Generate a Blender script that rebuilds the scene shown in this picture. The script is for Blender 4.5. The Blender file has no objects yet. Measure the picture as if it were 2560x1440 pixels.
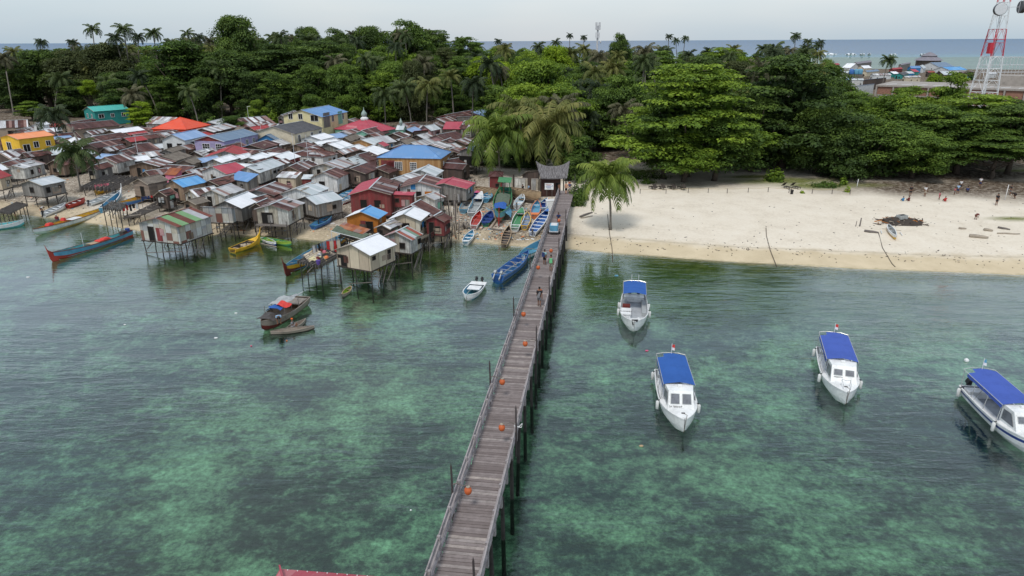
import bpy, math, random
import numpy as np
from mathutils import Vector, Matrix
PI = math.pi
rnd = random.Random(7)
C = bpy.context.scene.collection
SC = bpy.context.scene
# ---------------------------------------------------------------- camera
H = 24.0; FPX = 1707.0; PITCH = math.radians(19.9); ROLL = math.radians(-0.27)
cam_d = bpy.data.cameras.new('camera'); cam = bpy.data.objects.new('camera', cam_d); C.objects.link(cam)
cam_d.sensor_width = 36; cam_d.lens = 36 * FPX / 2560; cam_d.clip_start = 0.5; cam_d.clip_end = 60000
CR = Matrix.Rotation(PI / 2 - PITCH, 3, 'X') @ Matrix.Rotation(ROLL, 3, 'Z')
cam.matrix_world = Matrix.Translation((0, 0, H)) @ CR.to_4x4()
SC.camera = cam

def ray(u, v):
    return CR @ Vector(((u - 1280) / FPX, (720 - v) / FPX, -1.0))
def P(u, v, z=0.0):
    """ground point at height z that is seen at photo pixel u, v"""
    r = ray(u, v); t = (z - H) / r.z
    return Vector((r.x * t, r.y * t, z))
def PY(u, v, Y):
    """point at distance Y seen at photo pixel u, v"""
    r = ray(u, v); t = Y / r.y
    return Vector((r.x * t, Y, H + r.z * t))
CRT = CR.transposed()
def proj(p):
    q = CRT @ (Vector(p) - Vector((0, 0, H)))
    return (1280 + FPX * q.x / -q.z, 720 - FPX * q.y / -q.z)

# ---------------------------------------------------------------- world and light
w = bpy.data.worlds.new('World'); SC.world = w; w.use_nodes = True
nt = w.node_tree; nt.nodes.clear()
SUN_EL = math.radians(58); SUN_ROT = math.radians(200)
sky = nt.nodes.new('ShaderNodeTexSky'); sky.sky_type = 'NISHITA'; sky.sun_disc = False
sky.sun_elevation = SUN_EL; sky.sun_rotation = SUN_ROT; sky.air_density = 1.0; sky.dust_density = 2.0
bg1 = nt.nodes.new('ShaderNodeBackground'); bg1.inputs[1].default_value = 0.05
nt.links.new(sky.outputs[0], bg1.inputs[0])
bg2 = nt.nodes.new('ShaderNodeBackground'); bg2.inputs[1].default_value = 0.66
tc = nt.nodes.new('ShaderNodeTexCoord')
mp = nt.nodes.new('ShaderNodeMapping'); mp.inputs['Scale'].default_value = (1, 1, 4)
nz = nt.nodes.new('ShaderNodeTexNoise'); nz.inputs['Scale'].default_value = 1.6; nz.inputs['Detail'].default_value = 4; nz.inputs['Roughness'].default_value = .45
rp = nt.nodes.new('ShaderNodeValToRGB')
rp.color_ramp.elements[0].position = .40; rp.color_ramp.elements[0].color = (.64, .78, .90, 1)
rp.color_ramp.elements[1].position = .66; rp.color_ramp.elements[1].color = (.90, .92, .95, 1)
nt.links.new(tc.outputs['Generated'], mp.inputs[0]); nt.links.new(mp.outputs[0], nz.inputs[0])
nt.links.new(nz.outputs[0], rp.inputs[0]); nt.links.new(rp.outputs[0], bg2.inputs[0])
add = nt.nodes.new('ShaderNodeAddShader'); out = nt.nodes.new('ShaderNodeOutputWorld')
nt.links.new(bg1.outputs[0], add.inputs[0]); nt.links.new(bg2.outputs[0], add.inputs[1]); nt.links.new(add.outputs[0], out.inputs[0])
sd = bpy.data.lights.new('sun', 'SUN'); sd.energy = 1.9; sd.angle = math.radians(12); sd.color = (1, .96, .9)
so = bpy.data.objects.new('sun', sd); C.objects.link(so)
sdir = Vector((math.sin(SUN_ROT) * math.cos(SUN_EL), math.cos(SUN_ROT) * math.cos(SUN_EL), math.sin(SUN_EL)))
so.rotation_euler = sdir.to_track_quat('Z', 'Y').to_euler(); so.location = (0, 0, 200)
SC.view_settings.view_transform = 'Standard'; SC.view_settings.look = 'None'
SC.view_settings.exposure = 0.0; SC.view_settings.gamma = 1; SC.view_settings.use_curve_mapping = False
SC.cycles.max_bounces = 6; SC.cycles.transparent_max_bounces = 12; SC.cycles.glossy_bounces = 3; SC.cycles.diffuse_bounces = 3

# ---------------------------------------------------------------- materials
MATS = {}
class N:
    """tiny node-tree builder"""
    def __init__(s, name):
        s.m = bpy.data.materials.new(name); s.m.use_nodes = True; s.t = s.m.node_tree
        s.b = s.t.nodes['Principled BSDF']; s.out = s.t.nodes['Material Output']; MATS[name] = s.m
        s.b.inputs['Specular IOR Level'].default_value = .25
    def n(s, typ, **kw):
        x = s.t.nodes.new('ShaderNode' + typ)
        for k, v in kw.items():
            if k.startswith('i_'):
                x.inputs[k[2:].replace('_', ' ')].default_value = v
            elif k.startswith('x'):
                x.inputs[int(k[1:])].default_value = v
            else: setattr(x, k, v)
        return x
    def l(s, a, b):
        s.t.links.new(a, b)
    def math(s, op, a, b=None, c=None):
        x = s.t.nodes.new('ShaderNodeMath'); x.operation = op
        for i, v in enumerate((a, b, c)):
            if v is None: continue
            if isinstance(v, (int, float)): x.inputs[i].default_value = v
            else: s.l(v, x.inputs[i])
        return x.outputs[0]
    def ramp(s, fac, stops, interp='LINEAR'):
        x = s.t.nodes.new('ShaderNodeValToRGB'); x.color_ramp.interpolation = interp
        e = x.color_ramp.elements
        while len(e) < len(stops): e.new(.5)
        for i, (p, c) in enumerate(stops):
            e[i].position = p; e[i].color = (*c, 1) if len(c) == 3 else c
        s.l(fac, x.inputs[0]); return x.outputs[0]
    def mix(s, f, a, b, typ='MIX'):
        x = s.t.nodes.new('ShaderNodeMix'); x.data_type = 'RGBA'; x.blend_type = typ
        for i, v in ((0, f), (6, a), (7, b)):
            if isinstance(v, (int, float)): x.inputs[i].default_value = v
            elif isinstance(v, tuple): x.inputs[i].default_value = (*v, 1)
            else: s.l(v, x.inputs[i])
        return x.outputs[2]
    def coord(s, kind='Object', scale=None):
        x = s.t.nodes.new('ShaderNodeTexCoord').outputs[kind]
        if scale is None: return x
        m = s.t.nodes.new('ShaderNodeMapping'); m.inputs['Scale'].default_value = scale; s.l(x, m.inputs[0]); return m.outputs[0]
    def pos(s, scale=(1, 1, 1), rot=0):
        x = s.t.nodes.new('ShaderNodeNewGeometry').outputs['Position']
        m = s.t.nodes.new('ShaderNodeMapping'); m.inputs['Scale'].default_value = scale; m.inputs['Rotation'].default_value = (0, 0, rot)
        s.l(x, m.inputs[0]); return m.outputs[0]
    def noise(s, vec, scale=1, detail=3, rough=.5, dist=0):
        x = s.t.nodes.new('ShaderNodeTexNoise'); x.inputs['Scale'].default_value = scale; x.inputs['Detail'].default_value = detail
        x.inputs['Roughness'].default_value = rough; x.inputs['Distortion'].default_value = dist
        s.l(vec, x.inputs['Vector']); return x.outputs[0]
    def rand(s):
        return s.t.nodes.new('ShaderNodeObjectInfo').outputs['Random']
    def sep(s, vec):
        x = s.t.nodes.new('ShaderNodeSeparateXYZ'); s.l(vec, x.inputs[0]); return x.outputs
    def attr(s, name):
        x = s.t.nodes.new('ShaderNodeAttribute'); x.attribute_name = name; return x
    def bump(s, h, strength=.3, dist=.05):
        x = s.t.nodes.new('ShaderNodeBump'); x.inputs['Strength'].default_value = strength; x.inputs['Distance'].default_value = dist
        s.l(h, x.inputs['Height']); s.l(x.outputs[0], s.b.inputs['Normal']); return x
    def col(s, c): s.l(c, s.b.inputs['Base Color'])

def paint(name, c, rough=.5, dirt=.25, spec=.3, scale=2.0, metal=0.0):
    """painted / plain surface with blotchy wear so that nothing is perfectly uniform"""
    if name in MATS: return MATS[name]
    s = N(name); v = s.coord('Object')
    n1 = s.noise(v, scale, 5, .65); n2 = s.noise(v, scale * 7, 3, .6)
    f = s.math('ADD', s.math('MULTIPLY', n1, .7), s.math('MULTIPLY', n2, .3))
    dk = tuple(x * (1 - dirt * 1.6) for x in c); lt = tuple(min(1, x * (1 + dirt * .35)) for x in c)
    s.col(s.ramp(f, [(.30, dk), (.52, c), (.75, lt)]))
    s.b.inputs['Roughness'].default_value = rough; s.b.inputs['Specular IOR Level'].default_value = spec; s.b.inputs['Metallic'].default_value = metal
    return s.m

def corrugated(name, stops, thin=.62, streak=.35, seed=0.0, along='X'):
    """sheets of roofing: each sheet its own colour, rust streaks running down the slope, corrugation relief"""
    s = N(name); v = s.coord('Object'); x, y, z = s.sep(v)[:3]
    r = s.rand()
    sh = s.math('FLOOR', s.math('ADD', s.math('DIVIDE', x if along == 'X' else y, thin), s.math('MULTIPLY', r, 37.0)))
    side = s.math('MULTIPLY', s.math('SIGN', y if along == 'X' else x), 13.3)
    row = s.math('FLOOR', s.math('DIVIDE', s.math('ABSOLUTE', y if along == 'X' else x), 3.4))
    wn = s.n('TexWhiteNoise', noise_dimensions='4D')
    cmb = s.n('CombineXYZ'); s.l(sh, cmb.inputs[0]); s.l(side, cmb.inputs[1]); s.l(row, cmb.inputs[2])
    s.l(cmb.outputs[0], wn.inputs['Vector']); s.l(s.math('ADD', s.math('MULTIPLY', r, 91.0), seed), wn.inputs['W'])
    base = s.ramp(wn.outputs[0], stops, 'CONSTANT')
    st = s.noise(s.coord('Object', (7, .8, .8) if along == 'X' else (.8, 7, .8)), 1.3, 5, .7)
    bl = s.noise(v, 1.1, 4, .6)
    f = s.math('ADD', s.math('MULTIPLY', st, .6), s.math('MULTIPLY', bl, .4))
    k = s.ramp(f, [(.36, (1, 1, 1)), (.60, (0, 0, 0))])
    rust = s.mix(s.noise(v, 4, 3, .6), (.07, .026, .018), (.20, .09, .06))
    c = s.mix(s.math('MULTIPLY', k, streak), base, rust)
    g = s.noise(v, .9, 4, .7)
    c = s.mix(s.ramp(g, [(.45, (0, 0, 0)), (.8, (.16, .16, .16))]), c, (.35, .33, .33))
    s.col(c)
    wv = s.math('SINE', s.math('MULTIPLY', x if along == 'X' else y, 2 * PI / .18))
    edge = s.math('FRACT', s.math('ADD', s.math('DIVIDE', x if along == 'X' else y, thin), s.math('MULTIPLY', r, 37.0)))
    h = s.math('ADD', s.math('MULTIPLY', wv, .35), s.math('MULTIPLY', s.math('GREATER_THAN', edge, .93), 1.2))
    s.bump(h, .5, .03)
    s.b.inputs['Roughness'].default_value = .6; s.b.inputs['Specular IOR Level'].default_value = .18
    return s.m

RU1 = (.045, .018, .018); RU2 = (.075, .028, .026); RU3 = (.13, .052, .042); RU4 = (.27, .17, .15)
ZN1 = (.42, .44, .46); ZN2 = (.55, .58, .60); ZN3 = (.30, .29, .30); WH = (.78, .80, .82)
corrugated('roof_dark_rust', [(0, RU1), (.35, RU2), (.62, (.075, .03, .03)), (.88, RU3), (.95, RU4)], streak=.4)
corrugated('roof_rust_mixed', [(0, RU2), (.25, RU3), (.4, RU1), (.58, RU4), (.7, ZN3), (.8, RU2), (.92, ZN1)], streak=.6)
corrugated('roof_rust_striped', [(0, RU1), (.22, ZN1), (.36, RU2), (.5, RU4), (.6, ZN2), (.75, RU3), (.86, (.16, .10, .10)), (.93, WH)], streak=.6)
corrugated('roof_zinc_worn', [(0, ZN1), (.25, ZN2), (.45, ZN3), (.6, (.48, .5, .5)), (.8, RU4), (.9, WH)], streak=.42)
corrugated('roof_zinc_pale', [(0, (.46, .52, .54)), (.5, (.52, .57, .6)), (.85, (.60, .64, .66))], streak=.16)
corrugated('roof_white', [(0, (.80, .82, .85)), (.6, (.74, .77, .80)), (.9, (.66, .70, .73))], streak=.08, thin=.9)
corrugated('roof_orange_rust', [(0, (.33, .10, .035)), (.4, (.25, .07, .03)), (.7, (.38, .15, .07)), (.9, RU4)], streak=.4)
corrugated('roof_patchwork', [(0, (.34, .06, .05)), (.2, (.16, .27, .2)), (.38, (.45, .5, .52)), (.55, (.3, .08, .05)), (.75, (.42, .14, .12)), (.88, (.5, .53, .52))], streak=.3)
corrugated('roof_green_rust', [(0, (.13, .04, .03)), (.25, (.17, .05, .035)), (.5, (.17, .34, .16)), (.68, ZN1), (.78, (.25, .08, .035)), (.92, RU4)], streak=.35, thin=1.1)
corrugated('roof_red', [(0, (.36, .045, .05)), (.6, (.32, .05, .055)), (.9, (.40, .08, .08))], streak=.16)
corrugated('roof_crimson', [(0, (.42, .07, .10)), (.7, (.38, .06, .09)), (.95, (.5, .16, .18))], streak=.1)
corrugated('roof_blue', [(0, (.13, .27, .50)), (.6, (.15, .29, .54)), (.9, (.17, .32, .56))], streak=.05)
corrugated('roof_sky_blue', [(0, (.10, .32, .62)), (.6, (.14, .38, .68)), (.9, (.2, .42, .66))], streak=.14)
corrugated('roof_pale_blue', [(0, (.24, .36, .56)), (.6, (.28, .40, .60))], streak=.03)
corrugated('roof_slate_blue', [(0, (.15, .22, .31)), (.5, (.17, .24, .33))], streak=.06)
corrugated('roof_grey', [(0, (.12, .13, .15)), (.5, (.135, .145, .16))], streak=.05)
corrugated('roof_dark_grey', [(0, (.07, .072, .08)), (.5, (.08, .082, .09))], streak=.05)
corrugated('roof_orange', [(0, (.78, .29, .13)), (.5, (.80, .31, .15))], streak=.0)
corrugated('roof_vermilion', [(0, (.68, .09, .045)), (.5, (.70, .10, .05))], streak=.0)
corrugated('roof_teal', [(0, (.07, .42, .37)), (.5, (.08, .44, .38))], streak=.03)
corrugated('roof_far_grey', [(0, (.20, .19, .22)), (.5, (.22, .21, .24))], streak=.04)

def thatch():
    s = N('thatch'); v = s.coord('Object', (1, 1, 1))
    a = s.noise(s.coord('Object', (14, 2, 2)), 1.6, 4, .7); b = s.noise(v, .8, 4, .6)
    f = s.math('ADD', s.math('MULTIPLY', a, .6), s.math('MULTIPLY', b, .4))
    s.col(s.ramp(f, [(.3, (.07, .055, .045)), (.5, (.17, .145, .12)), (.7, (.28, .25, .21))]))
    s.bump(a, .8, .06); s.b.inputs['Roughness'].default_value = .95
thatch()
def planks(name, stops, wide=.32, vertical=True, grime=.5, panel=False):
    """wall boards or plywood sheets: colour per board, vertical grime"""
    s = N(name); v = s.coord('Object'); x, y, z = s.sep(v)[:3]; r = s.rand()
    along = s.math('ADD', x, s.math('MULTIPLY', y, 1.0))
    q = s.math('DIVIDE', along if vertical else z, wide)
    a = s.math('FLOOR', s.math('ADD', q, s.math('MULTIPLY', r, 53)))
    b = s.math('FLOOR', s.math('DIVIDE', s.math('ADD', z, s.math('MULTIPLY', r, 5)), .95)) if panel else s.math('MULTIPLY', a, 0)
    cm = s.n('CombineXYZ'); s.l(a, cm.inputs[0]); s.l(b, cm.inputs[1]); s.l(s.math('MULTIPLY', r, 99), cm.inputs[2])
    wn = s.n('TexWhiteNoise', noise_dimensions='3D'); s.l(cm.outputs[0], wn.inputs['Vector'])
    c = s.ramp(wn.outputs[0], stops, 'CONSTANT')
    g = s.math('ADD', s.math('MULTIPLY', s.noise(s.coord('Object', (5, 5, .8)), 1.2, 4, .7), .6), s.math('MULTIPLY', s.noise(v, .9, 4, .6), .4))
    c = s.mix(s.math('MULTIPLY', s.ramp(g, [(.38, (1, 1, 1)), (.6, (0, 0, 0))]), grime), c, (.11, .095, .08))
    fr = s.math('FRACT', s.math('ADD', q, s.math('MULTIPLY', r, 53)))
    e = s.math('LESS_THAN', fr, .07)
    c = s.mix(s.math('MULTIPLY', e, .55), c, (.05, .042, .035))
    s.col(c); s.bump(s.math('ADD', s.math('MULTIPLY', e, -1.0), s.math('MULTIPLY', g, .4)), .4, .03)
    s.b.inputs['Roughness'].default_value = .85
G = lambda k, t=(1, .96, .9): tuple(k * x for x in t)
planks('wall_grey_board', [(0, G(.20)), (.25, G(.26)), (.5, G(.16)), (.75, G(.30)), (.9, G(.22, (1, .85, .7)))])
planks('wall_brown_board', [(0, (.17, .115, .08)), (.3, (.22, .155, .11)), (.6, (.13, .085, .06)), (.85, (.26, .19, .14))])
planks('wall_dark_board', [(0, (.085, .06, .05)), (.4, (.12, .085, .07)), (.75, (.07, .05, .045))])
planks('wall_honey_board', [(0, (.40, .22, .09)), (.4, (.45, .27, .12)), (.75, (.36, .19, .075))], grime=.18)
planks('wall_red_board', [(0, (.19, .03, .033)), (.4, (.23, .038, .04)), (.75, (.16, .03, .03))], grime=.35)
planks('wall_ply', [(0, (.50, .42, .31)), (.3, (.56, .48, .36)), (.6, (.45, .37, .28)), (.85, (.60, .55, .45))], wide=1.22, grime=.22)
planks('wall_white', [(0, (.68, .69, .68)), (.4, (.62, .64, .64)), (.8, (.72, .73, .72))], wide=.7, grime=.42)
planks('wall_whitewash', [(0, (.55, .55, .52)), (.3, (.64, .64, .6)), (.6, (.36, .37, .37)), (.8, (.46, .42, .34))], wide=.6, grime=.7)
planks('wall_tin_patch', [(0, (.36, .37, .38)), (.2, (.50, .48, .42)), (.38, (.20, .09, .07)), (.5, (.42, .40, .38)), (.65, (.55, .56, .54)), (.8, (.30, .32, .33)), (.92, (.46, .42, .34))], wide=.85, grime=.4, panel=True)
planks('wall_woven', [(0, (.24, .19, .15)), (.5, (.28, .22, .18)), (.8, (.20, .16, .13))], wide=.16, vertical=False, grime=.3)
planks('wall_bamboo', [(0, (.34, .24, .16)), (.4, (.29, .20, .14)), (.75, (.38, .28, .19))], wide=.5, grime=.35)
for nm, c in dict(wall_yellow=(.70, .44, .05), wall_cream=(.62, .56, .33), wall_beige=(.55, .49, .37), wall_teal=(.035, .24, .22), wall_vermilion=(.60, .07, .03),
                  wall_pale=(.60, .62, .62), wall_blue=(.05, .20, .42), wall_mint=(.20, .42, .32), wall_lilac=(.36, .32, .50), wall_pink=(.62, .20, .30),
                  wall_tan=(.34, .27, .21), wall_concrete=(.34, .31, .28), wall_orange=(.42, .15, .03), wall_rose=(.40, .24, .24)).items():
    paint(nm, c, .8, .22, .15, .7)
paint('wood_dark', (.055, .045, .038), .9, .4); paint('wood_grey', (.17, .15, .135), .9, .35); paint('wood_pale', (.36, .31, .25), .9, .3)
paint('wood_wet', (.02, .018, .016), .5, .3); paint('bamboo', (.42, .33, .18), .7, .3)
paint('unlit_inside', (.012, .011, .010), .9, .2); paint('white_trim', (.70, .70, .70), .6, .12); paint('metal_light', (.55, .56, .58), .35, .15, .5)  # first one: flat near-black colour standing for unlit interiors
paint('metal_dark', (.06, .06, .065), .4, .2, .5)

# ---------------------------------------------------------------- mesh helpers
class MB:
    """collects geometry in plain lists; build() links it as one mesh object"""
    def __init__(s): s.v = []; s.f = []; s.m = []; s.k = 0
    def add(s, vs, fs, mi=None):
        o = len(s.v); s.v += [tuple(p) for p in vs]; s.f += [tuple(i + o for i in f) for f in fs]; s.m += [s.k if mi is None else mi] * len(fs); return s
    def box(s, c, d, R=None, taper=1.0):
        c = Vector(c); x, y, z = d[0] / 2, d[1] / 2, d[2] / 2; vs = []
        for k, t in ((-1, 1.0), (1, taper)):
            for a, b in ((-1, -1), (1, -1), (1, 1), (-1, 1)):
                p = Vector((a * x * t, b * y * t, k * z)); vs.append(c + (R @ p if R else p))
        return s.add(vs, [(3, 2, 1, 0), (4, 5, 6, 7), (0, 1, 5, 4), (1, 2, 6, 5), (2, 3, 7, 6), (3, 0, 4, 7)])
    def bar(s, a, b, w=.1, h=None, r2=None):
        """square bar from a to b"""
        a = Vector(a); b = Vector(b); h = h or w; d = b - a
        if d.length < 1e-6: return s
        q = d.to_track_quat('Z', 'Y').to_matrix(); k = r2 if r2 else 1.0; vs = []
        for p, t in ((a, 1.0), (b, k)):
            for x, y in ((-1, -1), (1, -1), (1, 1), (-1, 1)): vs.append(p + q @ Vector((x * h / 2 * t, y * w / 2 * t, 0)))
        return s.add(vs, [(3, 2, 1, 0), (4, 5, 6, 7), (0, 1, 5, 4), (1, 2, 6, 5), (2, 3, 7, 6), (3, 0, 4, 7)])
    def tube(s, pts, rad, n=6, cap=True):
        pts = [Vector(p) for p in pts]; rs = rad if isinstance(rad, (list, tuple)) else [rad] * len(pts); vs = []; fs = []
        up = Vector((0, 0, 1))
        for i, p in enumerate(pts):
            d = (pts[min(i + 1, len(pts) - 1)] - pts[max(i - 1, 0)]).normalized()
            u = up if abs(d.z) < .9 else Vector((1, 0, 0)); a = d.cross(u).normalized(); b = d.cross(a)
            for k in range(n):
                t = 2 * PI * k / n; vs.append(p + a * math.cos(t) * rs[i] + b * math.sin(t) * rs[i])
        for i in range(len(pts) - 1):
            for k in range(n): fs.append((i * n + k, i * n + (k + 1) % n, (i + 1) * n + (k + 1) % n, (i + 1) * n + k))
        if cap: fs += [tuple(range(n))[::-1], tuple(range((len(pts) - 1) * n, len(pts) * n))]
        return s.add(vs, fs)
    def lathe(s, prof, n=12, c=(0, 0, 0)):
        vs = []; fs = []
        for r, z in prof:
            for k in range(n): vs.append((c[0] + r * math.cos(2 * PI * k / n), c[1] + r * math.sin(2 * PI * k / n), c[2] + z))
        for i in range(len(prof) - 1):
            for k in range(n): fs.append((i * n + k, i * n + (k + 1) % n, (i + 1) * n + (k + 1) % n, (i + 1) * n + k))
        fs += [tuple(range(n))[::-1], tuple(range((len(prof) - 1) * n, len(prof) * n))]
        return s.add(vs, fs)
    def sheet(s, pts, th=.04):
        """a polygon with thickness (pts counter-clockwise seen from outside)"""
        pts = [Vector(p) for p in pts]; n = (pts[1] - pts[0]).cross(pts[2] - pts[0]).normalized(); k = len(pts)
        vs = pts + [p - n * th for p in pts]
        return s.add(vs, [tuple(range(k)), tuple(range(2 * k - 1, k - 1, -1))] + [(i, i + k, (i + 1) % k + k, (i + 1) % k) for i in range(k)])
    def build(s, name, mats, parent=None, smooth=False, loc=None):
        me = bpy.data.meshes.new(name); me.from_pydata(s.v, [], s.f)
        mats = mats if isinstance(mats, (list, tuple)) else [mats]
        for m in mats: me.materials.append(MATS[m] if isinstance(m, str) else m)
        if len(mats) > 1: me.polygons.foreach_set('material_index', s.m)
        if smooth: me.polygons.foreach_set('use_smooth', [True] * len(me.polygons))
        me.update(); o = bpy.data.objects.new(name, me); C.objects.link(o)
        if parent: o.parent = parent
        if loc is not None: o.location = loc
        return o
def tag(o, label=None, cat=None, group=None, kind=None):
    if label: o['label'] = label
    if cat: o['category'] = cat
    if group: o['group'] = group
    if kind: o['kind'] = kind
    return o
def thing(name, loc, rz=0, label=None, cat=None, group=None):
    o = bpy.data.objects.new(name, None); C.objects.link(o); o.location = loc; o.rotation_euler = (0, 0, rz); o.empty_display_size = .3
    return tag(o, label, cat, group)
def part(name, mesh, parent, loc=(0, 0, 0), rot=None, scale=None):
    """another object sharing a part's mesh"""
    o = bpy.data.objects.new(name, mesh); C.objects.link(o); o.parent = parent; o.location = loc
    if rot is not None: o.rotation_euler = rot
    if scale is not None: o.scale = scale
    return o
def copy_tree(o, parent=None):
    c = o.copy(); C.objects.link(c)
    if parent: c.parent = parent
    for ch in [x for x in CH.get(o.name, [])]: copy_tree(ch, c)
    return c
CH = {}
def index_children():
    CH.clear()
    for o in C.objects:
        if o.parent: CH.setdefault(o.parent.name, []).append(o)
def text(body, parent, loc, rot, size, mat, name='lettering', depth=.004):
    cu = bpy.data.curves.new(name, 'FONT'); cu.body = body; cu.size = size; cu.extrude = depth; cu.align_x = 'CENTER'; cu.align_y = 'CENTER'
    t = bpy.data.objects.new('tmp', cu); C.objects.link(t); dg = bpy.context.evaluated_depsgraph_get()
    me = bpy.data.meshes.new_from_object(t.evaluated_get(dg)); bpy.data.objects.remove(t)
    me.materials.clear(); me.materials.append(MATS[mat]); o = bpy.data.objects.new(name, me); C.objects.link(o)
    o.parent = parent; o.location = loc; o.rotation_euler = rot; return o
paint('ink', (.03, .03, .035), .6, .1); paint('ink_red', (.4, .05, .06), .6, .1); paint('ink_white', (.7, .72, .72), .6, .1); paint('ink_blue', (.03, .08, .3), .6, .1)
# ---------------------------------------------------------------- terrain and water
SH = [(-260, 470), (0, 532), (120, 545), (250, 562), (420, 590), (560, 585), (700, 590), (760, 598), (850, 606), (1000, 608), (1130, 602), (1220, 607), (1320, 616),
      (1420, 622), (1530, 633), (1700, 647), (1850, 655), (2000, 662), (2200, 674), (2400, 682), (2700, 694)]
shw = [P(u, v, 0) for u, v in SH]
SX = np.array([p.x for p in shw]); SYv = np.array([p.y for p in shw])
o_ = np.argsort(SX); SX = SX[o_]; SYv = SYv[o_]
def vnoise(x, y, s):
    """cheap smooth value noise"""
    x = np.asarray(x) / s; y = np.asarray(y) / s
    xi = np.floor(x); yi = np.floor(y); fx = x - xi; fy = y - yi; fx = fx * fx * (3 - 2 * fx); fy = fy * fy * (3 - 2 * fy)
    h = lambda a, b: np.modf(np.abs(np.sin(a * 127.1 + b * 311.7) * 43758.5453))[0]
    return (h(xi, yi) * (1 - fx) + h(xi + 1, yi) * fx) * (1 - fy) + (h(xi, yi + 1) * (1 - fx) + h(xi + 1, yi + 1) * fx) * fy
def terr(x, y):
    x = np.asarray(x, float); y = np.asarray(y, float)
    ys = np.interp(x, SX, SYv) + (vnoise(x, x * 0, 9) - .5) * .8
    d = y - ys
    sea = -2.6 * (1 - np.exp(np.minimum(d, 0) / 16.0)) * (1 + .25 * (vnoise(x, y, 11) - .5)) + np.minimum(0, (d + 60) * .012) * 0
    land = 1.25 * (1 - np.exp(-np.maximum(d, 0) / 9.0)) + .35 * np.clip((d - 20) / 60, 0, 1)
    land += (vnoise(x, y, 5) - .5) * .12 * np.clip(d / 8, 0, 1) + (vnoise(x, y, 1.7) - .5) * .05 * np.clip(d / 8, 0, 1)
    yf = 560 + 60 * np.sin(x * .006) + 40 * (vnoise(x, x * 0, 120) - .5)
    e = y - yf
    far = np.where(e > 0, -np.minimum(e * .03, 1.6) - np.clip((e - 520) * .02, 0, 12), 99)
    z = np.where(d > 0, land, sea)
    lim = np.where(e > -60, np.minimum(z, 1.6 * np.clip(-e / 60, 0, 1) + np.where(e > 0, far, 0)), z)
    # island ends far to the left and right
    z = np.where((e > -60), lim, z); ex = np.maximum(-235 - x, x - 420)
    return np.where(ex > 0, np.minimum(z, 1.5 - np.clip(ex * .05, 0, 4.0)), z)
def tz(x, y): return float(terr(x, y))
def G0(u, v):
    """terrain point seen at pixel u, v"""
    z = .8
    for _ in range(8):
        p = P(u, v, z); z = tz(p.x, p.y)
    return P(u, v, max(z, 0))
def axis(parts):
    out = []
    for a, b, s in parts: out += list(np.arange(a, b, s))
    return np.array(out + [parts[-1][1]])
gx = axis([(-60000, -8000, 8000), (-8000, -1200, 600), (-1200, -320, 30), (-320, -110, 4), (-110, 110, 1.3), (110, 320, 4), (320, 1200, 30), (1200, 8000, 600), (8000, 60000, 8000)])
gy = axis([(-40, 10, 10), (10, 60, 2.0), (60, 125, .8), (125, 260, 4), (260, 700, 12), (700, 2000, 60), (2000, 8000, 600), (8000, 58000, 8000)])
def grid(name, zf, attrs, mat):
    X, Y = np.meshgrid(gx, gy); Z = zf(X, Y); nx, ny = len(gx), len(gy)
    me = bpy.data.meshes.new(name); co = np.stack([X, Y, Z], -1).reshape(-1, 3)
    i = np.arange((ny - 1) * nx).reshape(ny - 1, nx)[:, :-1].reshape(-1)
    fc = np.stack([i, i + 1, i + 1 + nx, i + nx], -1)
    me.from_pydata(co.tolist(), [], fc.tolist())
    for k, fn in attrs.items():
        a = me.attributes.new(k, 'FLOAT', 'POINT'); a.data.foreach_set('value', np.asarray(fn(X, Y), dtype=np.float32).reshape(-1))
    me.polygons.foreach_set('use_smooth', [True] * len(me.polygons)); me.materials.append(MATS[mat])
    o = bpy.data.objects.new(name, me); C.objects.link(o); tag(o, kind='structure'); return o
def box_mask(X, Y, pts, soft):
    """soft mask round a list of pixel points on the ground"""
    m = np.zeros_like(X)
    for (u, v, rx, ry) in pts:
        p = P(u, v, 1.2); m = np.maximum(m, np.clip(1.6 - np.hypot((X - p.x) / rx, (Y - p.y) / ry) * 1.6 + (vnoise(X, Y, 4) - .5) * soft, 0, 1))
    return m
def litter(X, Y):  # leaf litter mask, also carrying tree shade put into the ground colour
    m = box_mask(X, Y, [(2300, 470, 22, 9), (2500, 470, 22, 13), (2150, 445, 14, 7), (2420, 440, 25, 10)], .5)
    m = np.maximum(m, box_mask(X, Y, [(1740, 462, 14, 4.5)], .3) * .55)
    deep = np.clip((Y - np.interp(X, [-400, -150, -60, 0, 14, 60, 90, 400], [150, 150, 150, 145, 126, 122, 118, 118])) / 10, 0, 1)
    return np.clip(np.maximum(m, deep), 0, 1)
def grass(X, Y): return box_mask(X, Y, [(1960, 455, 12, 4.2), (2055, 466, 11, 3.6), (1880, 445, 7, 2.4), (2540, 545, 4, 1.5), (2560, 430, 8, 2), (1640, 430, 10, 3), (60, 268, 18, 4)], .6)
def rubbish(X, Y): return box_mask(X, Y, [(1260, 520, 12, 12), (1180, 545, 9, 9), (1300, 570, 8, 4), (860, 520, 7, 14), (700, 480, 30, 30), (300, 430, 40, 40), (950, 400, 40, 50), (1120, 440, 12, 30)], .7)  # rubbish mask, also carrying the shade painted under the stilt houses

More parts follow.
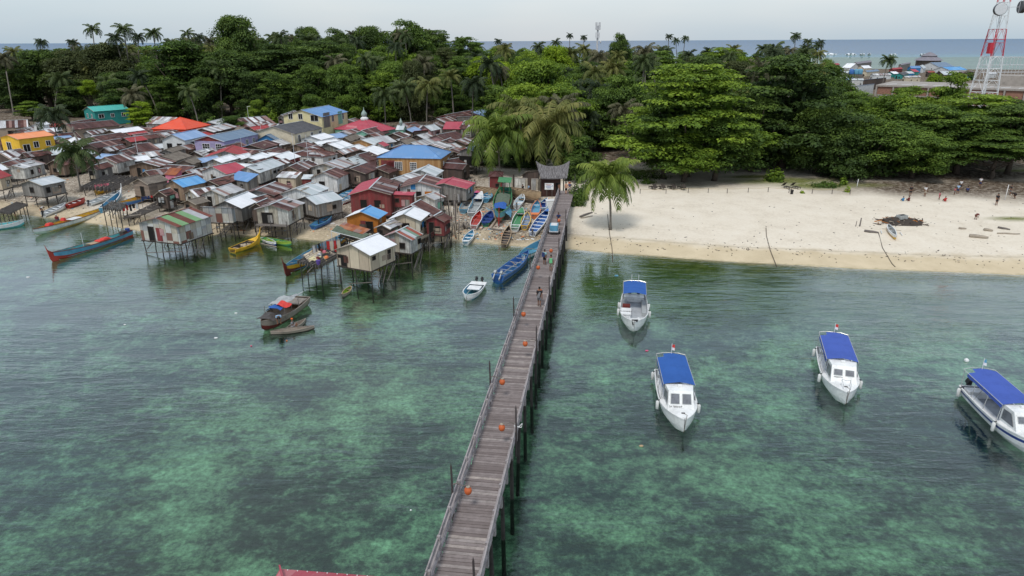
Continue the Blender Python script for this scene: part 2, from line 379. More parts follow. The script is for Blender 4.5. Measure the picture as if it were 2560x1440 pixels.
s = N('ground_mat')
z = s.sep(s.pos())[2]; pv = s.pos()
n1 = s.noise(pv, .35, 5, .6); n2 = s.noise(pv, 3.0, 4, .65); n3 = s.noise(s.pos((.5, 1.6, 1)), 2.2, 5, .75)
dry = s.ramp(s.math('ADD', s.math('MULTIPLY', n1, .5), s.math('MULTIPLY', n2, .5)), [(.32, (.57, .50, .40)), (.5, (.69, .62, .51)), (.7, (.74, .68, .58))])
wet = s.ramp(n1, [(.3, (.52, .43, .29)), (.7, (.63, .53, .37))])
wf = s.ramp(s.math('ADD', z, s.math('MULTIPLY', s.math('SUBTRACT', n1, .5), .25)), [(.42, (0, 0, 0)), (.60, (1, 1, 1))])
c = s.mix(wf, wet, dry)
line = s.ramp(s.math('ADD', z, s.math('MULTIPLY', s.math('SUBTRACT', n3, .5), .16)), [(.50, (0, 0, 0)), (.53, (1, 1, 1)), (.56, (0, 0, 0))])
c = s.mix(s.math('MULTIPLY', line, .35), c, (.22, .18, .12))
spk = s.ramp(s.noise(s.pos((1, 2.2, 1)), 5.5, 3, .7), [(.64, (0, 0, 0)), (.72, (1, 1, 1))])
c = s.mix(s.math('MULTIPLY', spk, .26), c, (.24, .19, .13))
lit = s.attr('litter').outputs['Fac']
lc = s.ramp(s.noise(s.pos((1, 2.5, 1)), 3.5, 5, .75), [(.38, (.03, .021, .015)), (.54, (.085, .058, .038)), (.68, (.25, .18, .12))])  # leaf litter tones, darkened to stand for shade below the trees
lf = s.math('MULTIPLY', lit, s.ramp(s.noise(pv, 1.6, 4, .7), [(.25, (.4, .4, .4)), (.55, (1, 1, 1))]))
c = s.mix(lf, c, lc)
rb = s.attr('rubbish').outputs['Fac']
rf = s.math('MULTIPLY', rb, s.ramp(s.noise(pv, 2.4, 5, .75), [(.33, (0, 0, 0)), (.52, (.9, .9, .9))]))
c = s.mix(rf, c, s.ramp(s.noise(pv, 6, 3, .7), [(.35, (.04, .03, .022)), (.5, (.15, .11, .075)), (.66, (.34, .29, .24))]))  # rubbish tones, darkened to put the shade under houses into the ground
gr = s.math('MULTIPLY', s.attr('grass').outputs['Fac'], s.ramp(n3, [(.3, (.5, .5, .5)), (.5, (1, 1, 1))]))
c = s.mix(gr, c, s.ramp(s.noise(pv, 4, 4, .7), [(.35, (.07, .10, .025)), (.6, (.20, .21, .06)), (.72, (.36, .30, .16))]))
# sea bed: algae near the shore, seagrass and coral patches on pale sand further out
a1 = s.noise(s.pos((.8, 1.2, 1)), .34, 7, .75, .15); a2 = s.noise(pv, .085, 4, .6, .3); a3 = s.noise(pv, 1.15, 5, .8)
f = s.math('ADD', s.math('ADD', s.math('MULTIPLY', a1, .38), s.math('MULTIPLY', a2, .32)), s.math('MULTIPLY', a3, .30))
bed = s.ramp(f, [(.38, (.026, .031, .027)), (.46, (.055, .062, .052)), (.495, (.13, .142, .11)), (.542, (.265, .29, .21)), (.63, (.50, .54, .40))])
sp = s.ramp(s.noise(pv, 1.1, 2, .5), [(.68, (0, 0, 0)), (.74, (1, 1, 1))])
bed = s.mix(s.math('MULTIPLY', sp, .30), bed, (.45, .5, .40))
a4 = s.noise(pv, 3.2, 3, .7); bed = s.mix(.75, bed, s.ramp(a4, [(.34, (.45, .45, .45)), (.5, (1, 1, 1)), (.66, (1.5, 1.5, 1.45))]), 'MULTIPLY')
alg = s.ramp(s.math('ADD', s.math('MULTIPLY', a1, .5), s.math('MULTIPLY', s.noise(s.pos((.6, 1.6, 1)), 1.6, 4, .7), .5)), [(.36, (.03, .045, .012)), (.5, (.085, .105, .03)), (.62, (.18, .18, .06))])
c = s.mix(s.ramp(s.math('ADD', z, s.math('MULTIPLY', s.math('SUBTRACT', a1, .5), .5)), [(.0, (1, 1, 1)), (.02, (1, 1, 1))]), c, c)
zz = s.math('ADD', z, s.math('MULTIPLY', s.math('SUBTRACT', n3, .5), .35))
c = s.mix(s.n('MapRange', x1=.06, x2=-.12).outputs[0], c, alg)
mr = [n for n in s.t.nodes if n.bl_idname == 'ShaderNodeMapRange'][-1]; s.l(zz, mr.inputs[0])
mr2 = s.n('MapRange', x1=-1.05, x2=-1.95); s.l(zz, mr2.inputs[0]); c = s.mix(mr2.outputs[0], c, bed); mr3 = s.n('MapRange', x1=-4.0, x2=-9.0); s.l(z, mr3.inputs[0]); c = s.mix(mr3.outputs[0], c, (.46, .56, .62))  # deepest bed painted pale blue to stand for light scattered in deep water
s.col(c); s.b.inputs['Roughness'].default_value = .95; s.b.inputs['Specular IOR Level'].default_value = .1
s.bump(s.math('ADD', n2, s.math('MULTIPLY', s.noise(pv, 7, 4, .75), .8)), .6, .09)
ground = grid('ground', terr, dict(litter=litter, grass=grass, rubbish=rubbish), 'ground_mat')

# water: fresnel mirror over a surface that lets the bed show through, tinted by the depth below it
s = N('water_mat'); s.t.nodes.remove(s.b)
dep = s.attr('depth').outputs['Fac']
tr = s.n('BsdfTransparent'); gl = s.n('BsdfGlossy'); gl.inputs['Roughness'].default_value = .012; gl.inputs['Color'].default_value = (.93, .98, 1, 1)
tint = s.ramp(s.math('DIVIDE', dep, 14.0), [(0, (1, 1, 1)), (.02, (.86, .93, .86)), (.07, (.60, .83, .74)), (.15, (.54, .79, .68)), (.18, (.51, .77, .66)), (.45, (.18, .40, .56)), (1, (.12, .34, .56))])
s.l(tint, tr.inputs[0])
w1 = s.noise(s.pos((.42, 1.5, 1), .12), 1.0, 2, .5, .4); w2 = s.noise(s.pos((1.0, 2.6, 1), -.2), 2.2, 3, .6); w3 = s.noise(s.pos((.06, .16, 1), .1), 1.0, 2, .5)
amp = s.ramp(w3, [(.38, (.25, .25, .25)), (.60, (1, 1, 1))])
hgt = s.math('ADD', s.math('MULTIPLY', w1, 1.0), s.math('MULTIPLY', w2, .30)); hgt = s.math('MULTIPLY', hgt, amp)
bp = s.n('Bump'); bp.inputs['Strength'].default_value = 1.0; bp.inputs['Distance'].default_value = .078; s.l(hgt, bp.inputs['Height'])
s.l(bp.outputs[0], gl.inputs['Normal'])
fr = s.n('Fresnel'); fr.inputs['IOR'].default_value = 1.34; s.l(bp.outputs[0], fr.inputs['Normal'])
mx = s.n('MixShader'); s.l(s.math('MINIMUM', s.math('ADD', s.math('MULTIPLY', fr.outputs[0], 2.3), .0), .46), mx.inputs[0]); s.l(tr.outputs[0], mx.inputs[1]); s.l(gl.outputs[0], mx.inputs[2])
s.l(mx.outputs[0], s.out.inputs['Surface'])
def depthf(X, Y): return np.maximum(0, -terr(X, Y))
water = grid('water', lambda X, Y: X * 0.0, dict(depth=depthf), 'water_mat')

# surf breaking on the reef far behind the island
paint('foam', (.85, .88, .9), .8, .05)
mb = MB()
for (a, b_, v) in [(2050, 2092, 136), (2115, 2140, 136.5), (2150, 2162, 137), (2170, 2176, 136.6), (2225, 2242, 138), (1930, 1960, 135), (2300, 2318, 137.5)]:
    q = [P(a + (b_ - a) * i / 8, v + .3 * math.sin(i * 2.1), .3) for i in range(9)]; mb.tube(q, [.4 + 2.2 * math.sin(PI * (i + .5) / 9) for i in range(9)], 6)
so_ = mb.build('surf', 'foam'); tag(so_, kind='stuff', label='white line of surf breaking on the reef behind the island', cat='surf')
# ---------------------------------------------------------------- jetty
JL = lambda Y: P(*JPX(Y)[0], 2.8)
DZ = 2.8
_a = P(1102, 1400, DZ); _b = P(1306, 767, DZ); _c = P(1213, 1400, DZ); _d = P(1366, 767, DZ)
jdir = ((_b - _a).normalized() + (_d - _c).normalized()).normalized(); jn = Vector((jdir.y, -jdir.x, 0))
jmid = (_a + _c + _b + _d) / 4
JW = 1.02
def J(t, side, z=0.0):
    """point at distance Y = t along the jetty, side -1 left .. 1 right, height above the deck"""
    k = (t - jmid.y) / jdir.y; p = jmid + jdir * k + jn * JW * side
    return Vector((p.x, p.y, DZ + z))
jang = math.atan2(jdir.y, jdir.x)
s = N('jetty_plank'); v = s.coord('Object'); rr = s.attr('shade').outputs['Fac']
c = s.ramp(rr, [(0, (.17, .138, .132)), (.4, (.235, .198, .19)), (.8, (.28, .24, .232)), (.93, (.35, .31, .295)), (1, (.46, .40, .36))])
g = s.noise(s.coord('Object', (1, 1, 1)), 2.5, 5, .7); c = s.mix(s.ramp(g, [(.4, (.5, .5, .5)), (.65, (0, 0, 0))]), c, (.13, .11, .105)); s.col(c)
s.b.inputs['Roughness'].default_value = .85
J0, J1 = 14.0, 101.0
jet = thing('jetty', J(J0, 0, -DZ), 0, 'long grey wooden plank jetty running from the foreground to the beach gate', 'jetty')
inv = lambda p: p - jet.location
vs = []; fs = []; sh = []; t = 0.0; L = (J1 - J0) / jdir.y; org = J(J0, 0); R = Matrix.Rotation(jang, 3, 'Z')
while t < L:
    wd = .178; jit = rnd.uniform(-.05, .05); a = rnd.uniform(-.02, .02); o = len(vs); k = rnd.random()
    rz = rnd.uniform(0, .02)
    for zz_ in (-.05, rz):
        for (x, y) in ((t, -JW + jit), (t + wd, -JW + jit), (t + wd, JW + jit), (t, JW + jit)):
            p = org + R @ Vector((x + a * y, y, zz_)); vs.append(inv(p))
    fs += [(o + 3, o + 2, o + 1, o), (o + 4, o + 5, o + 6, o + 7), (o, o + 1, o + 5, o + 4), (o + 1, o + 2, o + 6, o + 5), (o + 2, o + 3, o + 7, o + 6), (o + 3, o, o + 4, o + 7)]
    sh += [k] * 8; t += .205
me = bpy.data.meshes.new('deck'); me.from_pydata([tuple(x) for x in vs], [], fs); at = me.attributes.new('shade', 'FLOAT', 'POINT'); at.data.foreach_set('value', sh)
me.materials.append(MATS['jetty_plank']); dk = bpy.data.objects.new('deck', me); C.objects.link(dk); dk.parent = jet
paint('rail_wood', (.33, .30, .30), .85, .35, .2, 1.2); paint('pile_wood', (.045, .04, .036), .8, .4)
for side in (-1, 1):
    mb = MB()
    for sd_ in (-.72, .72): pass
    mb.bar(inv(J(J0, side * .86, -.14)), inv(J(J1, side * .86, -.14)), .12, .2); mb.build('beam', 'rail_wood', jet)
    # handrail: one top rail and one low rail, in bays, with slanting struts
    top = MB(); low = MB(); t = J0; k = 0
    while t < J1 - 2:
        e = min(t + 2.0, J1 - .5); d1 = rnd.uniform(-.03, .03); d2 = rnd.uniform(-.03, .03)
        if not (side > 0 and t > 84):
            top.bar(inv(J(t - .05, side * 1.08, .92 + d1)), inv(J(e + .02, side * 1.08, .92 + d2)), .2, .06)
            top.bar(inv(J(t - .05, side * 1.02, .80 + d1)), inv(J(e + .02, side * 1.02, .80 + d2)), .04, .14)
            low.bar(inv(J(t - .05, side * 1.02, .36 + d1)), inv(J(e + .02, side * 1.02, .36 + d2)), .06, .15)
        t = e
    top.build('handrail', 'rail_wood', jet); low.build('lower_rail', 'rail_wood', jet)
post = MB().bar((0, 0, -.35), (0, 0, 1.04), .14).build('post', 'rail_wood', jet); pm = post.data; first = True
strut = MB().bar((0, 0, 0), (0, .55, .0), .05, .06).box((0, .0, .0), (.05, .1, .06)).build('strut', 'rail_wood', jet); stm = strut.data; f2 = True
pile_m = MB().tube([(0, 0, -5.2), (0, 0, -.2)], [.12, .10], 7); pile = pile_m.build('pile', 'pile_wood', jet, True); plm = pile.data; f3 = True
t = J0; k = 0
while t < J1 - 2:
    for side in (-1, 1):
        if side > 0 and t > 85: continue
        o = post if first else part('post', pm, jet); first = False
        o.location = inv(J(t, side * 1.02, rnd.uniform(-.06, .05))); o.rotation_euler = (rnd.uniform(-.04, .04), rnd.uniform(-.04, .04), jang + rnd.uniform(-.1, .1))
        o = strut if f2 else part('strut', stm, jet); f2 = False
        o.location = inv(J(t + .9, side * 1.02, .1)); q = (J(t + 1.9, side * 1.02, .85) - J(t + .9, side * 1.02, .1)); o.rotation_euler = q.to_track_quat('Y', 'Z').to_euler(); o.scale = (1, q.length / .55 * (.75 if k % 2 else 1), 1)
    t += 2.0; k += 1
t = J0 + 1
while t < 86:
    for side in (-.9, .95):
        o = pile if f3 else part('pile', plm, jet); f3 = False
        o.location = inv(J(t, side + rnd.uniform(-.05, .05))); o.rotation_euler = (rnd.uniform(-.03, .03), rnd.uniform(-.03, .03), 0)
    mb = MB().bar(inv(J(t, -.9, -.3)), inv(J(t, .95, -.3)), .14); mb.build('cross_beam', 'pile_wood', jet)
    if int(t) % 2: MB().bar(inv(J(t, -.9, -1.9)), inv(J(t, .95, -.5)), .09).build('brace', 'pile_wood', jet)
    t += 3.4
# lamp posts with orange jar lanterns
paint('lantern_orange', (.50, .11, .03), .5, .2, .4, 6); paint('lamp_pole', (.06, .05, .05), .8, .3)
LAMPS = [(1187, 1440, 1365, 1158, 1415, 1), (1133, 1262, 1145, 1161, 1193, -1), (1289, 1106, 1003, 1263, 1042, 1), (1224, 984, 890, 1246, 925, -1), (1333, 889, 805, 1313, 835, 1),
         (1281, 810, 738, 1299, 762, -1), (1371, 752, 682, 1355, 706, 1), (1322, 690, 625, 1338, 652, -1), (1391, 648, 590, 1378, 609, 1), (1408, 574, 530, 1391, 551, 1), (1439, 476, 435, 1429, 445, 1)]
LN = ['nearest orange jar lantern, at the bottom edge of the photo on the jetty', 'orange jar lantern on left railing of the jetty, the second from the foreground',
      'orange jar lantern over the jetty beside a white cable, the third from the foreground', 'orange jar lantern on left railing level with the cabin boat, the fourth from the foreground',
      'orange jar lantern over the jetty planks, fifth one counted from the foreground', 'orange jar lantern on left railing just in front of the lone walker',
      'orange jar lantern on jetty just beyond the lone walker', 'orange jar lantern on left railing beside the moored blue longboat', 'orange jar lantern on jetty between the walking pair and the blue cart',
      'tall thin lamp post beside the person pushing the blue cart', 'farthest lamp post, at the beach end of the jetty by the bushes']
for i, (u, vb, vt, lu, lv, side) in enumerate(LAMPS):
    # base on the rail line at the jetty edge: find t whose rail point projects to vb
    lo, hi = J0, J1 + 6
    for _ in range(40):
        m = (lo + hi) / 2
        if proj(J(m, side * 1.12, .3))[1] > vb: lo = m
        else: hi = m
    base = J(lo, side * 1.14, 0); hgt = 3.0 if i < 9 else 3.2
    if i == 0: base = J(21.2, 1.0, 0)
    pz = base.copy()
    lt = thing('street_lamp', (base.x, base.y, DZ - .6), 0, LN[i], 'street lamp', 'jar lanterns along the jetty')
    MB().tube([(0, 0, 0), (.02, 0, 1.8), (0, .02, hgt)], [.065, .06, .05], 6).lathe([(.05, 0), (.0, .25)], 6, (0, .02, hgt)).build('pole', 'lamp_pole', lt)
    d = (J(lo, 0) - J(lo, side)).normalized(); az = hgt - .95
    tip = d * .78
    mb = MB(); mb.tube([(0, 0, az), (tip.x * .35, tip.y * .35, az + .10), (tip.x * .7, tip.y * .7, az - .02), (tip.x, tip.y, az + .06)], [.035, .03, .025, .02], 5)
    mb.build('arm', 'wood_grey', lt)
    mb = MB(); mb.lathe([(.05, .0), (.11, .03), (.17, .12), (.185, .22), (.16, .33), (.09, .38), (.085, .42)], 12, (tip.x, tip.y, az - .48)); lan = mb.build('lantern', 'lantern_orange', lt, True)
    MB().lathe([(.09, 0), (.10, .02), (.09, .05)], 10, (tip.x, tip.y, az - .07)).build('lid', 'wood_pale', lan)
    if i == 2: MB().tube([(0, 0, az + .1), (-.1, 0, az - .1), (.3, 0, az - .2), (.35, .1, az), (.1, .1, az - .3)], .025, 5).build('cable', 'white_trim', lt)
# ---------------------------------------------------------------- houses
win_mesh = {}
def window(parent, x, y, z, ang, w=.7, h=.8, frame='wood_dark', pane='unlit_inside', sub=0, name='window'):
    """framed opening in a wall, closed by a flat dark panel for its unlit inside; ang turns local +y to the outward normal"""
    R = Matrix.Rotation(ang, 3, 'Z')
    f = MB()
    for sx in (-1, 1): f.box((sx * (w / 2), .03, 0), (.07, .08, h + .07))
    for sz in (-1, 1): f.box((0, .03, sz * (h / 2)), (w - .07, .08, .07))
    for k in range(sub): f.box((-w / 2 + w * (k + 1) / (sub + 1), .03, 0), (.045, .06, h - .07))
    if sub >= 2:
        for k in range(sub): f.box((0, .032, -h / 2 + h * (k + 1) / (sub + 1)), (w - .07, .05, .045))
    o = f.build(name, frame, parent, loc=(x, y, z)); o.rotation_euler = (0, 0, ang)
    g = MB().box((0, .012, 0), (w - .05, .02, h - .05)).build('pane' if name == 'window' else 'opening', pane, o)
    return o
NH = [0]; HINFO = []
def house(A, B, Cc, roof, wall, zr, label, wh=1.8, rise=(.28, .62), stilts=True, roof2=None, hip=False, shed=False, wins=None, frame='wood_dark', sub=0, name=None, cat=None, gable=None, awn=None, group=None, trim=None, deck=False, wallx=None, w2=None, quad=None, lmax=22):
    a = P(*A, zr); b = P(*B, zr)
    if quad:
        Fq = P(*quad[1], quad[3]); Rq = P(*quad[2], quad[3]); Lq = P(*quad[0], quad[3]); dq = (Rq - Fq).normalized(); nq = Vector((-dq.y, dq.x, 0)); sq = 1 if (Lq - Fq).dot(nq) > 0 else -1; Wq = abs((Lq - Fq).dot(nq)) / 2
        a = Fq + nq * sq * Wq; b = Rq + nq * sq * Wq; b = a + dq * (b - a).length; a.z = b.z = zr
    d = (b - a); L = d.length; d.normalize(); n = Vector((-d.y, d.x, 0))
    # where the sight line through the eave corner meets the plane across the ridge end
    r = ray(*Cc); o = Vector((0, 0, H)); den = r.dot(d)
    best = None
    for sl in np.linspace(rise[0], rise[1], 8):
        for sg in (-1, 1):
            lo = .4; 
            for ww in np.linspace(.5, 9, 60):
                q = a + n * sg * ww - Vector((0, 0, ww * sl)); pu, pv_ = proj(q); e = math.hypot(pu - Cc[0], pv_ - Cc[1])
                if best is None or e < best[0]: best = (e, sl, sg, ww)
    e, sl, sg, W = best
    if quad: sg = -sq; W = Wq; sl = (zr - quad[3]) / W; e = 0
    W = min(max(W, 1.1), 8)
    if L < 1.6: L = 1.6; 
    L = min(L, lmax)
    mid = a + d * (L / 2); ang = math.atan2(d.y, d.x)
    if shed:      # single slope: ridge edge is the high wall, width W
        ctr = mid + n * sg * W / 2
    else: ctr = mid
    drop = W * sl; ze = zr - drop; zf = ze - wh; gz = tz(ctr.x, ctr.y)
    if zf < gz + .15: zf = gz + .15
    if not stilts: zf = min(zf, gz + .1)
    NH[0] += 1; HINFO.append((label[:40], round(L, 1), round(W, 1), round(sl, 2), round(e), round(ctr.x), round(ctr.y), round(gz, 1), round(zf, 1)))
    t = thing(name or ('stilt_house' if stilts else 'house'), (ctr.x, ctr.y, zf), ang, label, cat or ('stilt house' if stilts else 'house'), group)
    zt = zr - zf; zev = ze - zf; h = L / 2; ov = .22
    rr = random.Random(NH[0] * 13)
    # roof
    th = .05; m = MB()
    if shed:
        y0, y1 = -sg * W / 2, sg * W / 2
        c4 = [(-h, y0, zt), (h, y0, zt), (h, y1, zev), (-h, y1, zev)]
        if sg < 0: c4 = c4[::-1]
        m.sheet(c4, th); roofo = m.build('roof', roof, t)
    elif hip:
        hx = max(.01, h - W * .95) if hip != 'pyr' else .05
        E = [(-h, -W, zev), (h, -W, zev), (h, W, zev), (-h, W, zev)]; Rg = [(-hx, 0, zt), (hx, 0, zt)]
        m.sheet([E[0], E[1], Rg[1], Rg[0]], th); m.sheet([E[2], E[3], Rg[0], Rg[1]], th); m.sheet([E[1], E[2], Rg[1]], th); m.sheet([E[3], E[0], Rg[0]], th)
        roofo = m.build('roof', roof, t)
        cp = MB()
        for q, g_ in ((E[0], Rg[0]), (E[3], Rg[0]), (E[1], Rg[1]), (E[2], Rg[1])): cp.bar((q[0], q[1], q[2] + .03), (g_[0], g_[1], g_[2] + .03), .14, .05)
        cp.bar((Rg[0][0], 0, zt + .04), (Rg[1][0], 0, zt + .04), .16, .06); cp.build('ridge_cap', roof, roofo)
    else:
        for s_ in (-1, 1):
            m.k = 0 if s_ == sg else 1
            Wk = W if (s_ == sg or not w2) else w2; zk = zt - Wk * sl
            # a few overlapping strips so that eaves run ragged on old roofs
            nx = max(1, int(L / .9)); old = roof.startswith(('roof_rust', 'roof_dark_rust', 'roof_zinc_w', 'roof_patch', 'thatch', 'roof_orange_r'))
            for i in range(nx):
                x0 = -h + L * i / nx; x1 = -h + L * (i + 1) / nx; ex = rr.uniform(-.07, .10) if old else 0; lift = (i % 2) * .012 + (rr.uniform(0, .03) if old else 0)
                c4 = [(x0, 0, zt + lift), (x1, 0, zt + lift), (x1, s_ * (Wk + ex), zk - ex * sl + lift), (x0, s_ * (Wk + ex), zk - ex * sl + lift)]
                if s_ > 0: c4 = c4[::-1] if False else c4
                if s_ < 0: c4 = c4[::-1]
                m.sheet(c4, th)
        roofo = m.build('roof', [roof, roof2 or roof], t)
        thin = roof.startswith('thatch')
        cp = MB(); cp.box((0, 0, zt + .045), (L + .06, .2, .05)); cp.build('ridge_cap', 'thatch' if thin else (roof if roof.startswith(('roof_w', 'roof_b', 'roof_o', 'roof_v', 'roof_t', 'roof_g', 'roof_s', 'roof_pale', 'roof_c', 'roof_red')) and rr.random() < .5 else 'roof_zinc_pale'), roofo)
        fb = MB(); tm = trim or ('wood_pale' if rr.random() < .45 else 'wood_grey')
        for x in (-h - .02, h + .02):
            for s_ in (-1, 1): 
                Wk = W if (s_ == sg or not w2) else w2
                fb.bar((x, 0, zt - .03), (x, s_ * Wk, zt - Wk * sl - .03), .05, .14)
        fb.build('fascia', tm, roofo)
    # walls
    hx = h - (ov if L > 2.2 else .08); m = MB(); wy = W - ov
    if shed:
        ya, yb = -sg * (W / 2 - .12), sg * (W / 2 - .18); za = zt - .12 * sl - .08; zb = zev + .18 * sl - .08
        lo, hi = (ya, za), (yb, zb)
        vs = [(-hx, ya, 0), (hx, ya, 0), (hx, yb, 0), (-hx, yb, 0), (-hx, ya, za), (hx, ya, za), (hx, yb, zb), (-hx, yb, zb)]
        m.add(vs, [(0, 1, 5, 4), (1, 2, 6, 5), (2, 3, 7, 6), (3, 0, 4, 7), (0, 3, 2, 1), (4, 5, 6, 7)])
        wt = zb
    else:
        zw = zev + ov * sl - .07; wb = wy
        if hip:
            vs = [(-hx, -wy, 0), (hx, -wy, 0), (hx, wy, 0), (-hx, wy, 0), (-hx, -wy, zw), (hx, -wy, zw), (hx, wy, zw), (-hx, wy, zw)]
            m.add(vs, [(0, 1, 5, 4), (1, 2, 6, 5), (2, 3, 7, 6), (3, 0, 4, 7), (0, 3, 2, 1)])
        else:
            vs = []
            for x in (-hx, hx): vs += [(x, -wy, 0), (x, wy, 0), (x, wy, zw), (x, 0, zt - .07), (x, -wy, zw)]
            m.add(vs, [(0, 4, 3, 2, 1), (5, 6, 7, 8, 9), (0, 5, 9, 4), (1, 2, 7, 6), (0, 1, 6, 5)])
        wt = zw
    wo = m.build('wall', wall, t)
    # floor joists rim
    if stilts:
        f = MB(); yy = W / 2 if shed else wy
        for s_ in (-1, 1): f.box((0, s_ * (yy - .02), -.07), (2 * hx + .1, .1, .12)); 
        for s_ in (-1, 1): f.box((s_ * (hx - .02), 0, -.078), (.1, 2 * yy + .3, .11))
        f.build('floor_frame', 'wood_dark', t)
        if zf - gz > .35:
            n1 = max(2, min(5, int(2 * hx / 1.5) + 1)); n2 = 2 if yy < 1.6 else 3
            base = -(zf - gz) - .6; first = None
            for i in range(n1):
                for j in range(n2):
                    x = -hx + .08 + (2 * hx - .16) * i / (n1 - 1); y = -yy + .08 + (2 * yy - .16) * j / (n2 - 1)
                    p = MB().tube([(rr.uniform(-.22, .22), rr.uniform(-.15, .15), base), (0, 0, .0)], [.07, .055], 5); p.build('stilt', 'pile_wood' if gz < 0 else 'wood_dark', t, True, loc=(x, y, -.1))
            if zf - gz > .8:
                for k in range(6):
                    y = rr.choice((-yy, yy)); x0 = rr.uniform(-hx, hx * .3)
                    MB().bar((x0, y, -(zf - gz) * rr.uniform(.5, .95)), (x0 + rr.uniform(1, 2), y + .03, -rr.uniform(.1, .5)), .07).build('brace', 'wood_grey', t)
                MB().bar((-hx - .03, -yy, -(zf - gz) * .35), (-hx + .03, yy, -(zf - gz) * .62), .07).build('brace', 'wood_grey', t)
    # windows and doors: near gable end (local -x) and the slope side that faces us
    yy = (W / 2) if shed else wy
    if wins is None:
        wins = []
        k = rr.random()
        if k < .7: wins.append(('g', rr.uniform(-.45, .2), .8, .55 + .2 * rr.random(), .62))
        if k > .25: wins.append(('g', rr.uniform(.3, .6), 0, .62, 1.5))
        for q in range(rr.choice((1, 1, 2))): wins.append(('s', rr.uniform(-.7, .7) if q == 0 else .6, .95, .55, .5))
    for (wh_, fx, zc, ww, hh) in wins:
        nm = 'door' if zc == 0 else 'window'; zc += max(0, wt - 2.9) if (zc and not stilts) else 0; zc2 = hh / 2 + .06 if zc == 0 else zc
        if zc2 + hh / 2 > max(wt, .9) - .02 and wh_ != 'g': zc2 = max(wt - hh / 2 - .06, hh / 2)
        pn = 'unlit_inside'
        if wh_ == 'g': o = window(t, -hx - .012, fx * yy, zc2, PI / 2, ww, min(hh, zt - .2), frame, pn, sub if nm == 'window' else 0, nm)
        elif wh_ == 'G': o = window(t, hx + .012, fx * yy, zc2, -PI / 2, ww, hh, frame, pn, sub, nm)
        elif wh_ == 's': o = window(t, fx * hx, sg * (yy - (.18 if shed else 0)) + sg * .012, zc2, 0 if sg > 0 else PI, ww, hh, frame, pn, sub if nm == 'window' else 0, nm)
    if stilts and cat is None and not wall.startswith(('wall_teal', 'wall_lilac', 'wall_pale', 'wall_honey')):
        for q in range(rr.choice((1, 2, 3, 3))):     # odd sheets nailed over the boards
            f = rr.uniform(-.7, .7); ww = rr.uniform(.4, 1.1); hh = rr.uniform(.5, 1.1); zc = rr.uniform(.35, max(.5, wt - hh / 2 - .1)); mt = rr.choice(['wall_tin_patch', 'wall_grey_board', 'wall_ply', 'wall_whitewash', 'wall_brown_board', 'wall_dark_board', 'wall_tan', 'wall_rose', 'roof_rust_mixed'] + (['wall_blue', 'wall_mint'] if rr.random() < .3 else [])); dz_ = .02 + .012 * q
            if q % 2: MB().box((-hx - dz_, f * (yy - .5), zc), (.03, min(ww, yy), hh)).build('patch_sheet', mt, t)
            else: MB().box((f * (hx - .5), sg * (yy + dz_ - (.18 if shed else 0)), zc), (ww, .03, hh)).build('patch_sheet', mt, t)
        if rr.random() < .5 and not shed and roof.startswith(('roof_rust', 'roof_dark_r', 'roof_zinc')):
            q = MB(); R_ = Matrix.Rotation(-sg * math.atan(sl), 3, 'X')
            for k in range(rr.choice((2, 3, 5))): y = sg * W * rr.uniform(.15, .85); q.box((rr.uniform(-h, h) * .8, y, zt - abs(y) * sl + .07), (rr.uniform(.6, 1.6), .12, .05), Matrix.Rotation(rr.uniform(-.6, .6), 3, 'Z') @ R_)
            q.build('loose_boards', rr.choice(['wood_pale', 'wood_grey', 'wood_dark']), roofo)
    if wallx:   # contrasting panels on the near gable end: (frac y, z, w, h, mat)
        for (face, fx, zc, ww, hh, mt) in wallx:
            zc += max(0, wt - 2.9) if not stilts else 0
            if face == 'g': MB().box((-hx - .02, fx * yy, zc), (.03, ww, hh)).build('panel', mt, t)
            else: MB().box((fx * hx, sg * (yy + .02), zc), (ww, .03, hh)).build('panel', mt, t)
    if gable: MB().add([(-hx - .03, -wy, wt), (-hx - .03, wy, wt), (-hx - .03, 0, zt - .1)], [(0, 2, 1)]).build('gable_board', gable, t)
    if deck:
        f = MB(); f.box((-hx - deck / 2, 0, -.05), (deck, 2 * yy, .08)); f.build('porch', 'wood_grey', t)
        for y in (-yy, 0, yy): MB().tube([(rr.uniform(-.1, .1), 0, -(zf - gz) - .6), (0, 0, .6)], .05, 5).build('stilt', 'pile_wood', t, True, loc=(-hx - deck + .05, y, 0))
    t['info'] = 0; del t['info']
    t_ = dict(t=t, hx=hx, W=W, zt=zt, zev=zev, sg=sg, wy=wy, sl=sl, zf=zf, gz=gz, d=d, n=n, ctr=ctr, roof=roofo)
    return t_
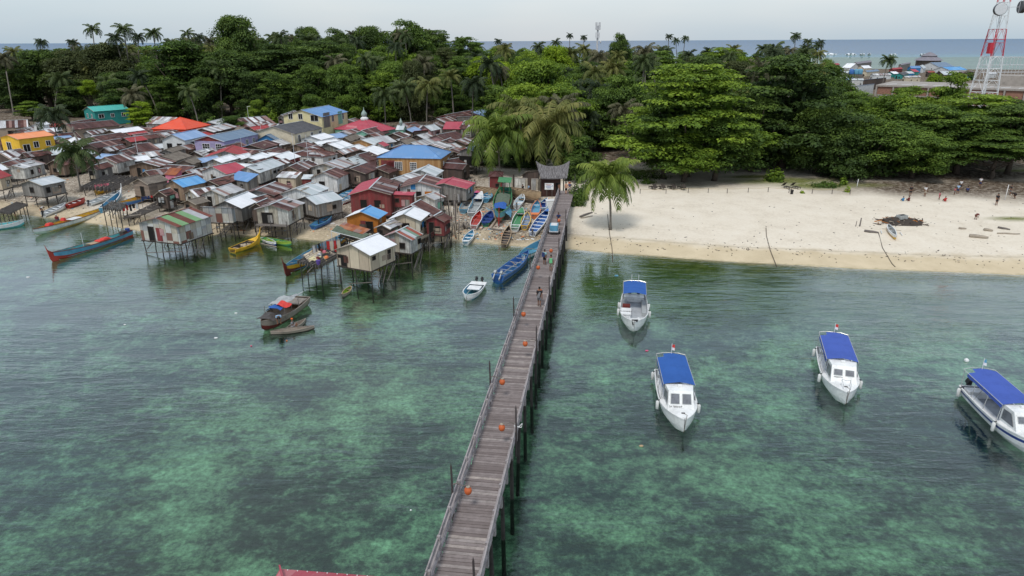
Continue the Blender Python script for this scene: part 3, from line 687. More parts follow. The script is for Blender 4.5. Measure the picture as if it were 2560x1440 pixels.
HS = [
 # A ridge near, B ridge far, C eave near, roof, wall, ridge height, label, options
 ((-15,303),(69,299),(-12,321),'roof_rust_striped','wall_tan',5.6,'long pale shed with a patchy white and rusty roof at the upper left edge',dict(stilts=0,wins=[('s',-.1,1.2,1.2,1.0)])),
 ((88,307),(114,303),(98,316),'roof_white','wall_white',5.4,'small white hut with white roof half hidden behind the left coconut palm',dict(stilts=0)),
 ((218,267),(307,261),(236,277),'roof_teal','wall_teal',6.8,'long turquoise house with turquoise roof at the forest edge',dict(stilts=0,frame='white_trim',wh=2.8,wins=[('s',-.65,1.5,1.4,1.1),('s',.0,1.5,.9,1.0),('s',.65,1.5,1.0,1.1),('g',-.4,1.5,.8,1.1),('g',.4,1.5,.8,1.1)],sub=1)),
 ((176,306),(232,296),(186,309),'roof_dark_rust','wall_dark_board',4.8,'dark maroon roofed shack just below the turquoise house',{}),
 ((165,310),(281,300),(187,322),'roof_dark_rust','wall_tan',5.2,'very long rust-brown roofed house with tan wall below the turquoise house',dict(stilts=0)),
 ((274,325),(345,316),(292,334),'roof_white','wall_brown_board',4.8,'long white-roofed house left of the bright yellow-green sapling',{}),
 ((18,337),(111,327),(45,349),'roof_orange','wall_yellow',6.6,'bright yellow house with flat orange roof at the left of the village',dict(stilts=0,wh=2.7,rise=(.2,.5),frame='white_trim',wins=[('s',-.1,1.5,1.0,1.2),('s',.6,1.5,.9,1.0),('s',-.66,1.0,1.3,1.5),('g',.2,1.3,1.6,1.6)],sub=1)),
 ((310,345),(354,339),(326,355),'roof_red','wall_dark_board',4.9,'small house with bright red roof beside the yellow-green sapling',{}),
 ((216,344),(302,331),(242,355),'roof_dark_rust','wall_dark_board',4.8,'dark rusty roofed house left of the small bright red roof',dict(roof2='roof_rust_mixed')),
 ((142,334),(189,330),(161,345),'roof_dark_rust','wall_dark_board',4.7,'dark rusty roofed shack touching the right end of the yellow house',{}),
 ((131,351),(163,346),(139,360),'roof_rust_mixed','wall_brown_board',4.6,'small brown shack with streaked rusty roof in front of the yellow house corner',{}),
 ((172,345),(200,341),(190,357),'roof_white','wall_white',4.6,'white hipped tin roof shack beside the bare palm trunk',dict(hip=True)),
 ((221,360),(302,346),(244,371),'roof_dark_rust','wall_dark_board',4.6,'wide dark rust roof with a pale ridge behind the short leafy palm',{}),
 ((259,370),(307,361),(268,379),'roof_rust_striped','wall_dark_board',4.4,'rusty roofed shack with a few pale stripes in the left village',{}),
 ((332,361),(375,356),(368,377),'roof_dark_rust','wall_grey_board',4.7,'plain dark rust roof over grey boards left of the white two-window house',{}),
 ((300,377),(337,367),(322,389),'roof_dark_rust','wall_whitewash',4.6,'dark rust roof over a whitewashed wall in the left village',{}),
 ((261,393),(311,383),(292,408),'roof_rust_striped','wall_whitewash',4.8,'striped rusty roof with orange edges over a cream wall above the drying racks',dict(wins=[('g',.1,.9,.7,.8)],trim='roof_orange_rust')),
 ((227,415),(268,405),(243,427),'roof_rust_mixed','wall_grey_board',4.2,'low brown-grey tin roof right of the short leafy palm',{}),
 ((-6,379),(52,372),(30,400),'roof_rust_striped','wall_dark_board',4.6,'dark roof with blue-grey zinc stripes below the yellow house at left edge',{}),
 ((56,383),(120,374),(62,402),'roof_rust_mixed','wall_dark_board',4.5,'wide rusty roof with pale streaks directly below the yellow house',{}),
 ((-15,350),(18,346),(0,364),'roof_dark_rust','wall_brown_board',4.6,'dark roof cut off by the left edge, beside the yellow house',{}),
 ((32,414),(88,401),(60,422),'roof_zinc_worn','wall_whitewash',4.6,'grey-white tin roofed stilt shack with pale panels at the left, above the blue-white roof',dict(wins=[('s',-.3,.9,.5,.7),('s',.4,.9,.5,.7)])),
 ((73,451),(134,439),(105,464),'roof_zinc_pale','wall_grey_board',4.6,'grey board stilt shack with a clean pale blue-white roof on the left sand',dict(wins=[('g',.1,.95,.7,.8),('s',-.6,.95,.6,.8),('s',.5,1.1,.5,.4)],wallx=[('s',.15,.7,1.4,1.0,'wall_tan')])),
 ((-30,432),(0,424),(0,447),'roof_red','wall_ply',5.0,'red-roofed plywood stilt house cut by the left edge',{}),
 ((-32,416),(0,409),(-8,430),'roof_white','wall_grey_board',4.9,'white roof sliver at the left edge behind the red-roofed stilt house',{}),
 ((4,408),(42,398),(18,417),'roof_rust_mixed','wall_dark_board',4.4,'brown and grey lean roof between the left edge and the grey-white shack',{}),
 ((384,291),(444,293),(362,309),'roof_zinc_worn','wall_grey_board',6.2,'streaked zinc roof over dark grey boards left of the orange-red house',dict(shed=True,rise=(.4,.7),wh=2.4)),
 ((404,318),(524,309),(466,324),'roof_vermilion','wall_vermilion',6.6,'bright orange-red house with hipped orange-red roof',dict(stilts=0,hip='pyr',wh=2.4,quad=((402,318),(466,324),(527,312),4.3),frame='white_trim',wins=[('s',-.3,1.4,.9,1.2),('s',.5,1.4,.9,1.2)])),
 ((429,336),(489,324),(462,352),'roof_pale_blue','wall_pale',6.2,'white house with light blue roof and black windows in the middle of the village',dict(wh=2.7,frame='metal_dark',wins=[('g',-.5,1.4,1.1,1.2),('g',.4,1.4,1.1,1.2),('s',-.4,1.4,1.0,1.3)],sub=1,trim='wood_pale')),
 ((519,340),(609,322),(560,354),'roof_slate_blue','wall_lilac',6.1,'long house with slate-blue roof and lilac arched porch with a white balustrade',dict(wh=2.6,roof2='roof_pale_blue',trim='white_trim',frame='white_trim',wins=[('g',-.6,1.3,1.3,1.5),('g',.25,1.3,1.7,1.5),('s',-.3,1.5,.9,1.0),('s',.3,1.5,.9,1.0),('s',.7,1.5,.9,1.0)],sub=2,gable='wall_red_board',wallx=[('g',-.62,.35,1.9,.8,'wall_cream'),('g',.35,.3,2.2,.6,'white_trim')])),
 ((519,305),(564,294),(554,308),'roof_zinc_worn','wall_grey_board',4.8,'black-streaked zinc roof at forest edge right of the orange-red house',{}),
 ((575,297),(665,290),(602,317),'roof_rust_striped','wall_whitewash',5.4,'large patchwork roof of zinc, yellow and rust stripes at the forest edge',dict(roof2='roof_zinc_worn')),
 ((504,321),(566,308),(534,331),'roof_zinc_worn','wall_dark_board',4.9,'blackened zinc roof between the orange-red house and the slate-blue roof',{}),
 ((682,316),(757,302),(738,329),'roof_dark_grey','wall_beige',6.8,'two-storey beige house with a smooth charcoal roof',dict(stilts=0,wh=3.0,frame='white_trim',wins=[('s',-.7,1.8,.9,1.4),('s',.2,1.8,.9,1.4),('s',.8,1.8,.9,1.2)],sub=1,hip=False)),
 ((672,318),(701,314),(710,332),'roof_white','wall_dark_board',5.6,'bright white roof panel against the left side of the charcoal roof',dict(shed=False)),
 ((753,275),(822,263),(805,292),'roof_blue','wall_cream',9.0,'large two-storey cream house with a bright blue roof beside the forest',dict(stilts=0,wh=4.2,rise=(.25,.5),frame='white_trim',wins=[('g',-.62,2.6,2.0,1.4),('g',.1,2.9,1.1,1.3),('g',.62,2.9,1.1,1.3),('s',-.2,2.4,1.0,1.5),('s',.6,2.4,1.0,1.5)],sub=1,wallx=[('s',-.65,2.0,3.0,3.4,'wall_grey_board'),('s',.4,1.9,2.2,3.0,'wall_mint')])),
 ((665,337),(702,328),(693,352),'roof_slate_blue','wall_blue',5.2,'small vivid blue walled house with blue-grey roof',dict(frame='wall_blue')),
 ((624,362),(667,349),(663,367),'roof_dark_rust','wall_dark_board',4.7,'roof half brown and half sky-blue beside the vivid blue walled house',dict(roof2='roof_sky_blue')),
 ((560,378),(583,363),(618,381),'roof_red','wall_whitewash',4.9,'faded red roof in front of the lilac porch with bamboo poles leaning on it',{}),
 ((648,380),(693,368),(682,390),'roof_dark_rust','wall_dark_board',4.5,'plain very dark brown roof just behind two adjoining white roofs',{}),
 ((620,394),(657,381),(646,402),'roof_white','wall_grey_board',4.5,'left one of the two adjoining white roofs in the middle of the village',{}),
 ((685,389),(723,378),(716,402),'roof_white','wall_red_board',4.7,'right one of the two adjoining white roofs, over dark red boards',{}),
 ((532,398),(577,386),(554,408),'roof_white','wall_whitewash',4.7,'clean white roof just behind the crimson-roofed white house',{}),
 ((530,416),(588,405),(566,436),'roof_crimson','wall_white',5.2,'white house with crimson roof and a single black window',dict(wh=2.3,wins=[('g',.05,1.2,.8,.9)])),
 ((616,417),(682,396),(650,433),'roof_zinc_pale','wall_whitewash',4.9,'large clean pale zinc roof right of the crimson-roofed white house',dict(wins=[('s',.2,1.1,.8,.4),('s',.5,1.1,.7,.4)])),
 ((597,427),(647,435),(570,447),'roof_blue','wall_grey_board',4.5,'shack with royal blue tin lean-to roof and one grey stripe',dict(shed=True,rise=(.2,.4))),
 ((404,390),(447,378),(440,402),'thatch','wall_grey_board',4.5,'thatched hut with a weathered palm leaf roof, uppermost but one of the thatched group',{}),
 ((413,374),(449,364),(432,381),'thatch','wall_grey_board',4.5,'small thatched roof just in front of the white two-window house',{}),
 ((459,401),(490,390),(483,411),'thatch','wall_woven',4.5,'thatched hut with bamboo poles leaning on it right of the larger thatched roof',{}),
 ((356,405),(399,392),(399,416),'roof_rust_striped','wall_brown_board',4.4,'red-brown roof with white stripes left of the thatched huts',{}),
 ((425,419),(456,421),(408,436),'roof_orange_rust','wall_pink',4.5,'small shack with orange rust lean-to roof and bright pink wall',dict(shed=True,rise=(.25,.5),wallx=[('g',.1,.8,1.6,1.1,'wall_rose')])),
 ((346,447),(399,436),(370,462),'thatch','wall_woven',4.6,'big woven-walled hut with a grey thatched roof at the edge of the left beach',dict(wh=2.0,wins=[('g',-.1,0,.7,1.5)])),
 ((430,451),(492,438),(457,468),'roof_sky_blue','wall_bamboo',4.7,'bamboo-walled stilt hut whose roof is half sky-blue tin and half thatch',dict(wh=2.1,wins=[('g',-.15,0,.75,1.7)])),
 ((528,475),(579,459),(562,490),'roof_zinc_worn','wall_whitewash',4.4,'white-walled shack with streaked zinc roof right of the half blue half thatch hut',{}),
 ((640,475),(689,454),(687,487),'roof_rust_mixed','wall_whitewash',4.5,'dark red rusted roof with one pale strip behind the white stilt house',{}),
 ((706,428),(755,430),(690,443),'roof_zinc_worn','wall_ply',4.4,'lean-to of black-striped zinc over a stained cream wall',dict(shed=True,rise=(.2,.4))),
 ((723,416),(758,401),(755,431),'roof_rust_striped','wall_brown_board',4.6,'red and white striped tin roof just behind the black-striped lean-to',{}),
 ((759,436),(773,436),(747,445),'roof_zinc_pale','wall_red_board',4.1,'tiny grey tin porch roof beside the white panelled shack',dict(shed=True,rise=(.3,.5))),
 ((562,502),(620,479),(605,522),'roof_white','wall_grey_board',4.5,'glossy white roof over teal and red boards behind the patchwork waterfront house',dict(wins=[('s',.3,.9,.5,.6),('s',.7,.9,.4,.6)],wallx=[('s',.1,.8,.7,.9,'wall_teal'),('s',.55,.9,.5,.7,'wall_red_board')])),
 ((388,545),(479,518),(447,564),'roof_green_rust','wall_tin_patch',4.7,'waterfront stilt house with rust and green striped roof and patched tin walls',dict(wh=2.1,wins=[('g',.42,0,.8,1.7)],wallx=[('g',.02,.9,.8,1.6,'wall_red_board')])),
 ((500,516),(580,518),(512,533),'roof_zinc_worn','wall_tin_patch',4.3,'tumbledown platform roofed with loose grey planks beside the patchwork waterfront house',dict(shed=True,rise=(.12,.25),wallx=[('s',.55,.7,.5,1.2,'wall_red_board'),('s',.8,.8,.45,1.1,'wall_pink')])),
 ((676,512),(719,493),(723,525),'roof_rust_striped','wall_whitewash',4.6,'open-fronted white slatted stilt shack with red and grey striped roof',dict(wh=1.9,wins=[('g',.35,0,1.5,1.4)],deck=.8)),
 ((739,471),(784,454),(782,487),'roof_zinc_pale','wall_white',5.0,'clean white board stilt house with a life ring hanging on its corner',dict(wh=2.6,roof2='roof_zinc_worn',wins=[('g',.05,1.3,1.0,1.0),('s',-.75,1.5,.55,.7)])),
 ((775,340),(810,332),(803,350),'roof_white','wall_pale',4.9,'white-roofed white hut in front of the beige two-storey house',dict(frame='metal_dark')),
 ((739,361),(767,354),(767,370),'roof_dark_rust','wall_brown_board',4.5,'small brown roof with a green ridge strip below the beige house',{}),
 ((764,376),(805,367),(809,391),'roof_rust_mixed','wall_white',4.8,'hipped rusty roof with an orange and white ridge over white walls',dict(hip=True)),
 ((820,360),(856,351),(850,372),'roof_white','wall_grey_board',4.7,'white roof over grey boards left of the orange-brown wall',{}),
 ((861,343),(889,334),(875,356),'thatch','wall_brown_board',4.7,'thatched roof in the upper middle of the village below the red mosque roof',{}),
 ((902,349),(931,343),(936,361),'roof_zinc_pale','wall_honey_board',5.0,'pale striped tin roof over a tall orange-brown plywood wall',dict(wh=2.6)),
 ((934,343),(968,339),(962,354),'roof_zinc_worn','wall_whitewash',4.7,'streaked pale tin roof below the right side of the red mosque roof',{}),
 ((944,357),(957,353),(962,366),'roof_crimson','wall_white',4.4,'tiny red porch roof over a white wall in the right-centre of the village',{}),
 ((902,374),(934,363),(946,384),'roof_white','wall_dark_board',4.6,'roof of one white and one weathered half left of the blue hipped roof',dict(roof2='roof_rust_mixed')),
 ((891,387),(923,379),(925,402),'roof_dark_rust','wall_rose',4.6,'dark brown roof touching the left corner of the blue hipped roof',{}),
 ((869,396),(897,388),(895,414),'roof_zinc_pale','wall_grey_board',4.5,'pale zinc roof wedged between dark brown roofs left of the honey-wood house',{}),
 ((809,409),(859,393),(854,417),'roof_zinc_worn','wall_whitewash',4.5,'zinc roof with red rust stripes and a sky-blue ridge',dict(roof2='roof_rust_striped')),
 ((876,421),(916,407),(914,435),'roof_dark_rust','wall_dark_board',4.7,'dark brown roofed shack with a row of laundry under its eave',{}),
 ((807,431),(839,418),(843,446),'roof_rust_mixed','wall_white',4.8,'shack with a mottled rust roof and a white gable panel painted with a black patch',dict(wh=2.2,wins=[('g',.2,1.1,.9,1.0)])),
 ((850,303),(889,295),(874,311),'roof_rust_mixed','wall_grey_board',5.2,'grey board shed with orange and zinc striped roof left of the mosque',{}),
 ((856,328),(899,319),(876,335),'roof_rust_striped','wall_whitewash',4.7,'red striped tin roof with white barge boards left below the mosque',dict(trim='white_trim')),
 ((904,326),(945,316),(936,341),'roof_dark_rust','wall_mint',5.0,'brown-red roof with white barge boards and mint walls in front of the mosque',dict(trim='white_trim')),
 ((1061,315),(1086,310),(1079,328),'roof_zinc_pale','wall_rose',4.6,'pale tin roof right of the mosque over reddish walls',{}),
 ((1036,327),(1073,324),(1032,333),'roof_red','wall_dark_board',4.3,'flat bright red lean-to roof in front of the pale tin roof right of the mosque',dict(shed=True,rise=(.15,.4))),
 ((1114,304),(1157,304),(1102,321),'roof_crimson','wall_dark_board',4.9,'deep red tin roof right of the mosque beside the rusty striped one',dict(shed=True,rise=(.2,.5))),
 ((1159,301),(1191,302),(1146,322),'roof_rust_mixed','wall_grey_board',5.4,'rusty striped roof over grey board upper wall at the right end of the village',dict(shed=True,rise=(.2,.5),wh=2.4,frame='white_trim')),
 ((1092,297),(1140,288),(1112,307),'roof_rust_striped','wall_brown_board',4.9,'white and red striped roof behind the deep red roof',{}),
 ((1142,292),(1187,290),(1133,303),'roof_zinc_pale','wall_grey_board',4.9,'flat pale zinc roof behind the rusty striped roof at the right end of village',dict(shed=True,rise=(.12,.4))),
 ((1112,287),(1180,275),(1140,291),'roof_dark_rust','wall_red_board',5.3,'long house with red wall and brown roof at the upper right of the village',{}),
 ((1178,280),(1208,273),(1212,292),'roof_pale_blue','wall_rose',5.2,'pale blue roof half hidden behind the tall leaning palms',{}),
 ((1090,337),(1139,328),(1122,354),'roof_dark_rust','wall_rose',4.9,'dark rust roofed grey and pink house behind the blue hipped roof',{}),
 ((1028,357),(1073,346),(1056,371),'roof_zinc_worn','wall_dark_board',4.7,'zinc and rust gabled roof just behind the blue hipped roof',dict(roof2='roof_zinc_pale')),
 ((1075,361),(1096,353),(1112,374),'roof_zinc_worn','wall_grey_board',4.8,'weathered grey tin roof touching the back of the blue hipped roof',{}),
 ((1000,350),(1030,345),(1019,362),'thatch','wall_grey_board',4.5,'thatched roof behind the blue hipped roof on the left',{}),
 ((1165,370),(1191,359),(1186,379),'roof_pale_blue','wall_grey_board',6.2,'grey raised house with a dark porch and blue roof beside the coconut palms',dict(wh=2.8,roof2='roof_crimson',wins=[('g',-.1,1.1,3.0,1.6)])),
 ((1050,425),(1073,411),(1088,440),'roof_zinc_pale','wall_whitewash',4.7,'small zinc gable right below the window of the honey-wood house',{}),
 ((985,447),(1034,430),(1007,455),'roof_zinc_worn','wall_tin_patch',4.3,'scrap-covered roof of loose tin and tyres behind the red board house',{}),
 ((1047,456),(1067,435),(1103,467),'roof_rust_mixed','wall_white',4.8,'white panelled house with a sky-blue gable square and a rusty roof with white ridge',dict(wh=2.2,wins=[('g',.05,0,.7,1.6)],wallx=[('g',.32,2.35,.7,.75,'wall_blue'),('g',-.45,.9,1.1,1.6,'wall_orange')])),
 ((1109,458),(1133,443),(1167,472),'roof_crimson','wall_grey_board',4.5,'dusty crimson roof over hanging grey cloths at the right tip of the village',dict(rise=(.2,.4))),
 ((923,472),(953,442),(979,484),'roof_rust_mixed','wall_red_board',5.2,'tall dark red board house with rusty right roof slope and red and white left slope',dict(wh=2.9,roof2='roof_crimson',wins=[('g',.35,1.6,.95,1.2),('g',-.35,1.6,.95,1.1)],frame='wall_red_board')),
 ((989,478),(1040,480),(979,485),'roof_crimson','wall_red_board',4.3,'low annex with a flat crimson roof joined to the dark red board house',dict(shed=True,rise=(.12,.3))),
 ((902,529),(927,514),(946,547),'roof_sky_blue','wall_orange',4.4,'shack with one white slope and one rusty slope patched with sky-blue, orange wall',dict(roof2='roof_white',wins=[('g',-.45,0,.9,1.3)],wallx=[('g',-.05,.8,.7,1.3,'wall_red_board')])),
 ((1009,535),(1035,516),(1052,553),'roof_white','wall_ply',4.6,'tan plywood stilt house with a clean white roof and a yellow cloth in its window',dict(wh=2.1,wins=[('g',-.05,1.3,.9,.8),('s',-.7,1.1,.35,.6),('s',.0,1.1,.35,.6)])),
 ((1028,512),(1052,499),(1079,541),'roof_rust_mixed','wall_red_board',4.8,'brown house with a long white-edged rusty roof behind the white-roofed tan house',dict(trim='white_trim')),
 ((989,580),(1020,565),(1026,606),'roof_patchwork','wall_whitewash',4.2,'waterfront shack with orange, red and green patched roof beside the cream house',dict(wh=1.6,rise=(.2,.4))),
 ((877,611),(946,584),(926,639),'roof_white','wall_ply',4.5,'foremost cream plywood stilt house with a spotless white roof over the water',dict(wh=1.75,roof2='wood_pale',wins=[('g',.68,0,1.1,1.2),('s',-.72,1.25,.45,.36),('s',.52,1.25,.45,.36)],wallx=[('g',.9,.45,.5,.9,'wood_pale')])),

 ((0,0),(1,0),(0,1),'roof_blue','wall_honey_board',6.9,'large raised honey-brown wooden house with a blue hipped roof',dict(hip=True,wh=2.9,quad=((1139,380),(1103,397),(942,394),5.3),frame='white_trim',trim='wall_honey_board',wins=[('s',.36,1.5,1.3,1.4),('s',-.12,1.5,1.1,1.3),('g',-.6,1.4,.6,1.4),('g',.4,1.4,.6,1.4)],sub=3,wallx=[('s',.70,1.35,2.4,2.2,'wall_red_board'),('s',.60,1.2,1.3,1.9,'wall_pink')])),
 ((0,0),(1,0),(0,1),'roof_crimson','wall_mint',6.6,'mosque with a wide crimson hipped roof crowned by a grey-green onion dome',dict(hip='pyr',stilts=0,wh=2.6,quad=((893,314),(935,331),(992,322),4.2),frame='white_trim')),
 ((993,313),(1012,313),(996,321),'roof_zinc_pale','wall_mint',5.4,'small mint green kiosk with its own little onion dome beside the mosque',dict(stilts=0,wh=2.4,rise=(.2,.4))),
 ((702,288),(742,274),(700,292),'roof_rust_striped','wall_grey_board',5.6,'long low rusty tin roof reaching behind the left side of the big blue roof',dict(lmax=14)),
 ((876,256),(932,249),(901,262),'roof_zinc_pale','wall_dark_board',6.4,'dark board shed with a pale roof at the forest edge behind the mosque',dict(wh=2.2)),
 ((590,435),(640,437),(585,440),'roof_zinc_worn','wall_grey_board',3.8,'low grey tin lean-to in front of the large clean pale zinc roof',dict(shed=True,rise=(.2,.4))),
 ((861,555),(926,573),(846,566),'roof_orange_rust','wall_dark_board',3.3,'low rust-orange awning sloping above the green net behind the cream house',dict(shed=True,rise=(.2,.35),wh=1.2,wins=[])),
 ((640,508),(668,496),(655,520),'roof_rust_mixed','wall_dark_board',4.2,'dark low shack between the glossy white roof and the open-fronted shack',{}),
 ((398,478),(425,470),(412,488),'roof_rust_mixed','wall_dark_board',3.9,'small dark annex in front of the bamboo-walled hut',{}),
 ((955,562),(985,548),(975,574),'roof_zinc_worn','wall_dark_board',4.0,'dark netted shack joined to the left of the white-roofed tan house',{}),
 ((1085,540),(1104,529),(1112,555),'roof_rust_mixed','wall_red_board',4.2,'narrow red-brown shack at the walkway right of the tan house',{}),
 ((470,500),(505,492),(490,512),'thatch','wall_brown_board',4.0,'small thatched hut behind the patchwork waterfront house',{}),
 ((1062,488),(1090,480),(1088,500),'roof_zinc_worn','wall_whitewash',4.0,'small whitewashed lean-to in front of the white panelled house',{}),
]
HD = {}
for row in HS:
    A, B, Cc, roof, wall, zr, lab, kw = row
    kw = dict(kw); kw['stilts'] = bool(kw.get('stilts', True))
    HD[lab] = house(A, B, Cc, roof, wall, zr, lab, group=kw.pop('group', None), **kw)
for h_ in HINFO:
    if h_[1] >= 12 or h_[2] > 5 or h_[4] > 6: print('HOUSE', h_)

# domes, life ring and other fixtures belonging to houses
paint('dome_green', (.28, .36, .33), .5, .2)
md = HD['mosque with a wide crimson hipped roof crowned by a grey-green onion dome']
m = MB(); m.lathe([(.9, -.3), (.95, .1), (.5, .5)], 8, (0, 0, md['zt'])); m.build('dome_base', 'white_trim', md['t'])
m = MB(); m.lathe([(.45, .5), (.62, .7), (.72, 1.0), (.62, 1.35), (.32, 1.75), (.1, 2.1), (.03, 2.7)], 12, (0, 0, md['zt'])); m.build('dome', 'dome_green', md['t'], True)
kd = HD['small mint green kiosk with its own little onion dome beside the mosque']
MB().lathe([(.3, -.2), (.3, .3), (.42, .5), (.45, .75), (.2, 1.1), (.04, 1.6)], 10, (0, 0, kd['zt'])).build('dome', 'dome_green', kd['t'], True)
wd = HD['clean white board stilt house with a life ring hanging on its corner']
pts = [(wd['hx'] + .12, wd['sg'] * wd['wy'] + .12 * wd['sg'] + .0, 1.5 + 0)]
m = MB(); m.tube([(wd['hx'] + .1 + .33 * math.cos(a), wd['sg'] * (wd['wy'] + .12), 1.7 + .33 * math.sin(a)) for a in [k * PI / 6 for k in range(13)]], .09, 6, False); m.build('life_ring', 'wall_tan', wd['t'], True)
# low shacks that fill the gaps of the village
fr_ = random.Random(5); cen = [(h['ctr'].x, h['ctr'].y, max(h['hx'], h['W'])) for h in HD.values()]
shorts = []
for lab, h in HD.items():
    sl_ = lab
    for cut in (' beside', ' behind', ' left', ' right', ' below', ' at ', ' over ', ' in ', ' just', ' touching', ' on ', ' between', ' cut', ' wedged', ' half ', ' reaching', ' joined', ' with a few', ' against', ' directly', ' whose', ' crowned', ' above', ' hanging', ' sloping'): sl_ = sl_.split(cut)[0]
    if len(sl_.split()) < 10: shorts.append((sl_, h['ctr'].x, h['ctr'].y))
poly = [(0, 400), (60, 330), (130, 312), (330, 312), (520, 322), (700, 332), (860, 332), (1150, 312), (1180, 340), (1170, 420), (1130, 470), (1000, 470), (900, 452), (860, 500), (840, 560), (640, 560), (520, 530), (430, 500), (340, 440), (250, 430), (180, 440), (60, 440)]
pw = [P(u, v, 1.3) for u, v in poly]
def inside(x, y):
    c = False; j = len(pw) - 1
    for i in range(len(pw)):
        if (pw[i].y > y) != (pw[j].y > y) and x < (pw[j].x - pw[i].x) * (y - pw[i].y) / (pw[j].y - pw[i].y) + pw[i].x: c = not c
        j = i
    return c
nf = 0; used_lab = set()
for tr_ in range(14000):
    x = fr_.uniform(-130, 0); y = fr_.uniform(90, 185)
    if not inside(x, y): continue
    if any((x - a) ** 2 + (y - b) ** 2 < (max(2.7, c * .62 + 1.3)) ** 2 for a, b, c in cen): continue
    near = sorted(shorts, key=lambda q: (q[1] - x) ** 2 + (q[2] - y) ** 2)
    an = math.atan2(x, y); up = proj((x, y, 2))[0]; done = None
    for q in near[:8]:
        uq, vq = proj((q[1], q[2], 2)); vp = proj((x, y, 2))[1]
        rel = 'left of' if up < uq - 18 else ('right of' if up > uq + 18 else ('behind' if y > q[2] else 'in front of'))
        l_ = f'low shack squeezed {rel} the {q[0]}'
        if l_ not in used_lab and len(l_.split()) <= 16: done = l_; break
    if not done: continue
    used_lab.add(done); ang = math.radians(fr_.choice((68, 72, 60, 75, 160, 50))) ; L_ = fr_.uniform(3.6, 6.0); W_ = fr_.uniform(1.6, 2.5); zr = fr_.uniform(3.9, 4.35); sl_ = fr_.uniform(.3, .42)
    d_ = Vector((math.cos(ang), math.sin(ang), 0)); n_ = Vector((d_.y, -d_.x, 0)); c_ = Vector((x, y, zr)); a_ = c_ - d_ * L_ / 2
    hh = house(proj(a_), proj(c_ + d_ * L_ / 2), proj(a_ + n_ * W_ - Vector((0, 0, W_ * sl_))), fr_.choice(['roof_dark_rust'] * 3 + ['roof_rust_mixed'] * 3 + ['roof_rust_striped'] * 2 + ['roof_zinc_worn'] * 2 + ['thatch', 'roof_white', 'roof_zinc_pale', 'roof_red', 'roof_pale_blue']), fr_.choice(['wall_dark_board', 'wall_grey_board', 'wall_brown_board', 'wall_whitewash', 'wall_dark_board']), zr, done, group='low shacks filling the village')
    cen.append((x, y, max(L_ / 2, W_))); nf += 1
    if nf > 115: break
# ---------------------------------------------------------------- vegetation
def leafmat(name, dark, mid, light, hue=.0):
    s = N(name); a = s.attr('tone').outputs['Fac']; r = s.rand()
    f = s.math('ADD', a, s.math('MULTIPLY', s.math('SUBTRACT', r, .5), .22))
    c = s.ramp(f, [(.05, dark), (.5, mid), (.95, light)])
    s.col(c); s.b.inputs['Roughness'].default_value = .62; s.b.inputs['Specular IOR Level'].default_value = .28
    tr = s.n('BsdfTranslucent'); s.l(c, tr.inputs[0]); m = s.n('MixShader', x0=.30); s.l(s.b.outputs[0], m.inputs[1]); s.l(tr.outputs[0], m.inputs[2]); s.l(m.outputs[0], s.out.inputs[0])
leafmat('leaf_dark', (.023, .045, .012), (.058, .102, .023), (.15, .23, .040))
leafmat('leaf_mid', (.025, .050, .012), (.075, .135, .023), (.19, .29, .043))
leafmat('leaf_bright', (.034, .072, .012), (.12, .20, .022), (.30, .42, .045))
leafmat('leaf_lime', (.09, .15, .012), (.20, .31, .018), (.34, .46, .03))
leafmat('leaf_olive', (.030, .042, .014), (.065, .085, .028), (.11, .13, .045))
leafmat('frond_green', (.028, .050, .016), (.062, .095, .030), (.12, .155, .05))
leafmat('frond_dark', (.016, .030, .013), (.035, .058, .024), (.075, .10, .042))
leafmat('frond_yellow', (.055, .075, .018), (.12, .145, .035), (.24, .23, .07))
leafmat('frond_fresh', (.055, .095, .015), (.13, .19, .03), (.27, .33, .06))
leafmat('frond_dry', (.05, .05, .026), (.105, .105, .055), (.19, .18, .10))
paint('bark', (.10, .08, .065), .95, .4, .1, 3); paint('palm_bark', (.21, .19, .165), .95, .35, .1, 6); paint('bark_dark', (.035, .028, .024), .95, .3)

def leaf_mesh(name, P0, Nn, size, tone, mat, aspect=.62, rs=None):
    """many diamond leaf clumps: centres P0 (n,3), normals Nn (n,3)"""
    n = len(P0); Nn = Nn / np.linalg.norm(Nn, axis=1, keepdims=True)
    t = rs.normal(size=(n, 3)); t -= (t * Nn).sum(1, keepdims=True) * Nn; t /= np.linalg.norm(t, axis=1, keepdims=True); b = np.cross(Nn, t)
    sz = size[:, None]; bend = Nn * sz * .18
    q = np.stack([P0 - t * sz * .5 - bend, P0 + b * sz * aspect * .5, P0 + t * sz * .5 - bend, P0 - b * sz * aspect * .5], 1).reshape(-1, 3)
    me = bpy.data.meshes.new(name); me.vertices.add(4 * n); me.vertices.foreach_set('co', q.astype(np.float32).reshape(-1))
    me.loops.add(4 * n); me.loops.foreach_set('vertex_index', np.arange(4 * n, dtype=np.int32)); me.polygons.add(n)
    me.polygons.foreach_set('loop_start', np.arange(0, 4 * n, 4, dtype=np.int32)); me.polygons.foreach_set('loop_total', np.full(n, 4, dtype=np.int32))
    a = me.attributes.new('tone', 'FLOAT', 'POINT'); a.data.foreach_set('value', np.repeat(tone, 4).astype(np.float32))
    me.update(); me.materials.append(MATS[mat]); return me

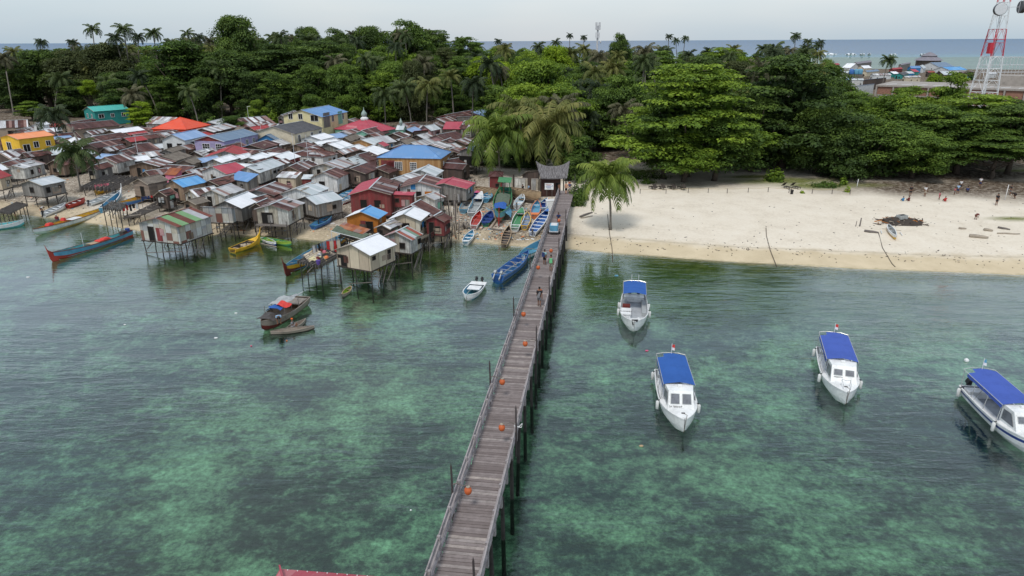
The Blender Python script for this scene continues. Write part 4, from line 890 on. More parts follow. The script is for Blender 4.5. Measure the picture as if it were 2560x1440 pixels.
def crown(kind, seed, n_pads=70, per=120, R=6.0, Hc=10.0):
    """leaf crown of a broadleaf tree: overlapping pads of leaf clumps; base of the crown at z=0, width 2R, height Hc"""
    rs = np.random.RandomState(seed); PP = []; NN = []; TT = []; SS = []; pads = []
    for i in range(n_pads):
        az = rs.uniform(0, 2 * PI); h = (i + rs.rand()) / n_pads
        if kind == 'layer':     # flat tiers reaching outwards
            tiers = 6; tt = rs.randint(0, tiers); h = (tt + .85 * rs.rand() + .6 * math.sin(az * 2 + tt * 1.7 + seed)) / (tiers - 1 + .25); rad = R * (1.02 - .62 * h ** 2.0) * (.35 + .65 * math.sqrt(rs.rand())) * (.85 + .3 * math.sin(az * 3 + tt * 2.3 + seed) ** 2)
            pr = rs.uniform(.9, 2.1); fl = .26
        elif kind == 'dome':
            h = rs.rand() ** .8; rad = R * math.sqrt(max(0, 1 - (h * .98) ** 2.2)) * (.55 + .45 * math.sqrt(rs.rand())) * (.88 + .16 * math.sin(az * 2 + seed)); pr = rs.uniform(1.1, 2.0); fl = .55
        else:                   # ragged tall crown
            h = rs.rand(); rad = R * (.35 + .65 * math.sin(PI * min(1, .12 + h * .88)) ** .7) * math.sqrt(rs.rand()) * (.8 + .35 * math.sin(az * 2.0 + h * 5 + seed)); pr = rs.uniform(1.0, 1.9); fl = .5
        pads.append((rad * math.cos(az), rad * math.sin(az), h * Hc * .93 + .3, pr, fl, rs.rand(), rad / R))
    for (x, y, z, pr, fl, tn, q) in pads:
        m = int(per * 2.3 * (pr / 1.6) ** 2)
        d = rs.normal(size=(m, 3)); d /= np.linalg.norm(d, axis=1, keepdims=True); d[:, 2] = np.where(rs.rand(m) < .75, np.abs(d[:, 2]), d[:, 2]); rr_ = pr * rs.uniform(.45, 1.0, m) ** .6
        wob = 1 + .25 * np.sin(np.arctan2(d[:, 1], d[:, 0]) * 5 + x * 3)
        p = np.stack([x + d[:, 0] * rr_ * wob, y + d[:, 1] * rr_ * wob, z + d[:, 2] * rr_ * fl], 1)
        nn = d * np.array([.5, .5, .6]) + np.array([0, 0, .75]) + rs.normal(size=(m, 3)) * .33
        PP.append(p); NN.append(nn); TT.append(np.clip(.10 + z / Hc * .12 + tn * .42 + rs.rand(m) * .3 + (d[:, 2] > .4) * .12, 0, 1)); SS.append(rs.uniform(.15, .44, m))  # tone rises towards crown and pad tops: top light put into leaf colour
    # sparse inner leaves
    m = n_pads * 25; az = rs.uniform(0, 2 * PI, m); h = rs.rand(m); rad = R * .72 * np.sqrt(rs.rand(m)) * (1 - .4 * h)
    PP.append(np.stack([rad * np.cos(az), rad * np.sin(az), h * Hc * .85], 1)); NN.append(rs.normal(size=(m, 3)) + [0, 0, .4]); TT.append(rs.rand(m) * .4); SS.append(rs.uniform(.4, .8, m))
    P0 = np.concatenate(PP); k = P0[:, 2] > -.6
    P0 = P0[k]
    return leaf_mesh('crown', P0, np.concatenate(NN)[k], np.concatenate(SS)[k], np.concatenate(TT)[k], 'leaf_mid', rs=rs), pads
def limbs(pads, seed, R, Hc, trunkh):
    """trunk with limbs; z=0 at the ground, crown begins at trunkh"""
    r_ = random.Random(seed); m = MB(); top = trunkh + Hc * .55
    m.tube([(0, 0, -.4), (r_.uniform(-.2, .2), r_.uniform(-.2, .2), trunkh * .5), (r_.uniform(-.5, .5), r_.uniform(-.5, .5), trunkh), (r_.uniform(-.6, .6), r_.uniform(-.6, .6), top)], [.42, .34, .28, .10], 7)
    for (x, y, z, *_) in r_.sample(pads, min(16, len(pads))):
        s0 = r_.uniform(.5, 1.0) * min(trunkh + z * .5, top); e = Vector((x, y, trunkh + z - .1)); a = Vector((0, 0, s0)); c = (a + e) / 2 + Vector((0, 0, -.3))
        m.tube([a, c, e], [.14, .09, .03], 5)
    o = m.build('trunk', 'bark', None, True); me = o.data; bpy.data.objects.remove(o); return me
BROAD = {}
for k, (kind, seed, npd, per, R, Hc, th) in dict(l1=('layer', 3, 95, 105, 6, 9, 2.6), l2=('layer', 8, 95, 105, 6, 9, 2.6), l3=('layer', 21, 60, 100, 5, 6, 2.2), d1=('dome', 4, 80, 100, 5.5, 8, 2.6), d2=('dome', 9, 80, 100, 5.5, 8, 2.6), d3=('dome', 31, 45, 105, 4, 6, 1.2),
                                           t1=('tall', 5, 95, 95, 4.6, 12, 2.0), t2=('tall', 12, 95, 95, 4.6, 12, 2.0), t3=('tall', 17, 80, 90, 4.2, 11, 2.0)).items():
    cm, pads = crown(kind, seed, npd, per, R, Hc); BROAD[k] = (cm, limbs(pads, seed, R, Hc, th), R, Hc, th)
def palm_crown(seed, nf=24, L=4.6, droop=1.0, dry=3):
    """crown of arching fronds with hanging leaflets, centre at the origin"""
    rs = np.random.RandomState(seed); V = []; T = []; F = []
    def quad(a, b, c, d, t):
        o = len(V); V.extend([a, b, c, d]); T.extend([t] * 4); F.append((o, o + 1, o + 2, o + 3))
    for i in range(nf):
        az = i * 2.399 + rs.uniform(-.2, .2); k = i / nf; el = math.radians(78 - 88 * k + rs.uniform(-8, 8)); ln = L * rs.uniform(.85, 1.08) * (.85 if k < .12 else 1)
        p = np.array([0, 0, .1]); pts = [p]; e = el; seg = 9; tw = rs.uniform(-.25, .25)
        for j in range(seg):
            d = np.array([math.cos(az + tw * j / seg) * math.cos(e), math.sin(az + tw * j / seg) * math.cos(e), math.sin(e)]); p = p + d * ln / seg; pts.append(p); e -= (.13 + .17 * droop * (j / seg) + .05 * rs.rand()) * (1.15 if k > .3 else .75)
            e = max(e, -1.45)
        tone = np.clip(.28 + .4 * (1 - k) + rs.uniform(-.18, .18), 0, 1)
        for j in range(seg):
            a, b = pts[j], pts[j + 1]; d = b - a; sd = np.cross(d, [0, 0, 1.0]); nrm = np.linalg.norm(sd) + 1e-6; sd /= nrm; w_ = .06 * (1 - j / seg) + .015
            quad(a - sd * w_, b - sd * w_, b + sd * w_, a + sd * w_, min(1, tone + .3))
            if j < 1: continue
            for q in range(3):
                f = (q + rs.rand()) / 3; c = a + d * f; u = (j + f) / seg; ll = (.95 * math.sin(PI * (u * .86 + .10)) ** .6 + .1) * ln / 4.6
                for sg in (-1, 1):
                    dr = sd * sg * .80 + d / np.linalg.norm(d) * .42 + np.array([0, 0, -.30 - .55 * rs.rand() * droop]); dr /= np.linalg.norm(dr); e2 = c + dr * ll * .6; e3 = e2 + (dr + np.array([0, 0, -.75])) / 1.4 * ll * .5
                    wv = d / np.linalg.norm(d) * .085
                    tn = np.clip(tone + rs.uniform(-.15, .15), 0, 1)
                    quad(c - wv, e2 - wv * .9, e2 + wv * .9, c + wv, tn); quad(e2 - wv * .9, e3 - wv * .12, e3 + wv * .12, e2 + wv * .9, tn)
    me = bpy.data.meshes.new('fronds'); me.from_pydata([tuple(x) for x in V], [], F); a = me.attributes.new('tone', 'FLOAT', 'POINT'); a.data.foreach_set('value', [float(x) for x in T])
    me.materials.append(MATS['frond_green']); me.update(); return me
PALMC = [palm_crown(1), palm_crown(2, 22, 4.6, 1.25), palm_crown(3, 26, 4.6, .8), palm_crown(4, 18, 4.4, 1.1), palm_crown(5, 38, 4.6, 1.0)]
def palm_trunk(seed, lean):
    m = MB(); n = 9; pts = []; 
    for i in range(n + 1):
        k = i / n; pts.append((lean * k ** 1.8, .15 * math.sin(k * 3 + seed), k * 10 - (.4 if i == 0 else 0)))
    m.tube(pts, [.30 - .03 * 0 if i == 0 else .17 + .02 * math.sin(i * 2.0) - .05 * i / n for i in range(n + 1)], 7); o = m.build('trunk', 'palm_bark', None, True); me = o.data; bpy.data.objects.remove(o); return me, Vector(pts[-1])
PALMT = [palm_trunk(1, .5), palm_trunk(2, 1.6), palm_trunk(3, 3.0)]
m = MB()
for i in range(7): m.lathe([(.02, -.13), (.12, -.08), (.13, .03), (.02, .13)], 7, (.26 * math.cos(i * .9), .26 * math.sin(i * .9), -.1 - .1 * (i % 2)))
o = m.build('coconuts', 'wall_orange', None, True); COCO = o.data; bpy.data.objects.remove(o)
NT = [0]
def setmat(o, name):
    o.material_slots[0].link = 'OBJECT'; o.material_slots[0].material = MATS[name]
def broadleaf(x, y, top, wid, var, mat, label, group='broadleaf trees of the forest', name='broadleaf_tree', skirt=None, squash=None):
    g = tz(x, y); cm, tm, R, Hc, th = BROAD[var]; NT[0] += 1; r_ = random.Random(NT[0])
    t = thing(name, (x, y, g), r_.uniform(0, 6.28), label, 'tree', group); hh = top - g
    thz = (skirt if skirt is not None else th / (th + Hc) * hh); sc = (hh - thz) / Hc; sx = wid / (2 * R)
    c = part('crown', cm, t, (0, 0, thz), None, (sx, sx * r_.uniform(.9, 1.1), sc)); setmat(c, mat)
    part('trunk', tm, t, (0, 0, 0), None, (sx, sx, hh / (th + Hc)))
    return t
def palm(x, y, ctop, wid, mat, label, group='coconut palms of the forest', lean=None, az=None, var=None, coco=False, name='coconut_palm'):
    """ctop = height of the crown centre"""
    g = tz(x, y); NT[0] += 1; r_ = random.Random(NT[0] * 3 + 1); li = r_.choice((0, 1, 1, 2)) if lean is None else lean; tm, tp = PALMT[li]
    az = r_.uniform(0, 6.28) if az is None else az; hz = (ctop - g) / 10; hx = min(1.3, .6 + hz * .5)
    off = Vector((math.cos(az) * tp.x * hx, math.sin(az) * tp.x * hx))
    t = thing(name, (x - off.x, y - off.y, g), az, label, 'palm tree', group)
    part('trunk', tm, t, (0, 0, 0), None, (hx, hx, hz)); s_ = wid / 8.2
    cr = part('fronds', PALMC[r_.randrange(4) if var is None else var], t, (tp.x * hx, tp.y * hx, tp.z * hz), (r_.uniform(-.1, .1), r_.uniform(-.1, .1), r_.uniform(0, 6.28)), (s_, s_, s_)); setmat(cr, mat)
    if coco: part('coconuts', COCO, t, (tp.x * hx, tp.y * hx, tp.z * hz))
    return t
TAKEN = []
def at(u, v, Y): 
    p = PY(u, v, Y); return p
def BT(u, vt, Y, wpx, var, mat, label, base=None, **kw):
    p = PY(u, vt, Y); TAKEN.append((p.x, p.y, wpx * Y / FPX / 2 * .7)); return broadleaf(p.x, p.y, p.z, wpx * Y * 1.06 / FPX, var, mat, label, **kw)
def PT(u, vc, Y, wpx, mat, label, **kw):
    p = PY(u, vc, Y); TAKEN.append((p.x, p.y, 2.0)); return palm(p.x, p.y, p.z, wpx * Y * 1.06 / FPX, mat, label, **kw)
G1 = 'big trees along the back of the beach'
BT(1735, 186, 120, 330, 'l1', 'leaf_bright', 'huge bright green tiered tree spreading over the sand and deck chairs', group=G1, skirt=3.0)
BT(1672, 262, 118, 180, 'l2', 'leaf_mid', 'lower left tier of green foliage leaning out left of the huge beach tree', group=G1, skirt=3.2)
BT(1800, 285, 116, 200, 'd1', 'leaf_mid', 'rounded green tree filling the lower right side of the huge beach tree', group=G1, skirt=2.2)
BT(1640, 325, 119, 100, 'd2', 'leaf_mid', 'green tree with leaves hanging low beside the hedge and sandy path', group=G1, skirt=2.6)
BT(1720, 330, 115, 150, 'd3', 'leaf_bright', 'bright low foliage hanging just above the deck chairs', group=G1, skirt=3.0)
BT(1985, 172, 128, 310, 'l2', 'leaf_dark', 'huge dark green tiered tree right of the bright beach tree', group=G1, skirt=2.5)
BT(1900, 240, 124, 160, 't1', 'leaf_dark', 'dark tree in the shade gap between the two huge beach trees', group=G1, skirt=1.0)
BT(2060, 275, 122, 170, 'd1', 'leaf_dark', 'dark rounded tree below the right side of the huge dark tiered tree', group=G1, skirt=1.0)
BT(2185, 300, 119, 190, 'd2', 'leaf_mid', 'mid green rounded tree touching the litter-strewn sand', group=G1, skirt=.6)
BT(2120, 335, 118, 130, 'd3', 'leaf_dark', 'dark low tree at the end of the garden path', group=G1, skirt=.3)
BT(2240, 244, 136, 190, 'd1', 'leaf_bright', 'light green rounded tree below the pale blue roofs of the far village', group=G1, skirt=1.0)
BT(2330, 276, 124, 230, 'l1', 'leaf_mid', 'broad tiered tree standing above the sitting children', group=G1, skirt=1.6)
BT(2300, 330, 117, 170, 'd2', 'leaf_mid', 'low olive tree directly behind the two sitting children', group=G1, skirt=1.4)
BT(2440, 252, 132, 260, 'l2', 'leaf_bright', 'spreading yellow-green tree in front of the base of the red and white tower', group=G1, skirt=4.0)
BT(2420, 300, 121, 200, 'l3', 'leaf_mid', 'flat-topped tree over the dark picnic shade', group=G1, skirt=3.2)
BT(2555, 275, 121, 220, 'l1', 'leaf_dark', 'dark tree cut by the right edge above the shaded sand', group=G1, skirt=3.4)
BT(2500, 345, 116, 160, 'l3', 'leaf_mid', 'low spreading branches near the right edge above the standing people', group=G1, skirt=3.6)
BT(2385, 203, 150, 90, 'l3', 'leaf_bright', 'small yellow-green treetop poking above the others left of the tower', group=G1)
BT(2275, 234, 152, 120, 'l3', 'leaf_bright', 'flat green treetop in front of the brick panels of the concrete building', group=G1)
BT(2140, 232, 150, 150, 'd2', 'leaf_mid', 'mid green tree in front of the blue tin roofs at the far village', group=G1)
BT(1350, 160, 150, 170, 'd1', 'leaf_bright', 'bright green domed tree rising behind the two leaning coconut palms', group=G1, skirt=3)
BT(1310, 215, 143, 150, 'd2', 'leaf_bright', 'bright green lower dome left behind the two leaning coconut palms', group=G1, skirt=2)
BT(1400, 230, 142, 170, 'l3', 'leaf_bright', 'bright flat spreading branch right behind the two leaning coconut palms', group=G1, skirt=4)
BT(1555, 195, 150, 150, 'd2', 'leaf_mid', 'soft green domed tree left of the huge beach tree', group=G1, skirt=2)
BT(1500, 250, 150, 110, 't2', 'leaf_dark', 'dark narrow tree in the gap above the sandy clearing', group=G1, skirt=1)
BT(1445, 343, 122, 118, 'd3', 'leaf_mid', 'dense round bush-like tree right of the gate pavilion', group=G1, skirt=.3)
BT(1438, 395, 117, 70, 'd3', 'leaf_dark', 'dark dense bush right behind the gate pavilion', group=G1, skirt=.1)
for (u, v, Y, wp, lab) in [(1215, 383, 134, 95, 'dark leafy tree behind the maroon kiosk'), (1285, 380, 133, 95, 'dark leafy tree behind the middle of the white boundary wall'), (1338, 378, 130, 85, 'dark leafy tree behind the thatched open shed'), (1170, 372, 150, 80, 'dark leafy tree behind the grey raised house with the dark porch')]:
    BT(u, v, Y, wp, 'd3', 'leaf_dark', lab, group=G1, skirt=.1)  # dark trees added here to turn a bright gap dark
G2 = 'treetops standing out on the skyline'
for (u, v, Y, wp, va, m_, lab) in [
    (585, 48, 235, 132, 'd1', 'leaf_dark', 'tallest rounded dark tree on the skyline above the patchwork roof'), (1012, 56, 280, 112, 'd2', 'leaf_mid', 'pale domed treetop on the skyline near the photo centre'),
    (765, 74, 270, 95, 'd1', 'leaf_dark', 'dark domed tree on the skyline above the big blue roof'), (835, 76, 290, 80, 'd2', 'leaf_dark', 'small dark dome on the skyline right of the dark domed tree'),
    (920, 72, 280, 90, 'd1', 'leaf_dark', 'dark treetop on the skyline left of the pale domed treetop'), (1550, 88, 300, 62, 'd2', 'leaf_dark', 'dark treetop on the skyline right of the thin telecom mast'),
    (1090, 90, 290, 110, 'l1', 'leaf_dark', 'flat-topped dark tree on the skyline right of the pale domed treetop'), (445, 98, 225, 180, 't1', 'leaf_mid', 'large green tree crown above the orange-red house'),
    (560, 130, 222, 170, 'd2', 'leaf_dark', 'big dark rounded tree below the tallest skyline tree'), (680, 130, 225, 190, 'l2', 'leaf_dark', 'dark tiered tree above the charcoal roof'), (800, 118, 232, 190, 'l1', 'leaf_dark', 'wide dark tiered tree above the big blue roof'),
    (880, 160, 222, 150, 't2', 'leaf_mid', 'green tree behind the grey shed at the forest edge'), (1212, 146, 222, 120, 'd1', 'leaf_lime', 'vivid lime green flowering treetop in the middle of the forest'), (1255, 160, 214, 95, 'd2', 'leaf_lime', 'second vivid lime green treetop, nearer and right of the first'),
    (1390, 120, 240, 100, 'd1', 'leaf_lime', 'lime green domed treetop near the thin telecom mast'), (1320, 130, 235, 100, 'd2', 'leaf_bright', 'bright green treetop between the lime green ones'), (1170, 110, 300, 120, 'l2', 'leaf_mid', 'green spreading treetop above the vivid lime one'),
    (1050, 140, 260, 130, 'd1', 'leaf_bright', 'light green tree in the forest above the mosque'), (960, 120, 260, 120, 'd2', 'leaf_mid', 'green treetop in the forest above the mosque dome'), (1640, 140, 230, 170, 'l1', 'leaf_mid', 'green tiered treetop well behind the huge beach tree'),
    (1800, 135, 260, 150, 'l2', 'leaf_bright', 'bright flat treetop far behind the huge beach tree'), (1870, 175, 190, 170, 'l1', 'leaf_mid', 'spreading green treetop between the two huge beach trees'), (1760, 160, 190, 170, 'l2', 'leaf_dark', 'dark spreading treetop just above the huge beach tree'),
    (2060, 165, 200, 140, 'd1', 'leaf_mid', 'green tree ending the forest next to the white roofs of the far village'), (100, 130, 250, 150, 'd1', 'leaf_dark', 'dark tree before the sea horizon at the left'), (30, 150, 245, 120, 't1', 'leaf_dark', 'dark tree at the far left edge of the forest'),
    (170, 130, 245, 130, 'd2', 'leaf_olive', 'olive tree behind the left inlet beach'), (260, 115, 240, 130, 'd1', 'leaf_olive', 'olive-brown treetop above the turquoise house')]:
    BT(u, v, Y, wp, va, m_, lab, group=G2)
SAP = 'small trees standing in the village'
BT(350, 263, P(350, 338, 1.5).y, 62, 'l3', 'leaf_lime', 'small bright yellow-green tree between the white roof and the grey shed', group=SAP, name='sapling', skirt=2.4)
BT(72, 258, P(70, 302, 1.5).y, 62, 'l3', 'leaf_bright', 'small flat-tiered almond tree at the left inlet beach', group=SAP, name='sapling')
BT(220, 202, 225, 40, 'd3', 'leaf_lime', 'slim tree with bright yellow-green crown in front of dark forest above the turquoise house', group=SAP, name='sapling', skirt=7)
BT(575, 292, 178, 60, 'd3', 'leaf_mid', 'small green tree behind the patchwork roof', group=SAP, name='sapling', skirt=1)
BT(640, 252, 200, 40, 'd3', 'leaf_bright', 'small green shrub tree at the forest edge beside the street lamp of the village', group=SAP, name='sapling', skirt=2)
BT(860, 242, 196, 62, 'd3', 'leaf_bright', 'leafy green tree right behind the big blue roof', group=SAP, name='sapling', skirt=1)
BT(780, 240, 197, 60, 'd3', 'leaf_mid', 'leafy green tree left behind the big blue roof', group=SAP, name='sapling', skirt=1)
BT(120, 270, 215, 60, 'd3', 'leaf_mid', 'low round bush at the back of the left inlet beach', group=SAP, name='sapling', skirt=.3)
# hand-placed coconut palms
G3 = 'coconut palms standing clear of the forest'
for (u, v, Y, wp, m_, lab, kw) in [
    (1243, 345, 122, 178, 'frond_fresh', 'big coconut palm left of two with drooping fronds beside the beach path, over the sheds', dict(var=4, lean=0, coco=True)), (1368, 330, 124, 200, 'frond_yellow', 'big coconut palm right of two with drooping fronds, above the gate pavilion', dict(var=4, lean=0, coco=True)),
    (1300, 285, 130, 150, 'frond_yellow', 'shaggy coconut palm crown between and behind the two big beach palms', dict(lean=0)), (1400, 285, 131, 140, 'frond_dry', 'shaggy greyish palm crown right behind the two big beach palms', dict(lean=0)), (1522, 450, 86.5, 158, 'frond_fresh', 'short coconut palm alone on the open sand beside the jetty', dict(var=4, lean=0, az=3.4)),
    (128, 292, 160, 100, 'frond_dark', 'coconut palm over the white roofed sheds at the upper left', dict(var=1, lean=0)), (186, 388, 112, 118, 'frond_green', 'short leafy coconut palm in the middle of the left village', dict(var=2, lean=0)),
    (470, 232, 198, 62, 'frond_green', 'coconut palm with a curved pale trunk above the orange-red house', dict(lean=1, var=3)), (230, 75, 245, 50, 'frond_green', 'tall coconut palm on the skyline, the leftmost of the close pair of tall ones', {}), (308, 76, 240, 52, 'frond_green', 'tallest coconut palm on the left skyline', dict(lean=0)),
    (290, 98, 238, 50, 'frond_dark', 'coconut palm tucked under the tallest left skyline palm', {}), (345, 95, 250, 40, 'frond_dark', 'small palm crown between two taller skyline palms', {}), (382, 86, 240, 48, 'frond_green', 'coconut palm right of the tallest left skyline palm', {}),
    (468, 86, 255, 42, 'frond_green', 'lone coconut palm left of the tallest rounded tree', {}), (498, 96, 260, 34, 'frond_dark', 'small palm touching the tallest rounded tree', {}), (103, 108, 250, 36, 'frond_dark', 'coconut palm against the sea horizon at the left', dict(lean=0)),
    (178, 106, 280, 24, 'frond_dark', 'tiny palm crown against the left sea horizon', {}), (10, 150, 235, 60, 'frond_dry', 'brownish palm crown at the left edge', {}), (152, 200, 228, 66, 'frond_green', 'coconut palm with leaning trunk above the left inlet beach', dict(lean=2)),
    (270, 208, 222, 66, 'frond_green', 'coconut palm above the turquoise roof', {}), (332, 240, 205, 70, 'frond_dry', 'brownish coconut palm behind the yellow-green tree', {}), (552, 190, 222, 50, 'frond_dark', 'drooping grey palm against the dark forest above the patchwork roof', dict(var=1)),
    (864, 170, 226, 60, 'frond_green', 'coconut palm with a straight trunk above the big blue roof', dict(lean=0)), (938, 160, 230, 60, 'frond_green', 'coconut palm right of the straight-trunked one', dict(lean=0)), (962, 240, 190, 75, 'frond_green', 'coconut palm behind the mosque dome', {}),
    (1010, 225, 195, 80, 'frond_green', 'coconut palm right behind the mosque', {}), (1068, 220, 190, 85, 'frond_yellow', 'coconut palm with yellow hanging fronds at the right of the mosque', dict(var=1)), (1126, 195, 200, 62, 'frond_yellow', 'taller coconut palm with a pale trunk at the right end of the village', dict(lean=0)),
    (1185, 215, 190, 80, 'frond_dark', 'dark coconut palm behind the right end of the village', {}), (1425, 90, 420, 20, 'frond_dark', 'tiny palm against the sky left of the thin mast, the left one', dict(lean=0)), (1460, 95, 420, 20, 'frond_dark', 'tiny palm against the sky left of the thin mast, the right one', dict(lean=0)),
    (1672, 92, 380, 22, 'frond_dark', 'left palm of a small cluster on the skyline above the huge beach tree', dict(lean=0)), (1690, 102, 360, 26, 'frond_green', 'middle palm of a small cluster on the skyline above the huge beach tree', {}), (1712, 97, 380, 26, 'frond_green', 'right palm of a small cluster on the skyline above the huge beach tree', dict(lean=0)),
    (1990, 92, 330, 30, 'frond_green', 'tallest of three palms on the right skyline', dict(lean=0)), (2020, 105, 330, 26, 'frond_green', 'middle one of three palms on the right skyline', dict(lean=0)), (2053, 106, 330, 26, 'frond_dark', 'thin-trunked right one of three palms on the right skyline', dict(lean=1)),
    (2220, 152, 330, 44, 'frond_green', 'lone coconut palm among the far village roofs', dict(lean=0)), (2032, 130, 330, 36, 'frond_dark', 'dark palm below the three palms on the right skyline', {}), (1470, 300, 140, 80, 'frond_dark', 'dark drooping palm right of the bright domed tree', {}),
    (1560, 280, 138, 90, 'frond_dry', 'greyish palm with long hanging fronds beside the sandy clearing', dict(var=1)), (1245, 105, 350, 24, 'frond_dark', 'small skyline palm above the vivid lime treetop', {}), (1150, 100, 340, 26, 'frond_green', 'small skyline palm at photo centre left of the lime treetops', {})]:
    PT(u, v, Y, wp, m_, lab, group=G3, **kw)
# banana-like plants by the blue roof
ZONES = [(150, 'above the left inlet beach'), (320, 'behind the turquoise house'), (420, 'behind the yellow-green sapling'), (560, 'behind the orange-red house'), (700, 'behind the patchwork roof'), (860, 'behind the big blue roof'), (1000, 'behind the mosque dome'),
         (1200, 'behind the right end of the village'), (1450, 'behind the two big beach palms'), (1600, 'left of the huge beach tree'), (1880, 'behind the huge beach tree'), (2120, 'behind the dark beach tree'), (9999, 'before the concrete building')]
TN = dict(leaf_dark='dark green', leaf_mid='green', leaf_bright='light green', leaf_lime='lime green', leaf_olive='olive', frond_green='green', frond_dark='dark', frond_yellow='yellowish', frond_dry='brownish')
def hmap(u): return np.interp(u, [-100, 120, 200, 500, 620, 1080, 1160, 1500, 2080], [16.5, 16.5, 19.5, 21.5, 24, 23.5, 19.5, 17.5, 17.0])
def yfront(u): return np.interp(u, [-100, 130, 200, 330, 480, 600, 760, 880, 1000, 1200, 1300, 1450, 1600, 1700, 1900, 2100, 2560], [262, 250, 222, 214, 212, 214, 208, 210, 205, 208, 172, 160, 140, 134, 138, 140, 140])
rf = random.Random(99); rows = [0, 11, 23, 36, 52, 72, 98, 130, 168, 215, 270]
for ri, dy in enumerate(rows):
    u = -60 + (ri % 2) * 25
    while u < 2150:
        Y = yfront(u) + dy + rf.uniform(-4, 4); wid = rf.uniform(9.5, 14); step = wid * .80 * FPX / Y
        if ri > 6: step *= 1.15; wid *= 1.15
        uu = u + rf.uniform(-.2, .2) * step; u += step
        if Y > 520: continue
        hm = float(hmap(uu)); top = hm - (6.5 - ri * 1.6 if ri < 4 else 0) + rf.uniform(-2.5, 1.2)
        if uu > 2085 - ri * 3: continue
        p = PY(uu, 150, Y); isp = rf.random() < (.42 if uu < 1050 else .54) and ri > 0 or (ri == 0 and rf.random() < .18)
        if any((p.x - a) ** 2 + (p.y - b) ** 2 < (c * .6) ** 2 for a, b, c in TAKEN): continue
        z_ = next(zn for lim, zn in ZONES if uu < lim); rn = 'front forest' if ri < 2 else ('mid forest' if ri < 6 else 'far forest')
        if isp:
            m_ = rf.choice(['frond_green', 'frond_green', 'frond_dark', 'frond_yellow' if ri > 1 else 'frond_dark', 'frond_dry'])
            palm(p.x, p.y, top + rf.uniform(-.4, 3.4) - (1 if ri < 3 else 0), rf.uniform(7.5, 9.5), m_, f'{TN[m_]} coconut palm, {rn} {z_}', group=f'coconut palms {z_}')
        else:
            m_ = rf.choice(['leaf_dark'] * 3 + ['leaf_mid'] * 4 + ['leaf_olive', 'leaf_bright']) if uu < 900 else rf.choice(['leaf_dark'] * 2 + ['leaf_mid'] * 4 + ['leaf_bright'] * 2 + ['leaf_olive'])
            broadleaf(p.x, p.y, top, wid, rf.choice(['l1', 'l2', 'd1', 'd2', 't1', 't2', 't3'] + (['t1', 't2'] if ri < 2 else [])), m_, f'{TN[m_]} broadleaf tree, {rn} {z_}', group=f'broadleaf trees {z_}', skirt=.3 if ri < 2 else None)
for ri, Y in enumerate((142, 152, 164, 178, 192)):  # tree rows added to darken the bright gap behind the beach trees
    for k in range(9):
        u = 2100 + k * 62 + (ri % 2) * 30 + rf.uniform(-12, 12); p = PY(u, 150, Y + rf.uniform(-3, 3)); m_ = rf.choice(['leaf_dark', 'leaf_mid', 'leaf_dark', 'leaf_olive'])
        broadleaf(p.x, p.y, 24 - (146 + (10 if u > 2200 else -12)) / FPX * Y + rf.uniform(-1.5, .2), rf.uniform(9, 12), rf.choice(['d1', 'd2', 'l3', 't1']), m_, f'{TN[m_]} broadleaf tree, ' + ('front row' if ri < 2 else 'back row') + ' added to darken the gap before the concrete building', group='broadleaf trees before the concrete building', skirt=.3)
# ---------------------------------------------------------------- boats
for nm, c in dict(b_white=(.72, .74, .74), b_blue=(.045, .15, .42), b_sky=(.11, .32, .47), b_turq=(.12, .42, .44), b_red=(.42, .05, .035), b_orange=(.70, .20, .06), b_yellow=(.72, .42, .03), b_green=(.06, .24, .10),
                  b_lime=(.26, .40, .05), b_grey=(.36, .38, .38), b_wood=(.24, .17, .11), b_tan=(.42, .30, .18), b_dark=(.06, .05, .045), b_maroon=(.16, .03, .025), b_mint=(.50, .62, .52), b_navy=(.02, .05, .22), b_deck=(.42, .44, .46), b_black=(.02, .02, .022), b_weather=(.26, .22, .18), b_pink=(.62, .10, .22)).items():
    paint(nm, c, .45, .28, .4, 1.6)
paint('gel_white', (.79, .80, .79), .25, .20, .5, 1.3); paint('canvas_blue', (.035, .11, .36), .8, .12, .15, .7); paint('canvas_violet', (.065, .115, .41), .8, .12, .15, .7); paint('steel', (.6, .6, .6), .25, .1, .5, 3, .6)
paint('glass_dark', (.16, .17, .19), .08, .4, .6, 1.2); paint('fender', (.66, .67, .66), .4, .2); paint('cloth_red', (.62, .06, .05), .8, .15); paint('cloth_white', (.7, .7, .7), .8, .15); paint('net_green', (.11, .14, .10), .9, .3); paint('rope', (.12, .10, .08), .9, .2)
